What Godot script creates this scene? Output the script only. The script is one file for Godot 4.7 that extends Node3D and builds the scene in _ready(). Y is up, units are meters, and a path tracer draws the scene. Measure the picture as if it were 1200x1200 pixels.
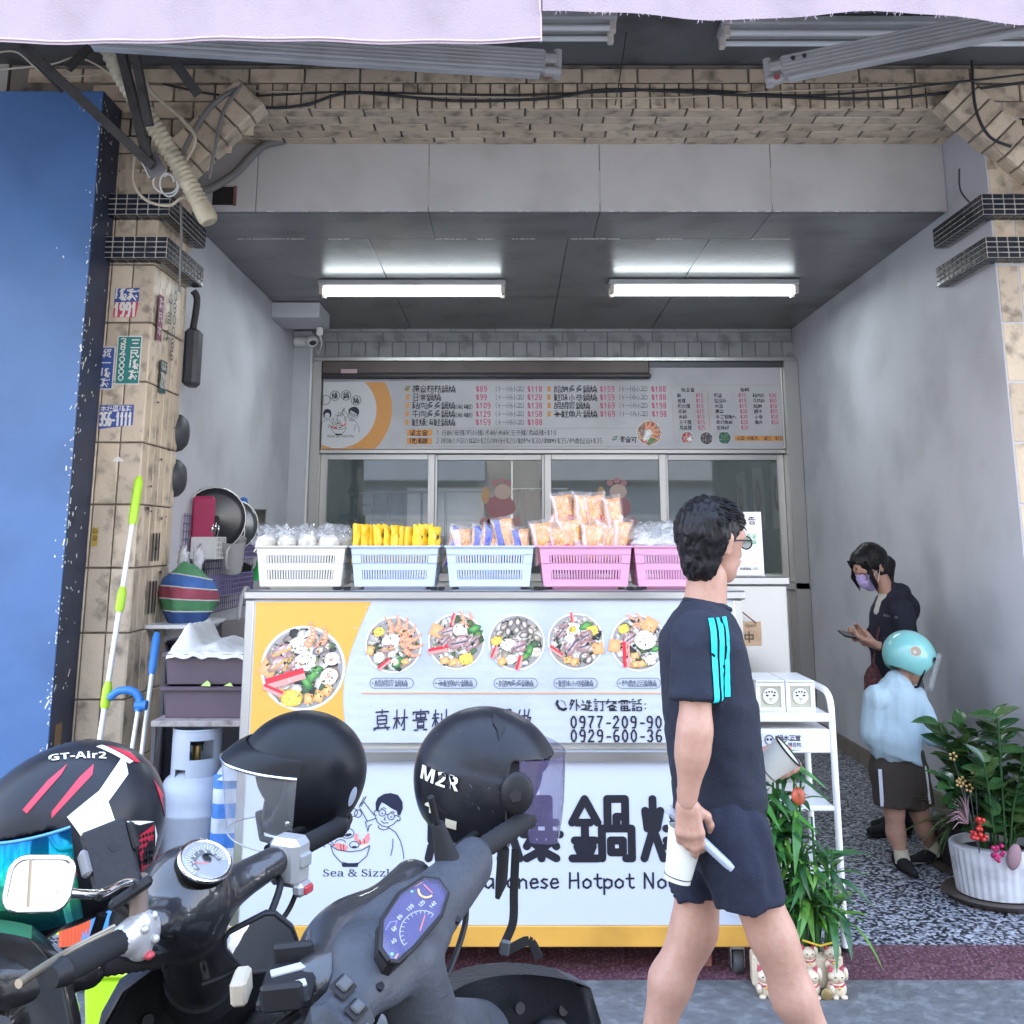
extends Node3D
# A hotpot-noodle stall in a shop arcade, seen from the street across three parked scooters. Units are metres, y is up, the camera looks down -z.

var rng := RandomNumberGenerator.new()
var mats := {}
var tex := {}
var taken := {}

func V(x: float,y: float,z: float) -> Vector3:
	return Vector3(x,y,z)

func W(x: float,y: float) -> Vector2:
	return Vector2(x,y)

# ---------------------------------------------------------------- mesh builder
class B:
	var v := PackedVector3Array()
	var n := PackedVector3Array()
	var c := PackedColorArray()
	var col := Color(1,1,1)
	func tri(a: Vector3,b: Vector3,d: Vector3,na: Vector3,nb: Vector3,nd: Vector3) -> void:
		if (b - a).cross(d - a).dot(na + nb + nd) > 0.0:
			v.append(a); v.append(d); v.append(b)
			n.append(na); n.append(nd); n.append(nb)
		else:
			v.append(a); v.append(b); v.append(d)
			n.append(na); n.append(nb); n.append(nd)
		c.append(col); c.append(col); c.append(col)
	func quad(a: Vector3,b: Vector3,d: Vector3,e: Vector3,hint := Vector3.ZERO) -> void:
		var g := (b - a).cross(e - a)
		if g.length_squared() < 1e-16:
			g = (d - b).cross(e - b)
		g = g.normalized()
		if hint != Vector3.ZERO and g.dot(hint) < 0.0:
			g = -g
		tri(a,b,d,g,g,g)
		tri(a,d,e,g,g,g)
	func fan(pts: Array,nm: Vector3) -> void:
		for i in range(1,pts.size() - 1):
			tri(pts[0],pts[i],pts[i + 1],nm,nm,nm)
	func box(ct: Vector3,s: Vector3,bas := Basis(),bev := 0.0) -> void:
		var h := s * 0.5
		bev = minf(bev,minf(h.x,minf(h.y,h.z)) * 0.9)
		var k := h - Vector3(bev,bev,bev)
		for ax in 3:
			var a1 := (ax + 1) % 3
			var a2 := (ax + 2) % 3
			for sg in [-1.0,1.0]:
				var ps := []
				for q in [[-1,-1],[1,-1],[1,1],[-1,1]]:
					var p := Vector3.ZERO
					p[ax] = h[ax] * sg
					p[a1] = k[a1] * q[0]
					p[a2] = k[a2] * q[1]
					ps.append(ct + bas * p)
				var nm := Vector3.ZERO
				nm[ax] = sg
				quad(ps[0],ps[1],ps[2],ps[3],bas * nm)
			if bev > 0.0:
				for s1 in [-1.0,1.0]:
					for s2 in [-1.0,1.0]:
						var p1 := Vector3.ZERO
						p1[ax] = k[ax]; p1[a1] = h[a1] * s1; p1[a2] = k[a2] * s2
						var p2 := p1
						p2[ax] = -k[ax]
						var p3 := p2
						p3[a1] = k[a1] * s1; p3[a2] = h[a2] * s2
						var p4 := p3
						p4[ax] = k[ax]
						var nm2 := Vector3.ZERO
						nm2[a1] = s1; nm2[a2] = s2
						quad(ct + bas * p1,ct + bas * p2,ct + bas * p3,ct + bas * p4,bas * nm2)
		if bev > 0.0:
			for sx in [-1.0,1.0]:
				for sy in [-1.0,1.0]:
					for sz in [-1.0,1.0]:
						var nm3: Vector3 = (bas * Vector3(sx,sy,sz)).normalized()
						tri(ct + bas * Vector3(h.x * sx,k.y * sy,k.z * sz),ct + bas * Vector3(k.x * sx,h.y * sy,k.z * sz),ct + bas * Vector3(k.x * sx,k.y * sy,h.z * sz),nm3,nm3,nm3)
	func tube(pts: Array,rad,seg := 8,caps := true) -> void:
		var m := pts.size()
		var rings := []
		var norms := []
		var up := Vector3.UP
		for i in m:
			var t: Vector3 = (pts[mini(i + 1,m - 1)] - pts[maxi(i - 1,0)]).normalized()
			if i == 0:
				up = Vector3.RIGHT if absf(t.y) > 0.9 else Vector3.UP
			var s := t.cross(up).normalized()
			up = s.cross(t).normalized()
			var r: float = rad[i] if rad is Array else rad
			var slope := 0.0
			if rad is Array:
				slope = (rad[mini(i + 1,m - 1)] - rad[maxi(i - 1,0)]) / maxf((pts[mini(i + 1,m - 1)] - pts[maxi(i - 1,0)]).length(),1e-5)
			var ring := []
			var nr := []
			for j in seg:
				var a := TAU * j / seg
				var d := s * cos(a) + up * sin(a)
				ring.append(pts[i] + d * r)
				nr.append((d - t * slope).normalized())
			rings.append(ring)
			norms.append(nr)
		for i in m - 1:
			for j in seg:
				var q := (j + 1) % seg
				tri(rings[i][j],rings[i + 1][j],rings[i + 1][q],norms[i][j],norms[i + 1][j],norms[i + 1][q])
				tri(rings[i][j],rings[i + 1][q],rings[i][q],norms[i][j],norms[i + 1][q],norms[i][q])
		if caps:
			fan(rings[0],(pts[0] - pts[1]).normalized())
			fan(rings[m - 1],(pts[m - 1] - pts[m - 2]).normalized())
	func lathe(prof: Array,seg := 24,xf := Transform3D(),sharp := 0.7) -> void:
		# prof: Vector2(radius, height) from bottom to top; corners sharper than that dot product stay creased
		var m := prof.size()
		for i in m - 1:
			var e: Vector2 = (prof[i + 1] - prof[i]).normalized()
			var n0 := Vector2(e.y,-e.x)
			var n1 := n0
			if i > 0:
				var e0: Vector2 = (prof[i] - prof[i - 1]).normalized()
				if e0.dot(e) > sharp:
					n0 = (n0 + Vector2(e0.y,-e0.x)).normalized()
			if i < m - 2:
				var e2: Vector2 = (prof[i + 2] - prof[i + 1]).normalized()
				if e2.dot(e) > sharp:
					n1 = (n1 + Vector2(e2.y,-e2.x)).normalized()
			for j in seg:
				var a := TAU * j / seg
				var b := TAU * (j + 1) / seg
				var da := Vector3(cos(a),0,sin(a))
				var db := Vector3(cos(b),0,sin(b))
				var up := Vector3.UP
				var p0: Vector3 = xf * (da * prof[i].x + up * prof[i].y)
				var p1: Vector3 = xf * (db * prof[i].x + up * prof[i].y)
				var p2: Vector3 = xf * (db * prof[i + 1].x + up * prof[i + 1].y)
				var p3: Vector3 = xf * (da * prof[i + 1].x + up * prof[i + 1].y)
				var q0: Vector3 = (xf.basis * (da * n0.x + up * n0.y)).normalized()
				var q1: Vector3 = (xf.basis * (db * n0.x + up * n0.y)).normalized()
				var q2: Vector3 = (xf.basis * (db * n1.x + up * n1.y)).normalized()
				var q3: Vector3 = (xf.basis * (da * n1.x + up * n1.y)).normalized()
				if prof[i].x > 1e-6:
					tri(p0,p1,p2,q0,q1,q2)
				if prof[i + 1].x > 1e-6:
					tri(p0,p2,p3,q0,q2,q3)
	func flat(poly: PackedVector2Array,xf := Transform3D(),z := 0.0) -> void:
		var ix := Geometry2D.triangulate_polygon(poly)
		var nm := xf.basis.z.normalized()
		for i in range(0,ix.size(),3):
			tri(xf * Vector3(poly[ix[i]].x,poly[ix[i]].y,z),xf * Vector3(poly[ix[i + 1]].x,poly[ix[i + 1]].y,z),xf * Vector3(poly[ix[i + 2]].x,poly[ix[i + 2]].y,z),nm,nm,nm)
	func slab(poly: PackedVector2Array,depth: float,xf := Transform3D(),smooth := false) -> void:
		# a prism along the local z axis, front face at z = 0 and back face at z = -depth
		var ix := Geometry2D.triangulate_polygon(poly)
		var nm := xf.basis.z.normalized()
		for s in 2:
			var z := -depth * s
			var g := nm if s == 0 else -nm
			for i in range(0,ix.size(),3):
				tri(xf * Vector3(poly[ix[i]].x,poly[ix[i]].y,z),xf * Vector3(poly[ix[i + 1]].x,poly[ix[i + 1]].y,z),xf * Vector3(poly[ix[i + 2]].x,poly[ix[i + 2]].y,z),g,g,g)
		var sg := 1.0 if Geometry2D.is_polygon_clockwise(poly) else -1.0
		var m := poly.size()
		for i in m:
			var a := poly[i]
			var b := poly[(i + 1) % m]
			var e := (b - a).normalized()
			var o := Vector2(-e.y,e.x) * sg
			var oa := o
			var ob := o
			if smooth:
				var ep := (a - poly[(i + m - 1) % m]).normalized()
				var en := (poly[(i + 2) % m] - b).normalized()
				if ep.dot(e) > 0.75:
					oa = (o + Vector2(-ep.y,ep.x) * sg).normalized()
				if en.dot(e) > 0.75:
					ob = (o + Vector2(-en.y,en.x) * sg).normalized()
			var n_a: Vector3 = (xf.basis * Vector3(oa.x,oa.y,0)).normalized()
			var n_b: Vector3 = (xf.basis * Vector3(ob.x,ob.y,0)).normalized()
			var p0: Vector3 = xf * Vector3(a.x,a.y,0)
			var p1: Vector3 = xf * Vector3(b.x,b.y,0)
			var p2: Vector3 = xf * Vector3(b.x,b.y,-depth)
			var p3: Vector3 = xf * Vector3(a.x,a.y,-depth)
			tri(p0,p1,p2,n_a,n_b,n_b)
			tri(p0,p2,p3,n_a,n_b,n_a)
	func grid(pts: Array,closed_u := false) -> void:
		# pts[row][column] of Vector3, smooth
		var nr := pts.size()
		var nc: int = pts[0].size()
		var nm := []
		for i in nr:
			var row := []
			for j in nc:
				var jn: int = (j + 1) % nc if closed_u else mini(j + 1,nc - 1)
				var jp: int = (j + nc - 1) % nc if closed_u else maxi(j - 1,0)
				var du: Vector3 = pts[i][jn] - pts[i][jp]
				var dv: Vector3 = pts[mini(i + 1,nr - 1)][j] - pts[maxi(i - 1,0)][j]
				row.append(du.cross(dv).normalized())
			nm.append(row)
		for i in nr - 1:
			for j in (nc if closed_u else nc - 1):
				var q := (j + 1) % nc
				tri(pts[i][j],pts[i][q],pts[i + 1][q],nm[i][j],nm[i][q],nm[i + 1][q])
				tri(pts[i][j],pts[i + 1][q],pts[i + 1][j],nm[i][j],nm[i + 1][q],nm[i + 1][j])
	func add(ms: Mesh,xf := Transform3D()) -> void:
		var a := ms.surface_get_arrays(0)
		var vv: PackedVector3Array = a[Mesh.ARRAY_VERTEX]
		var nn: PackedVector3Array = a[Mesh.ARRAY_NORMAL]
		var ii = a[Mesh.ARRAY_INDEX]
		var cnt: int = ii.size() if ii != null and ii.size() > 0 else vv.size()
		for k in range(0,cnt,3):
			var i0: int = ii[k] if ii != null and ii.size() > 0 else k
			var i1: int = ii[k + 1] if ii != null and ii.size() > 0 else k + 1
			var i2: int = ii[k + 2] if ii != null and ii.size() > 0 else k + 2
			tri(xf * vv[i0],xf * vv[i1],xf * vv[i2],(xf.basis * nn[i0]).normalized(),(xf.basis * nn[i1]).normalized(),(xf.basis * nn[i2]).normalized())
	func ball(ct: Vector3,r: Vector3,seg := 12,rows := 8,bas := Basis()) -> void:
		var pts := []
		for i in rows + 1:
			var row := []
			var t := PI * i / rows
			for j in seg:
				var a := TAU * j / seg
				row.append(Vector3(sin(t) * cos(a),cos(t),sin(t) * sin(a)))
			pts.append(row)
		for i in rows:
			for j in seg:
				var q := (j + 1) % seg
				var q0: Vector3 = pts[i][j]
				var q1: Vector3 = pts[i][q]
				var q2: Vector3 = pts[i + 1][q]
				var q3: Vector3 = pts[i + 1][j]
				if i > 0:
					tri(ct + bas * (q0 * r),ct + bas * (q1 * r),ct + bas * (q2 * r),(bas * (q0 / r)).normalized(),(bas * (q1 / r)).normalized(),(bas * (q2 / r)).normalized())
				if i < rows - 1:
					tri(ct + bas * (q0 * r),ct + bas * (q2 * r),ct + bas * (q3 * r),(bas * (q0 / r)).normalized(),(bas * (q2 / r)).normalized(),(bas * (q3 / r)).normalized())
	func done(with_color := false) -> ArrayMesh:
		var a := []
		a.resize(Mesh.ARRAY_MAX)
		a[Mesh.ARRAY_VERTEX] = v
		a[Mesh.ARRAY_NORMAL] = n
		if with_color:
			a[Mesh.ARRAY_COLOR] = c
		var m := ArrayMesh.new()
		m.add_surface_from_arrays(Mesh.PRIMITIVE_TRIANGLES,a)
		return m

# ---------------------------------------------------------------- surface nets (bodies, helmets, cowls)
func nets(f: PackedFloat32Array,nx: int,ny: int,nz: int,lo: Vector3,cell: float) -> ArrayMesh:
	var sy := nx
	var sz := nx * ny
	var ids := PackedInt32Array()
	ids.resize(nx * ny * nz)
	ids.fill(-1)
	var vs := PackedVector3Array()
	var off := [0,1,sy,sy + 1,sz,sz + 1,sz + sy,sz + sy + 1]
	var o1: int = off[1]
	var o2: int = off[2]
	var o3: int = off[3]
	var o4: int = off[4]
	var o5: int = off[5]
	var o6: int = off[6]
	var o7: int = off[7]
	var edges := [[0,1],[2,3],[4,5],[6,7],[0,2],[1,3],[4,6],[5,7],[0,4],[1,5],[2,6],[3,7]]
	for z in nz - 1:
		for y in ny - 1:
			var i := z * sz + y * sy
			for x in nx - 1:
				var k := int(f[i] < 0.0) + int(f[i + o1] < 0.0) + int(f[i + o2] < 0.0) + int(f[i + o3] < 0.0) + int(f[i + o4] < 0.0) + int(f[i + o5] < 0.0) + int(f[i + o6] < 0.0) + int(f[i + o7] < 0.0)
				if k > 0 and k < 8:
					var p := Vector3.ZERO
					var cnt := 0
					for e in edges:
						var a: int = e[0]
						var b: int = e[1]
						var fa := f[i + off[a]]
						var fb := f[i + off[b]]
						if (fa < 0.0) != (fb < 0.0):
							var t := fa / (fa - fb)
							var pa := V(a & 1,(a >> 1) & 1,a >> 2)
							var pb := V(b & 1,(b >> 1) & 1,b >> 2)
							p += pa.lerp(pb,t)
							cnt += 1
					ids[i] = vs.size()
					vs.append(lo + (V(x,y,z) + p / cnt) * cell)
				i += 1
	var ix := PackedInt32Array()
	for z in range(1,nz - 1):
		for y in range(1,ny - 1):
			var i := z * sz + y * sy + 1
			for x in range(1,nx - 1):
				var s := f[i] < 0.0
				if s != (f[i + 1] < 0.0):
					_q(ix,ids[i],ids[i - sy],ids[i - sy - sz],ids[i - sz],s)
				if s != (f[i + sy] < 0.0):
					_q(ix,ids[i],ids[i - sz],ids[i - sz - 1],ids[i - 1],s)
				if s != (f[i + sz] < 0.0):
					_q(ix,ids[i],ids[i - 1],ids[i - 1 - sy],ids[i - sy],s)
				i += 1
	var nm := PackedVector3Array()
	nm.resize(vs.size())
	for k in range(0,ix.size(),3):
		var a := ix[k]
		var b := ix[k + 1]
		var d := ix[k + 2]
		var g := (vs[d] - vs[a]).cross(vs[b] - vs[a])
		nm[a] += g
		nm[b] += g
		nm[d] += g
	for k in nm.size():
		nm[k] = nm[k].normalized()
	var ar := []
	ar.resize(Mesh.ARRAY_MAX)
	ar[Mesh.ARRAY_VERTEX] = vs
	ar[Mesh.ARRAY_NORMAL] = nm
	ar[Mesh.ARRAY_INDEX] = ix
	var ms := ArrayMesh.new()
	ms.add_surface_from_arrays(Mesh.PRIMITIVE_TRIANGLES,ar)
	return ms

func _q(ix: PackedInt32Array,a: int,b: int,d: int,e: int,s: bool) -> void:
	if a < 0 or b < 0 or d < 0 or e < 0:
		return
	if s:
		ix.append_array(PackedInt32Array([a,d,b,a,e,d]))
	else:
		ix.append_array(PackedInt32Array([a,b,d,a,d,e]))

# bones: [from, to, radius_from, radius_to, optional flatten axis, optional flatten factor, optional cut plane]
func flesh(bones: Array,cell: float,k := 70.0,ripple = null) -> ArrayMesh:
	var lo := V(1e9,1e9,1e9)
	var hi := -lo
	var pad := 0.03 + cell * 3.0
	for b in bones:
		var r := maxf(b[2],b[3]) + pad
		for q in 2:
			lo = lo.min(b[q] - V(r,r,r))
			hi = hi.max(b[q] + V(r,r,r))
	var nx := int((hi.x - lo.x) / cell) + 2
	var ny := int((hi.y - lo.y) / cell) + 2
	var nz := int((hi.z - lo.z) / cell) + 2
	var sum := PackedFloat32Array()
	sum.resize(nx * ny * nz)
	var reach := 3.0 / k + cell * 2.0
	for b in bones:
		var pa: Vector3 = b[0]
		var pb: Vector3 = b[1]
		var ra: float = b[2]
		var rb: float = b[3]
		var ax := Vector3.ZERO
		var fl := 1.0
		if b.size() > 5:
			ax = b[4]
			fl = 1.0 / b[5] - 1.0
		var cut := false
		var pl := Plane()
		if b.size() > 6:
			cut = true
			pl = b[6]
		var r := maxf(ra,rb) + reach
		var l0 := ((pa.min(pb) - V(r,r,r) - lo) / cell).max(Vector3.ZERO)
		var h0 := (pa.max(pb) + V(r,r,r) - lo) / cell
		var d := pb - pa
		var inv := 1.0 / maxf(d.length_squared(),1e-9)
		for z in range(int(l0.z),mini(nz,int(h0.z) + 1)):
			for y in range(int(l0.y),mini(ny,int(h0.y) + 1)):
				var x0 := int(l0.x)
				var i := (z * ny + y) * nx + x0
				var p := lo + V(x0,y,z) * cell
				for x in range(x0,mini(nx,int(h0.x) + 1)):
					var w := p - pa
					var t := clampf(w.dot(d) * inv,0.0,1.0)
					w -= d * t
					if fl != 0.0:
						w += ax * (w.dot(ax) * fl)
					var dist := w.length() - (ra + (rb - ra) * t)
					if cut:
						dist = maxf(dist,pl.distance_to(p))
					if dist < reach:
						sum[i] += exp(-k * dist)
					i += 1
					p.x += cell
	var wavy: bool = ripple != null
	for i in sum.size():
		if sum[i] > 0.0:
			var dd := -log(sum[i]) / k
			if wavy and absf(dd) < 0.03:
				@warning_ignore("integer_division")
				var zi := i / (nx * ny)
				@warning_ignore("integer_division")
				var yi := (i / nx) % ny
				dd += ripple.call(lo + V(i % nx,yi,zi) * cell)
			sum[i] = dd
		else:
			sum[i] = 0.2
	return nets(sum,nx,ny,nz,lo,cell)

func shape(fn: Callable,lo: Vector3,hi: Vector3,cell: float) -> ArrayMesh:
	var nx := int((hi.x - lo.x) / cell) + 2
	var ny := int((hi.y - lo.y) / cell) + 2
	var nz := int((hi.z - lo.z) / cell) + 2
	var f := PackedFloat32Array()
	f.resize(nx * ny * nz)
	var i := 0
	for z in nz:
		for y in ny:
			for x in nx:
				f[i] = fn.call(lo + V(x,y,z) * cell)
				i += 1
	return nets(f,nx,ny,nz,lo,cell)

# ---------------------------------------------------------------- materials
func noise(key: String,kind: int,freq: float,octaves: int,stops: Array,size := 512,as_normal := false,strength := 4.0) -> NoiseTexture2D:
	if tex.has(key):
		return tex[key]
	var f := FastNoiseLite.new()
	f.noise_type = kind
	f.frequency = freq
	f.seed = key.length() * 7 + 3
	f.fractal_octaves = octaves
	if kind == FastNoiseLite.TYPE_CELLULAR:
		f.cellular_jitter = 1.0
		f.cellular_return_type = FastNoiseLite.RETURN_CELL_VALUE if as_normal == false and octaves == 1 else FastNoiseLite.RETURN_DISTANCE
		f.fractal_type = FastNoiseLite.FRACTAL_NONE
	var t := NoiseTexture2D.new()
	t.width = size
	t.height = size
	t.seamless = true
	t.noise = f
	if as_normal:
		t.as_normal_map = true
		t.bump_strength = strength
	elif stops.size() > 0:
		var g := Gradient.new()
		g.offsets = PackedFloat32Array(stops.map(func(s): return s[0]))
		g.colors = PackedColorArray(stops.map(func(s): return Color(s[1],s[1],s[1]) if s[1] is float else s[1]))
		t.color_ramp = g
	tex[key] = t
	return t

func m(key: String,r := 0.5,g := 0.5,b := 0.5,rough := 0.6,metal := 0.0) -> StandardMaterial3D:
	if mats.has(key):
		return mats[key]
	var t := StandardMaterial3D.new()
	t.resource_name = key
	t.albedo_color = Color(r,g,b).linear_to_srgb()
	t.roughness = rough
	t.metallic = metal
	mats[key] = t
	return t

func grain(t: StandardMaterial3D,key: String,scale: float,bump := 0.0,bump_key := "") -> StandardMaterial3D:
	t.uv1_triplanar = true
	t.uv1_world_triplanar = true
	t.uv1_scale = V(scale,scale,scale)
	if key != "":
		t.albedo_texture = tex[key]
	if bump > 0.0:
		t.normal_enabled = true
		t.normal_texture = tex[bump_key]
		t.normal_scale = bump
	return t

func ink(key := "ink",rough := 0.55) -> StandardMaterial3D:
	var t := m(key,1,1,1,rough)
	t.albedo_color = Color(1,1,1)
	t.vertex_color_use_as_albedo = true
	return t

func glass(key: String,r: float,g: float,b: float,alpha: float,rough := 0.03) -> StandardMaterial3D:
	var t := m(key,r,g,b,rough)
	t.albedo_color.a = alpha
	t.transparency = BaseMaterial3D.TRANSPARENCY_ALPHA
	return t

# ---------------------------------------------------------------- objects
func numbered(called: String) -> String:
	if not taken.has(called):
		taken[called] = 0
		return called
	taken[called] += 1
	return "%s_%03d" % [called,taken[called]]

func part(parent: Node,called: String,ms,mt: Material,pos := Vector3.ZERO) -> MeshInstance3D:
	var o := MeshInstance3D.new()
	o.name = called
	o.mesh = ms.done(mt is StandardMaterial3D and mt.vertex_color_use_as_albedo) if ms is B else ms
	o.material_override = mt
	o.position = pos
	parent.add_child(o,true)
	return o

func thing(called: String,label: String,category: String,pos := Vector3.ZERO,turn := 0.0,group := "") -> Node3D:
	var o := Node3D.new()
	o.name = numbered(called)
	add_child(o)
	o.position = pos
	o.rotation.y = turn
	tag(o,label,category,group)
	return o

func tag(o: Node,label: String,category: String,group := "") -> void:
	o.set_meta("label",label)
	o.set_meta("category",category)
	if group != "":
		o.set_meta("group",group)

func whole(called: String,ms,mt: Material,label: String,category: String,pos := Vector3.ZERO,group := "") -> MeshInstance3D:
	var o := part(self,numbered(called),ms,mt,pos)
	tag(o,label,category,group)
	return o

func struct(called: String,ms,mt: Material,label := "") -> MeshInstance3D:
	var o := part(self,numbered(called),ms,mt)
	o.set_meta("kind","structure")
	if label != "":
		o.set_meta("label",label)
	return o

func bx(ct: Vector3,s: Vector3,bev := 0.0,bas := Basis()) -> B:
	var b := B.new()
	b.box(ct,s,bas,bev)
	return b

func span(x0: float,x1: float,y0: float,y1: float,z0: float,z1: float,bev := 0.0) -> B:
	return bx(V((x0 + x1) / 2,(y0 + y1) / 2,(z0 + z1) / 2),V(absf(x1 - x0),absf(y1 - y0),absf(z1 - z0)),bev)

func pipe(pts: Array,r,seg := 8) -> B:
	var b := B.new()
	b.tube(pts,r,seg)
	return b

func bend(pts: Array,per := 6) -> Array:
	# a smooth curve through the points
	var out := []
	var k := pts.size()
	for i in k - 1:
		var p0: Vector3 = pts[maxi(i - 1,0)]
		var p1: Vector3 = pts[i]
		var p2: Vector3 = pts[i + 1]
		var p3: Vector3 = pts[mini(i + 2,k - 1)]
		for j in per:
			out.append(p1.cubic_interpolate(p2,p0,p3,float(j) / per))
	out.append(pts[k - 1])
	return out

func circle(r: float,seg := 24,cx := 0.0,cy := 0.0,ry := -1.0) -> PackedVector2Array:
	var p := PackedVector2Array()
	for i in seg:
		p.append(W(cx + r * cos(TAU * i / seg),cy + (ry if ry > 0.0 else r) * sin(TAU * i / seg)))
	return p

func rounded(w: float,h: float,r: float,seg := 4) -> PackedVector2Array:
	var p := PackedVector2Array()
	for q in 4:
		var cx: float = (w / 2 - r) * (1 if q == 0 or q == 3 else -1)
		var cy: float = (h / 2 - r) * (1 if q < 2 else -1)
		for i in seg + 1:
			var a := PI / 2 * (q + float(i) / seg)
			p.append(W(cx + r * cos(a),cy + r * sin(a)))
	return p

func at(p: Vector3,z_axis := Vector3.BACK,up := Vector3.UP) -> Transform3D:
	var z := z_axis.normalized()
	var x := up.cross(z).normalized()
	return Transform3D(Basis(x,z.cross(x),z),p)

# ---------------------------------------------------------------- the place
func _ready() -> void:
	rng.seed = 4711
	var cam := Camera3D.new()
	cam.name = "camera"
	cam.position = V(0,1.6,0)
	cam.rotation.x = atan(234.0 / 1180.0)
	cam.projection = Camera3D.PROJECTION_FRUSTUM
	cam.near = 0.05
	cam.far = 400.0
	cam.size = 1200.0 / 1180.0 * 0.05
	cam.frustum_offset = W(0,-200.0 / 1180.0 * 0.05)   # the picture is the lower part of a taller frame
	add_child(cam)
	cam.current = true
	var e := Environment.new()
	e.background_mode = Environment.BG_SKY
	var sm := ProceduralSkyMaterial.new()
	sm.sky_top_color = Color(0.55,0.63,0.76)
	sm.sky_horizon_color = Color(0.93,0.91,0.89)
	sm.sky_curve = 0.2
	sm.ground_horizon_color = Color(0.6,0.62,0.64)
	sm.ground_bottom_color = Color(0.35,0.35,0.35)
	sm.sky_energy_multiplier = 2.2
	e.sky = Sky.new()
	e.sky.sky_material = sm
	e.tonemap_mode = Environment.TONE_MAPPER_LINEAR
	e.tonemap_exposure = 1.72
	e.sdfgi_enabled = true
	e.ssao_enabled = true
	e.ssil_enabled = true
	var we := WorldEnvironment.new()
	we.environment = e
	we.name = "world"
	add_child(we)
	var sun := DirectionalLight3D.new()
	sun.name = "sun"
	sun.light_energy = 1.6
	sun.light_color = Color(1.0,0.95,0.86)
	sun.light_angular_distance = 0.5
	sun.shadow_enabled = true
	add_child(sun)
	sun.look_at_from_position(V(0,30,0),V(3,2,15))
	textures()
	set_glyphs()
	build_ground()
	build_arcade()
	build_pillars()
	build_shop_front()
	build_kitchen()
	build_street()
	build_awning()
	build_lamps()
	build_cables()
	build_cart()
	build_baskets()
	build_right_side()
	build_left_side()
	build_plants()
	build_man()
	build_woman()
	build_child()
	build_staff()
	build_scooters()
	build_helmets()
	for key in ["black_plastic","black_rubber","matt_black","helmet_matt","helmet_scuffed","helmet_satin","cowl_grey","hair_black"]:
		mats[key].metallic_specular = 0.34
	rebase()

func rebase() -> void:
	# things built in place get their origin at the middle of their base
	for o in get_children():
		if not o.has_meta("category") or o is MeshInstance3D or o.position != Vector3.ZERO:
			continue
		var box := AABB()
		var first := true
		for k in o.get_children():
			if k is MeshInstance3D:
				var a: AABB = k.transform * k.mesh.get_aabb()
				box = a if first else box.merge(a)
				first = false
		var p := V(box.get_center().x,box.position.y,box.get_center().z)
		o.position = p
		for k in o.get_children():
			if k is Node3D:
				k.position -= p

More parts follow.
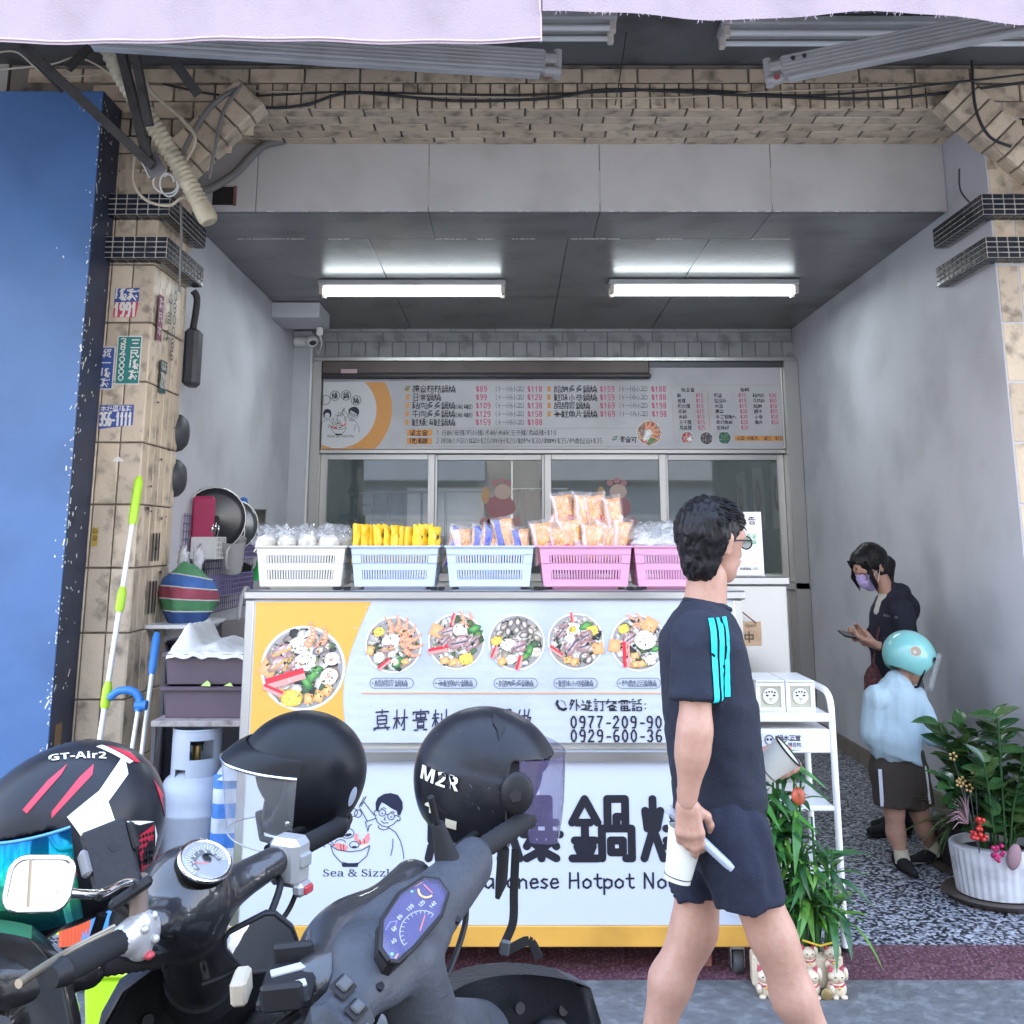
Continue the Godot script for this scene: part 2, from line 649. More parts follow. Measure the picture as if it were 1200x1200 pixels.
func textures() -> void:
	var S := FastNoiseLite.TYPE_SIMPLEX_SMOOTH
	noise("blotch",S,0.006,5,[[0.0,0.72],[0.4,0.93],[1.0,1.0]])
	noise("blotch_soft",S,0.005,4,[[0.0,0.88],[0.5,0.97],[1.0,1.0]])
	noise("grime",S,0.011,6,[[0.0,0.62],[0.28,0.86],[0.46,0.97],[1.0,1.0]])
	noise("bump_fine",S,0.06,3,[],512,true,3.0)
	noise("bump_weave",S,0.25,2,[],512,true,5.0)
	noise("bump_wave",S,0.012,3,[],512,true,6.0)
	noise("street",S,0.010,7,[[0.0,Color(0.66,0.67,0.68)],[0.42,Color(0.78,0.79,0.80)],[0.56,Color(0.86,0.87,0.88)],[0.66,Color(1.0,1.0,1.0)],[1.0,Color(1,1,1)]],1024)
	noise("scuff",S,0.02,7,[[0.0,0.80],[0.35,0.86],[0.60,0.90],[0.68,1.0],[1.0,1.0]],1024)
	noise("pebble",FastNoiseLite.TYPE_CELLULAR,0.06,1,[[0.0,Color(0.12,0.13,0.15)],[0.34,Color(0.22,0.23,0.26)],[0.45,Color(0.62,0.63,0.66)],[0.7,Color(0.95,0.95,0.96)],[1.0,Color(0.5,0.51,0.55)]],1024)
	noise("red_chip",FastNoiseLite.TYPE_CELLULAR,0.08,1,[[0.0,Color(0.45,0.26,0.30)],[0.5,Color(0.62,0.40,0.44)],[0.8,Color(0.85,0.68,0.70)],[1.0,Color(0.35,0.22,0.25)]])
	noise("skin",S,0.03,4,[[0.0,Color(0.96,0.90,0.88)],[0.5,Color(0.985,0.96,0.95)],[1.0,Color(1,1,1)]])
	noise("noodle",FastNoiseLite.TYPE_SIMPLEX_SMOOTH,0.05,2,[[0.0,Color(0.35,0.14,0.04)],[0.35,Color(0.70,0.38,0.14)],[0.55,Color(0.98,0.72,0.38)],[1.0,Color(1.0,0.86,0.58)]])
	noise("leafy",S,0.02,3,[[0.0,Color(0.6,0.7,0.5)],[0.5,Color(0.9,0.95,0.85)],[1.0,Color(1,1,0.9)]])
	# brushed steel: streaks along one direction
	var im := Image.create(256,256,false,Image.FORMAT_RGB8)
	var r2 := RandomNumberGenerator.new()
	r2.seed = 5
	for y in 256:
		var a := r2.randf_range(0.50,0.64)
		for x in 256:
			if r2.randf() < 0.03:
				a = clampf(a + r2.randf_range(-0.08,0.08),0.45,0.68)
			im.set_pixel(x,y,Color(a,a,a))
	tex["brushed"] = ImageTexture.create_from_image(im)

	var steel := m("steel",0.54,0.53,0.51,1.0,1.0)
	steel.roughness_texture = tex["brushed"]
	steel.roughness = 0.62
	steel.uv1_triplanar = true
	steel.uv1_world_triplanar = true
	steel.uv1_scale = V(0.8,6.0,0.8)
	m("chrome",0.82,0.82,0.83,0.07,1.0)
	m("dark_metal",0.10,0.10,0.11,0.45,0.6)
	grain(m("wall_paint",0.56,0.56,0.60,0.6),"blotch_soft",0.45,0.07,"bump_fine")
	grain(m("fascia_paint",0.60,0.57,0.555,0.55),"blotch_soft",0.5,0.06,"bump_fine")
	grain(m("ceiling_paint",0.20,0.20,0.20,0.30),"blotch",0.6,0.10,"bump_fine")
	grain(m("soffit_paint",0.17,0.17,0.17,0.6),"blotch",0.6,0.3,"bump_fine")
	grain(m("mortar",0.25,0.215,0.18,0.95),"grime",1.2)
	grain(m("band_joint",0.50,0.46,0.40,0.9),"grime",1.5)
	grain(m("band_tile",0.020,0.024,0.034,0.22),"blotch",2.0)
	var tones := [[0.66,0.53,0.38],[0.60,0.48,0.35],[0.70,0.57,0.42],[0.56,0.45,0.33]]
	for i in 4:
		grain(m("tile%d" % i,tones[i][0],tones[i][1],tones[i][2],0.42),"grime",0.9 + 0.23 * i,0.3,"bump_fine")
	for i in 3:
		grain(m("grey_tile%d" % i,0.36 + 0.03 * i,0.355 + 0.03 * i,0.36 + 0.03 * i,0.5),"blotch",1.3,0.3,"bump_fine")
	grain(m("street",0.38,0.365,0.34,0.85),"street",0.42,0.5,"bump_fine")  # kept pale so the sunlit part bounces light up under the canopy
	grain(m("apron",0.175,0.18,0.19,0.8),"scuff",0.5,0.6,"bump_fine")  # darker tone of the ground, shade before the stall put into the colour
	grain(m("pebble",0.56,0.57,0.60,0.5),"pebble",1.3,0.5,"bump_fine")
	grain(m("red_kerb",0.30,0.26,0.30,0.7),"red_chip",3.0,0.4,"bump_fine")
	grain(m("blue_board",0.075,0.165,0.36,0.36),"blotch_soft",0.5,0.12,"bump_wave")
	grain(m("navy_edge",0.028,0.038,0.075,0.5),"blotch",2.0)
	m("chip",0.75,0.74,0.70,0.9)
	m("black_plastic",0.016,0.016,0.018,0.45)
	m("black_gloss",0.008,0.008,0.010,0.06)
	m("black_rubber",0.020,0.020,0.022,0.8)
	m("white_plastic",0.78,0.78,0.76,0.4)
	m("white_paint",0.78,0.78,0.77,0.35)

func build_ground() -> void:
	var g := B.new()
	g.box(V(0,-0.1,60),V(400,0.2,400))
	struct("ground",g,m("street"),"worn grey concrete street surface with pale scuffs")
	struct("shade_toned_apron",span(-12,12,-0.05,0.004,-0.9,-4.16),m("apron"),"worn grey concrete in front of the stall, toned darker than the street for the shade there")  # added strip: ground split into a shaded tone here and a paler one beyond
	struct("arcade_floor",span(-1.95,2.55,-0.02,0.045,-4.34,-8.95),m("pebble"),"black and white pebble terrazzo floor of the arcade")
	var k := B.new()
	k.quad(V(-1.9,0.004,-4.12),V(3.4,0.004,-4.12),V(3.4,0.043,-4.34),V(-1.9,0.043,-4.34),Vector3.UP)
	k.quad(V(-1.9,0.004,-4.12),V(3.4,0.004,-4.12),V(3.4,-0.02,-4.12),V(-1.9,-0.02,-4.12),Vector3.BACK)
	struct("kerb",k,m("red_kerb"),"sloping dull red terrazzo kerb along the arcade floor")
	struct("pavement",span(2.55,12.0,-0.02,0.043,-4.34,-9.0),m("pebble"))

func tile_mesh(s: Vector3) -> ArrayMesh:
	var key := "tm%.3f_%.3f_%.3f" % [s.x,s.y,s.z]
	if not tex.has(key):
		tex[key] = bx(Vector3.ZERO,s,0.0035).done()
	return tex[key]

func tile(parent: Node,p: Vector3,s: Vector3,bas := Basis(),tone := "tile",kinds := 4) -> void:
	var o := MeshInstance3D.new()
	o.name = "tile"
	o.mesh = tile_mesh(s)
	o.material_override = mats["%s%d" % [tone,rng.randi() % kinds]]
	var wob := Basis(V(rng.randf() - 0.5,rng.randf() - 0.5,rng.randf() - 0.5).normalized(),rng.randf_range(-0.006,0.006))
	o.transform = Transform3D(bas * wob,p)
	parent.add_child(o,true)

func build_arcade() -> void:
	struct("wall_left",span(-2.1,-1.9,0,3.5,-5.56,-8.95),m("wall_paint"),"grey painted side wall behind the wire kitchen rack")
	var wr := struct("wall_right",span(2.5,2.7,0,3.9,-5.032,-8.95),m("wall_paint"),"grey painted side wall where the customers wait")
	grain(m("skirting",0.20,0.17,0.14,0.6),"blotch",1.0)
	part(wr,"skirting",span(2.485,2.5,0.045,0.16,-5.2,-8.8,0.003),m("skirting"))
	# ceiling boards, each its own panel
	var ce := struct("ceiling",span(-2.1,2.7,3.475,3.9,-5.56,-8.95),m("soffit_paint"),"dark grey painted board ceiling of the arcade")
	var xs := [-1.9,-0.48,0.505,1.495,2.5]
	for i in 4:
		part(ce,"panel",span(xs[i] + 0.002,xs[i + 1] - 0.002,3.455,3.475,-5.56,-6.055,0.003),m("ceiling_paint"))
	var ys := [-1.9,-0.9,0.35,1.24,2.5]
	for i in 4:
		part(ce,"panel",span(ys[i] + 0.002,ys[i + 1] - 0.002,3.457,3.475,-6.062,-7.6,0.003),m("ceiling_paint"))
		part(ce,"panel",span(ys[i] + 0.002,ys[i + 1] - 0.002,3.457,3.475,-7.604,-8.8,0.003),m("ceiling_paint"))
	# flaked paint along the board joint
	var fl := B.new()
	for q in [[-0.48,-0.30],[-0.22,-0.12],[0.0,0.13],[0.37,0.68],[0.9,1.05],[-1.15,-1.02],[1.5,1.72],[-1.72,-1.3]]:
		var x: float = q[0]
		while x < q[1]:
			var w := rng.randf_range(0.01,0.05)
			fl.box(V(x + w / 2,3.4545,-6.058 + rng.randf_range(-0.003,0.003)),V(w,0.003,rng.randf_range(0.005,0.013)))
			x += w + rng.randf_range(0.0,0.012)
	part(ce,"flaked_paint",fl,m("chip"))
	# fascia boards
	var fa := struct("fascia",span(-1.9,2.5,3.47,3.9,-5.53,-5.56),m("soffit_paint"),"upright grey boards above the arcade ceiling edge")
	var fx := [-1.9,-1.47,-0.48,0.505,1.495,2.5]
	for i in 5:
		part(fa,"panel",span(fx[i] + 0.0015,fx[i + 1] - 0.0015,3.452,3.885,-5.513,-5.53,0.003),m("fascia_paint"))
	var fl2 := B.new()
	for i in 60:
		var x := rng.randf_range(-1.4,2.4)
		fl2.box(V(x,3.4525,-5.5125),V(rng.randf_range(0.005,0.04),rng.randf_range(0.003,0.007),0.003))
	for x in [-0.48,0.505,1.495]:
		fl2.box(V(x,3.6,-5.5125),V(0.003,rng.randf_range(0.1,0.25),0.002))
	part(fa,"flaked_paint",fl2,m("chip"))
	# broken hole with bare brick at the left end of the fascia
	part(fa,"hole",span(-1.72,-1.60,3.49,3.60,-5.511,-5.5135),m("hole_dark",0.02,0.018,0.017,0.95))
	grain(m("bare_brick",0.30,0.12,0.09,0.9),"grime",2.0)
	part(fa,"bare_brick",span(-1.60,-1.582,3.485,3.605,-5.506,-5.5135,0.002),m("bare_brick"))
	# tiled beam over the opening
	var bm := struct("beam",span(-2.7,3.4,3.872,4.12,-5.045,-5.53),m("mortar"),"tan tiled beam above the stall opening")
	var x := -2.6
	while x < 3.2:
		tile(bm,V(x + 0.145,4.054,-5.037),V(0.288,0.078,0.016))
		x += 0.298
	x = -1.36
	while x < 2.27:
		tile(bm,V(x + 0.0375,3.938,-5.037),V(0.069,0.136,0.016))
		x += 0.0778
	for side in 2:
		for r in 6:
			var y := 3.955 - r * 0.098
			var xa: float = -1.37 - (r % 2) * 0.11 if side == 0 else 2.28 + (r % 2) * 0.11
			var n := 0
			while n < 5:
				var w := 0.21
				var cx: float = xa - 0.11 - n * 0.22 if side == 0 else xa + 0.11 + n * 0.22
				if side == 0 and cx < -2.2:
					break
				var edge := -1.70 + (y - 3.44) * 0.96 if side == 0 else 2.74 - (y - 3.37)
				if (side == 0 and cx + 0.06 > edge) or (side == 1 and cx - 0.06 < edge):
					n += 1
					continue
				tile(bm,V(cx,y,-5.037),V(w,0.089,0.016))
				n += 1
	for r in 5:
		var z := -5.03 - 0.006 - (r + 0.5) * 0.097
		var xo := -1.95 + (r % 2) * 0.14 + (r / 2) * 0.03
		while xo < 2.5:
			tile(bm,V(xo + 0.142,3.866,z),V(0.278,0.013,0.088))
			xo += 0.289
	# wall courses behind the courses at both ends
	var cw := B.new()
	cw.slab(PackedVector2Array([W(-2.7,3.35),W(-1.80,3.35),W(-1.36,3.872),W(-2.7,3.872)]),0.06,at(V(0,0,-5.045)))
	cw.slab(PackedVector2Array([W(3.4,3.35),W(2.78,3.35),W(2.29,3.872),W(3.4,3.872)]),0.06,at(V(0,0,-5.045)))
	struct("corner_wall",cw,m("mortar"))
	# sloping tiled haunches in both corners
	for side in 2:
		var lo := V(-1.70,3.44,0) if side == 0 else V(2.74,3.37,0)
		var hi := V(-1.30,3.855,0) if side == 0 else V(2.245,3.865,0)
		var d := (hi - lo).normalized()
		var nrm := V(-d.y,d.x,0) if side == 0 else V(d.y,-d.x,0)
		var len := (hi - lo).length()
		var bas := Basis(d,nrm,d.cross(nrm))
		var mid := (lo + hi) / 2 + nrm * 0.10
		var hn := struct("haunch",bx(V(mid.x,mid.y,-5.0),V(len,0.19,0.12),0.0,bas),m("mortar"),"sloping tan tiled corner brace under the beam")
		var kx := int(len / 0.083)
		for i in kx:
			var f := lo + d * ((i + 0.5) * len / kx)
			var q := f + nrm * 0.10
			tile(hn,V(q.x,q.y,-4.937),V(len / kx - 0.010,0.196,0.014),bas)
			tile(hn,V(f.x,f.y,-5.0) + nrm * 0.003,V(len / kx - 0.010,0.012,0.118),bas)
	# dark canopy slab in front of the beam
	struct("canopy_slab",span(-4.5,5.0,4.13,4.3,-3.35,-5.2),m("soffit_paint"),"dark grey underside of the canopy above the stall")

func build_pillars() -> void:
	for side in 2:
		var x_in: float = -1.845 if side == 0 else 2.505
		var sg: float = -1.0 if side == 0 else 1.0
		var pl := struct("pillar",span(x_in + sg * 0.012,x_in + sg * 0.85,0,3.88,-5.045,-5.55),m("mortar"),"tan tiled pillar beside the blue board wall" if side == 0 else "tan tiled pillar at the end of the grey waiting wall")
		for r in 13:
			var y := 2.695 + 0.153 + (r - 9) * 0.306
			var hh := 0.298
			if y - hh / 2 > 3.36:
				continue
			for cidx in (4 if side == 0 else 7):
				tile(pl,V(x_in + sg * (0.056 + cidx * 0.112),y,-5.037),V(0.106,hh,0.016))
			for cidx in (6 if side == 0 else 0):
				tile(pl,V(x_in + sg * 0.005,y,-5.072 - cidx * 0.0865),V(0.014,hh,0.081))
		# two projecting bands of small dark tiles with pale joints
		for bnd in 2:
			var y0: float = 3.245 if bnd == 0 else 3.015
			var core := span(x_in - sg * 0.085,x_in + sg * 0.6,y0,y0 + 0.112,-4.945,-5.555)
			part(pl,"band",core,m("band_joint"))
			var mo := B.new()
			for row in 4:
				var y := y0 + 0.014 + row * 0.028
				for i in 12:
					mo.box(V(x_in - sg * 0.085 + sg * (0.028 + i * 0.0555),y,-4.945),V(0.049,0.0225,0.008),Basis(),0.002)
				for i in 11:
					mo.box(V(x_in - sg * 0.085,y,-4.972 - i * 0.0555),V(0.008,0.0225,0.049),Basis(),0.002)
			for row in 2:
				for i in 12:
					mo.box(V(x_in - sg * 0.085 + sg * (0.028 + i * 0.0555),y0,-4.972 - row * 0.0555),V(0.049,0.008,0.049),Basis(),0.002)
			for i in 9:
				mo.box(V(x_in - sg * 0.057,y0,-5.083 - i * 0.0555),V(0.049,0.008,0.049),Basis(),0.002)
			var mp := part(pl,"mosaic_tiles",mo,m("band_tile"))
			mp.set_meta("kind","stuff")
		if side == 0:
			pillar_prints(pl)
	# the blue board wall of the neighbouring shop, with a chipped navy edge
	var bl := struct("wall_blue",span(-9.0,-2.076,0,3.845,-4.78,-5.02),m("navy_edge"),"blue painted board wall with a chipped navy edge")
	part(bl,"panel",span(-9.0,-2.0775,0.0,3.843,-4.772,-4.782,0.002),m("blue_board"))
	var ch := B.new()
	for i in 300:
		var y := rng.randf_range(0.1,3.8)
		var on_edge := rng.randf() < 0.55
		var w := rng.randf_range(0.003,0.009)
		var h := rng.randf_range(0.003,0.014) * (1.0 if rng.randf() < 0.85 else 3.0)
		if on_edge:
			ch.box(V(-2.0757,y,-4.786 - rng.randf() ** 3 * 0.2),V(0.002,h,w * 0.8),Basis(Vector3.RIGHT,rng.randf_range(-0.5,0.5)))
		else:
			ch.box(V(-2.080 - rng.randf() ** 6 * (0.4 if i % 9 == 0 else 0.05),y,-4.7717),V(w * 0.7,h * 0.8,0.002),Basis(Vector3.BACK,rng.randf_range(-0.5,0.5)))
	part(bl,"chipped_paint",ch,m("chip"))
	part(bl,"patch",span(-2.075,-2.0745,0.66,0.78,-4.83,-4.9),m("brown_tape",0.22,0.13,0.06,0.7))
	# a dark panel edge far left with a small frame
	part(bl,"sign_edge",span(-2.75,-2.60,3.02,3.22,-4.75,-4.772,0.004),m("sign_edge",0.02,0.035,0.09,0.3))
	part(bl,"sign_trim",span(-2.75,-2.605,3.11,3.125,-4.745,-4.75),m("white_paint"))

func build_shop_front() -> void:
	var fr := struct("wall_back",span(-2.1,2.7,3.185,3.47,-8.8,-9.0),m("grey_joint",0.22,0.22,0.225,0.8),"grey painted tile strip over the shop window")
	var x := -1.9
	while x < 2.48:
		tile(fr,V(x + 0.06,3.262,-8.797),V(0.114,0.15,0.012),Basis(),"grey_tile",3)
		x += 0.1195
	x = -1.95
	var k := 0
	while x < 2.5:
		var w := 0.40
		tile(fr,V(minf(x + w / 2,2.29),3.383,-8.797),V(w - 0.006,0.085,0.012),Basis(),"grey_tile",3)
		x += w
		k += 1
	var r2 := -1.75
	while r2 < 2.4:
		tile(fr,V(minf(r2 + 0.2,2.29),3.449,-8.797),V(0.394,0.036,0.012),Basis(),"grey_tile",3)
		r2 += 0.4
	# wall between the corner post and the left side wall, and below the window
	struct("wall_under_window",span(-2.1,2.7,0,1.24,-8.86,-9.0),m("steel"))
	var post := thing("corner_post","tall grey painted square post beside the window","post",V(-1.83,0.045,-8.7))
	part(post,"shaft",bx(V(0,1.68,0),V(0.155,3.36,0.16),0.006),m("wall_paint"))
	part(post,"edge_strip",bx(V(0.082,1.66,0.06),V(0.012,3.32,0.05),0.002),m("white_paint"))
	# stainless window with four sliding sashes
	var wi := thing("shop_window","wide stainless steel framed serving window with sliding panes","window",V(0,0,0))
	var st: Material = m("steel")
	part(wi,"jamb",span(-1.775,-1.665,0.045,3.15,-8.70,-8.86,0.004),st)
	part(wi,"jamb",span(2.375,2.497,0.045,3.15,-8.66,-8.86,0.004),st)
	part(wi,"head",span(-1.775,2.497,3.15,3.186,-8.70,-8.86,0.004),st)
	part(wi,"head",span(1.2,2.375,3.10,3.15,-8.74,-8.86,0.004),m("dark_metal"))
	part(wi,"transom",span(-1.665,2.375,2.345,2.381,-8.76,-8.86,0.004),st)
	part(wi,"sill",span(-1.775,2.497,1.20,1.26,-8.66,-8.9,0.006),st)
	var gl := glass("window_glass",0.45,0.55,0.55,0.10,0.01)
	gl.metallic_specular = 0.9
	var sx := [-1.665,-0.69,0.30,1.32,2.375]
	for i in 4:
		var za: float = -8.80 if i % 2 == 0 else -8.835
		var xa: float = sx[i] + (0.0 if i == 0 else -0.02)
		var xb: float = sx[i + 1] + (0.0 if i == 3 else 0.02)
		var sa := Node3D.new()
		sa.name = "sash"
		wi.add_child(sa,true)
		part(sa,"stile",span(xa,xa + 0.062,1.262,2.343,za,za - 0.03,0.004),st)
		part(sa,"stile",span(xb - 0.062,xb,1.262,2.343,za,za - 0.03,0.004),st)
		part(sa,"rail",span(xa + 0.062,xb - 0.062,2.293,2.343,za,za - 0.03,0.004),st)
		part(sa,"rail",span(xa + 0.062,xb - 0.062,1.262,1.33,za,za - 0.03,0.004),st)
		part(sa,"pane",span(xa + 0.062,xb - 0.062,1.33,2.293,za - 0.012,za - 0.018),gl)
	# two pink festive window stickers, kept generic: a cloud-like blossom over a scalloped cushion
	for q in [[-0.10,1.93,-8.829],[0.90,1.93,-8.795]]:
		var s := B.new()
		s.col = Color(0.36,0.16,0.17)
		s.flat(circle(0.13,20,0,-0.04,0.10),at(V(q[0],q[1],q[2] - 0.012)))
		s.col = Color(0.45,0.24,0.25)
		for a in 5:
			s.flat(circle(0.05,14,-0.13 + a * 0.065,-0.17,0.045),at(V(q[0],q[1],q[2] - 0.0115)))
		s.col = Color(0.50,0.38,0.32)
		s.flat(circle(0.075,18,0.02,0.09,0.065),at(V(q[0],q[1],q[2] - 0.011)))
		s.col = Color(0.5,0.30,0.16)
		s.flat(circle(0.035,12,-0.13,0.06,0.075),at(V(q[0],q[1],q[2] - 0.0105)))
		s.col = Color(0.40,0.20,0.21)
		for a in 3:
			s.flat(circle(0.028,12,-0.05 + a * 0.06,0.165 + (a % 2) * 0.02),at(V(q[0],q[1],q[2] - 0.0100)))
		whole("window_sticker",s,ink(),"pink festive sticker on the glass %s" % ("of the second pane from the corner post" if q[0] < 0.5 else "above the ramen packs"),"sticker")
	# roller shade above the menu
	var sh := thing("roller_shade","brown rolled-up shade box above the menu board","shade",V(0,0,0))
	grain(m("brown_vinyl",0.13,0.095,0.085,0.45),"blotch_soft",1.0)
	part(sh,"box",span(-1.66,1.20,3.03,3.148,-8.66,-8.78,0.012),m("brown_vinyl"))
	part(sh,"bottom_bar",span(-1.655,1.215,3.0,3.03,-8.665,-8.72,0.006),m("dark_bar",0.025,0.022,0.03,0.4))
	var lb := B.new()
	lb.box(V(-1.42,3.052,-8.6592),V(0.14,0.036,0.001))
	part(sh,"maker_label",lb,m("label_pink",0.55,0.40,0.42,0.6))
	# small duct box and security camera in the corner
	whole("duct_box",span(-1.9,-1.52,3.33,3.452,-7.75,-8.2,0.004),m("wall_paint"),"small grey painted box under the ceiling corner","duct")
	var sc := thing("security_camera","small white dome security camera on the corner post","camera",V(-1.80,3.30,-8.60))
	part(sc,"mount",pipe([V(-0.09,0.0,0.02),V(0.03,0,0.02)],0.045,12),m("white_plastic"))
	var cb := B.new()
	cb.ball(V(0.06,0.0,0.03),V(0.06,0.055,0.06),14,10)
	part(sc,"head",cb,m("white_plastic"))
	var cl := B.new()
	cl.ball(V(0.075,-0.018,0.062),V(0.035,0.025,0.03),10,8)
	part(sc,"lens",cl,m("black_gloss"))
	var pw := thing("power_plug","white plug and cable hanging under the duct box","plug",V(-1.58,3.31,-8.1))
	part(pw,"plug",bx(V(0,-0.02,0),V(0.05,0.07,0.04),0.01),m("white_plastic"))
	part(pw,"cable",pipe(bend([V(0,-0.05,0),V(0.0,-0.10,-0.1),V(-0.08,-0.13,-0.4),V(-0.12,-0.08,-0.52)]),0.007,6),m("white_plastic"))
	build_menu()

func build_kitchen() -> void:
	var km := grain(m("kitchen_wall",0.20,0.225,0.225,0.7),"blotch_soft",0.5)
	struct("kitchen_wall",span(-2.1,2.7,0,3.4,-12.4,-12.6),km)
	struct("kitchen_wall",span(-2.2,-2.0,0,3.4,-9.0,-12.4),km)
	struct("kitchen_wall",span(2.5,2.7,0,3.4,-9.0,-12.4),km)
	struct("kitchen_ceiling",span(-2.2,2.7,3.0,3.2,-9.0,-12.6),m("fascia_paint"))
	struct("kitchen_floor",span(-2.2,2.7,-0.02,0.30,-9.01,-12.6),m("soffit_paint"))
	for i in 3:
		var po := thing("poster",["white poster with a dark red oval on the kitchen wall, nearest the window","white poster with a dark red oval, middle one on the kitchen wall","white poster with a dark red oval, deepest in the kitchen"][i],"poster",V(2.49,2.02,-9.5 - i * 0.75),0.0,"kitchen posters")
		part(po,"sheet",bx(V(-0.006,0,0),V(0.012,0.62,0.42),0.002),m("poster_white",0.62,0.60,0.56,0.6))
		var ov := B.new()
		ov.col = Color(0.26,0.06,0.06)
		ov.flat(circle(0.11,20,0,0,0.17),at(V(-0.0135,0.02,0),Vector3.LEFT))
		ov.col = Color(0.5,0.32,0.2)
		ov.flat(circle(0.05,14,0,0,0.09),at(V(-0.0145,0.02,0),Vector3.LEFT))
		part(po,"print",ov,ink())
	batten("kitchen_lamp","lit ceiling lamp inside the kitchen behind the window",-0.6,0.7,2.93,-10.9,true,0.12)
	var cu := thing("door_curtain","purple cloth curtain hanging inside the kitchen","curtain",V(0.05,0.9,-11.0))
	var rows := []
	for i in 2:
		var row := []
		for j in 25:
			row.append(V(j * 0.02,i * 1.25,0.025 * sin(j * 1.3)))
		rows.append(row)
	var cbx := B.new()
	cbx.grid(rows)
	part(cu,"cloth",cbx,m("purple_cloth",0.16,0.03,0.13,0.9))
	part(cu,"rod",pipe([V(-0.05,1.25,0),V(0.55,1.25,0)],0.012),m("steel"))
	var rk := thing("utensil_rail","steel rail with long dark ladles in the kitchen corner","rail",V(-1.3,2.1,-10.6))
	part(rk,"rail",pipe([V(-0.4,0,0),V(0.5,0,0)],0.012),m("steel"))
	for i in 5:
		var lx := -0.32 + i * 0.17
		var la := B.new()
		la.tube([V(lx,0,0),V(lx,-0.42,0)],0.014,6)
		la.ball(V(lx,-0.46,0.01),V(0.05,0.05,0.03),10,6)
		part(rk,"ladle",la,m("dark_metal"))
	var fd := thing("refrigerator","grey steel kitchen refrigerator behind the window","refrigerator",V(-0.75,0.30,-11.9))
	part(fd,"body",bx(V(0,0.95,0),V(0.9,1.9,0.7),0.01),m("steel"))
	part(fd,"door",bx(V(-0.225,1.0,0.36),V(0.44,1.7,0.03),0.01),m("steel"))
	part(fd,"door",bx(V(0.225,1.0,0.36),V(0.44,1.7,0.03),0.01),m("steel"))
	for s in [-1,1]:
		part(fd,"handle",pipe([V(s * 0.04,0.8,0.40),V(s * 0.04,1.2,0.40)],0.012),m("chrome"))

func build_street() -> void:
	# upper floors of the shop building, and the sunlit houses across the street that the panes and mirrors show
	grain(m("upper_render",0.55,0.52,0.47,0.8),"grime",0.3)
	struct("upper_floors",span(-14,14,4.3,8.8,-5.2,-15),m("upper_render"))
	struct("neighbour_wall",span(2.72,14,0,4.3,-5.6,-15),m("upper_render"))
	struct("neighbour_wall",span(-14,-2.72,0,4.3,-5.05,-15),m("upper_render"))
	struct("shop_rear_wall",span(-2.72,2.72,0,4.3,-12.7,-12.9),m("upper_render"))
	struct("shop_deck",span(-2.72,2.72,3.92,4.28,-5.56,-12.7),m("upper_render"))
	grain(m("warm_bounce_render",0.78,0.71,0.61,0.8),"blotch",0.3)  # unseen house fronts toned warm cream to bounce warm light into the arcade
	m("shutter",0.62,0.66,0.70,0.5)
	m("far_glass",0.05,0.07,0.09,0.05)
	var heights := [9.0,11.5,8.0,10.5]
	var labels := ["warm cream rendered house across the street with a pale shutter","tall cream house across the street with green awning","low cream house across the street with sign board","cream corner house across the street with wide shutter"]
	for i in 4:
		var x0 := -14.0 + i * 7.0
		var hs := thing("house",labels[i],"house",V(x0 + 3.5,0,9.0),0.0)
		part(hs,"wall",bx(V(0,heights[i] / 2,3),V(6.95,heights[i],6),0.02),m("warm_bounce_render"))
		for f in 2:
			for q in 2:
				var w := part(hs,"window",bx(V(-1.7 + q * 3.4,4.9 + f * 2.9,-0.02),V(1.8,1.5,0.08),0.01),m("white_paint"))
				part(w,"pane",bx(V(-1.7 + q * 3.4,4.9 + f * 2.9,-0.055),V(1.6,1.3,0.02)),m("far_glass"))
		var sh := part(hs,"shutter",bx(V(0,1.5,-0.03),V(5.2,3.0,0.06)),m("shutter"))
		for s in 14:
			part(sh,"slat",bx(V(0,0.12 + s * 0.21,-0.065),V(5.1,0.17,0.02),0.006),m("shutter"))
		var sb := [[0.55,0.62,0.70],[0.60,0.66,0.74],[0.66,0.66,0.68],[0.10,0.28,0.24]]
		part(hs,"sign_board",bx(V(0,3.5,-0.3),V(5.6,0.75,0.5),0.02),m("board%d" % i,sb[i][0],sb[i][1],sb[i][2],0.4))

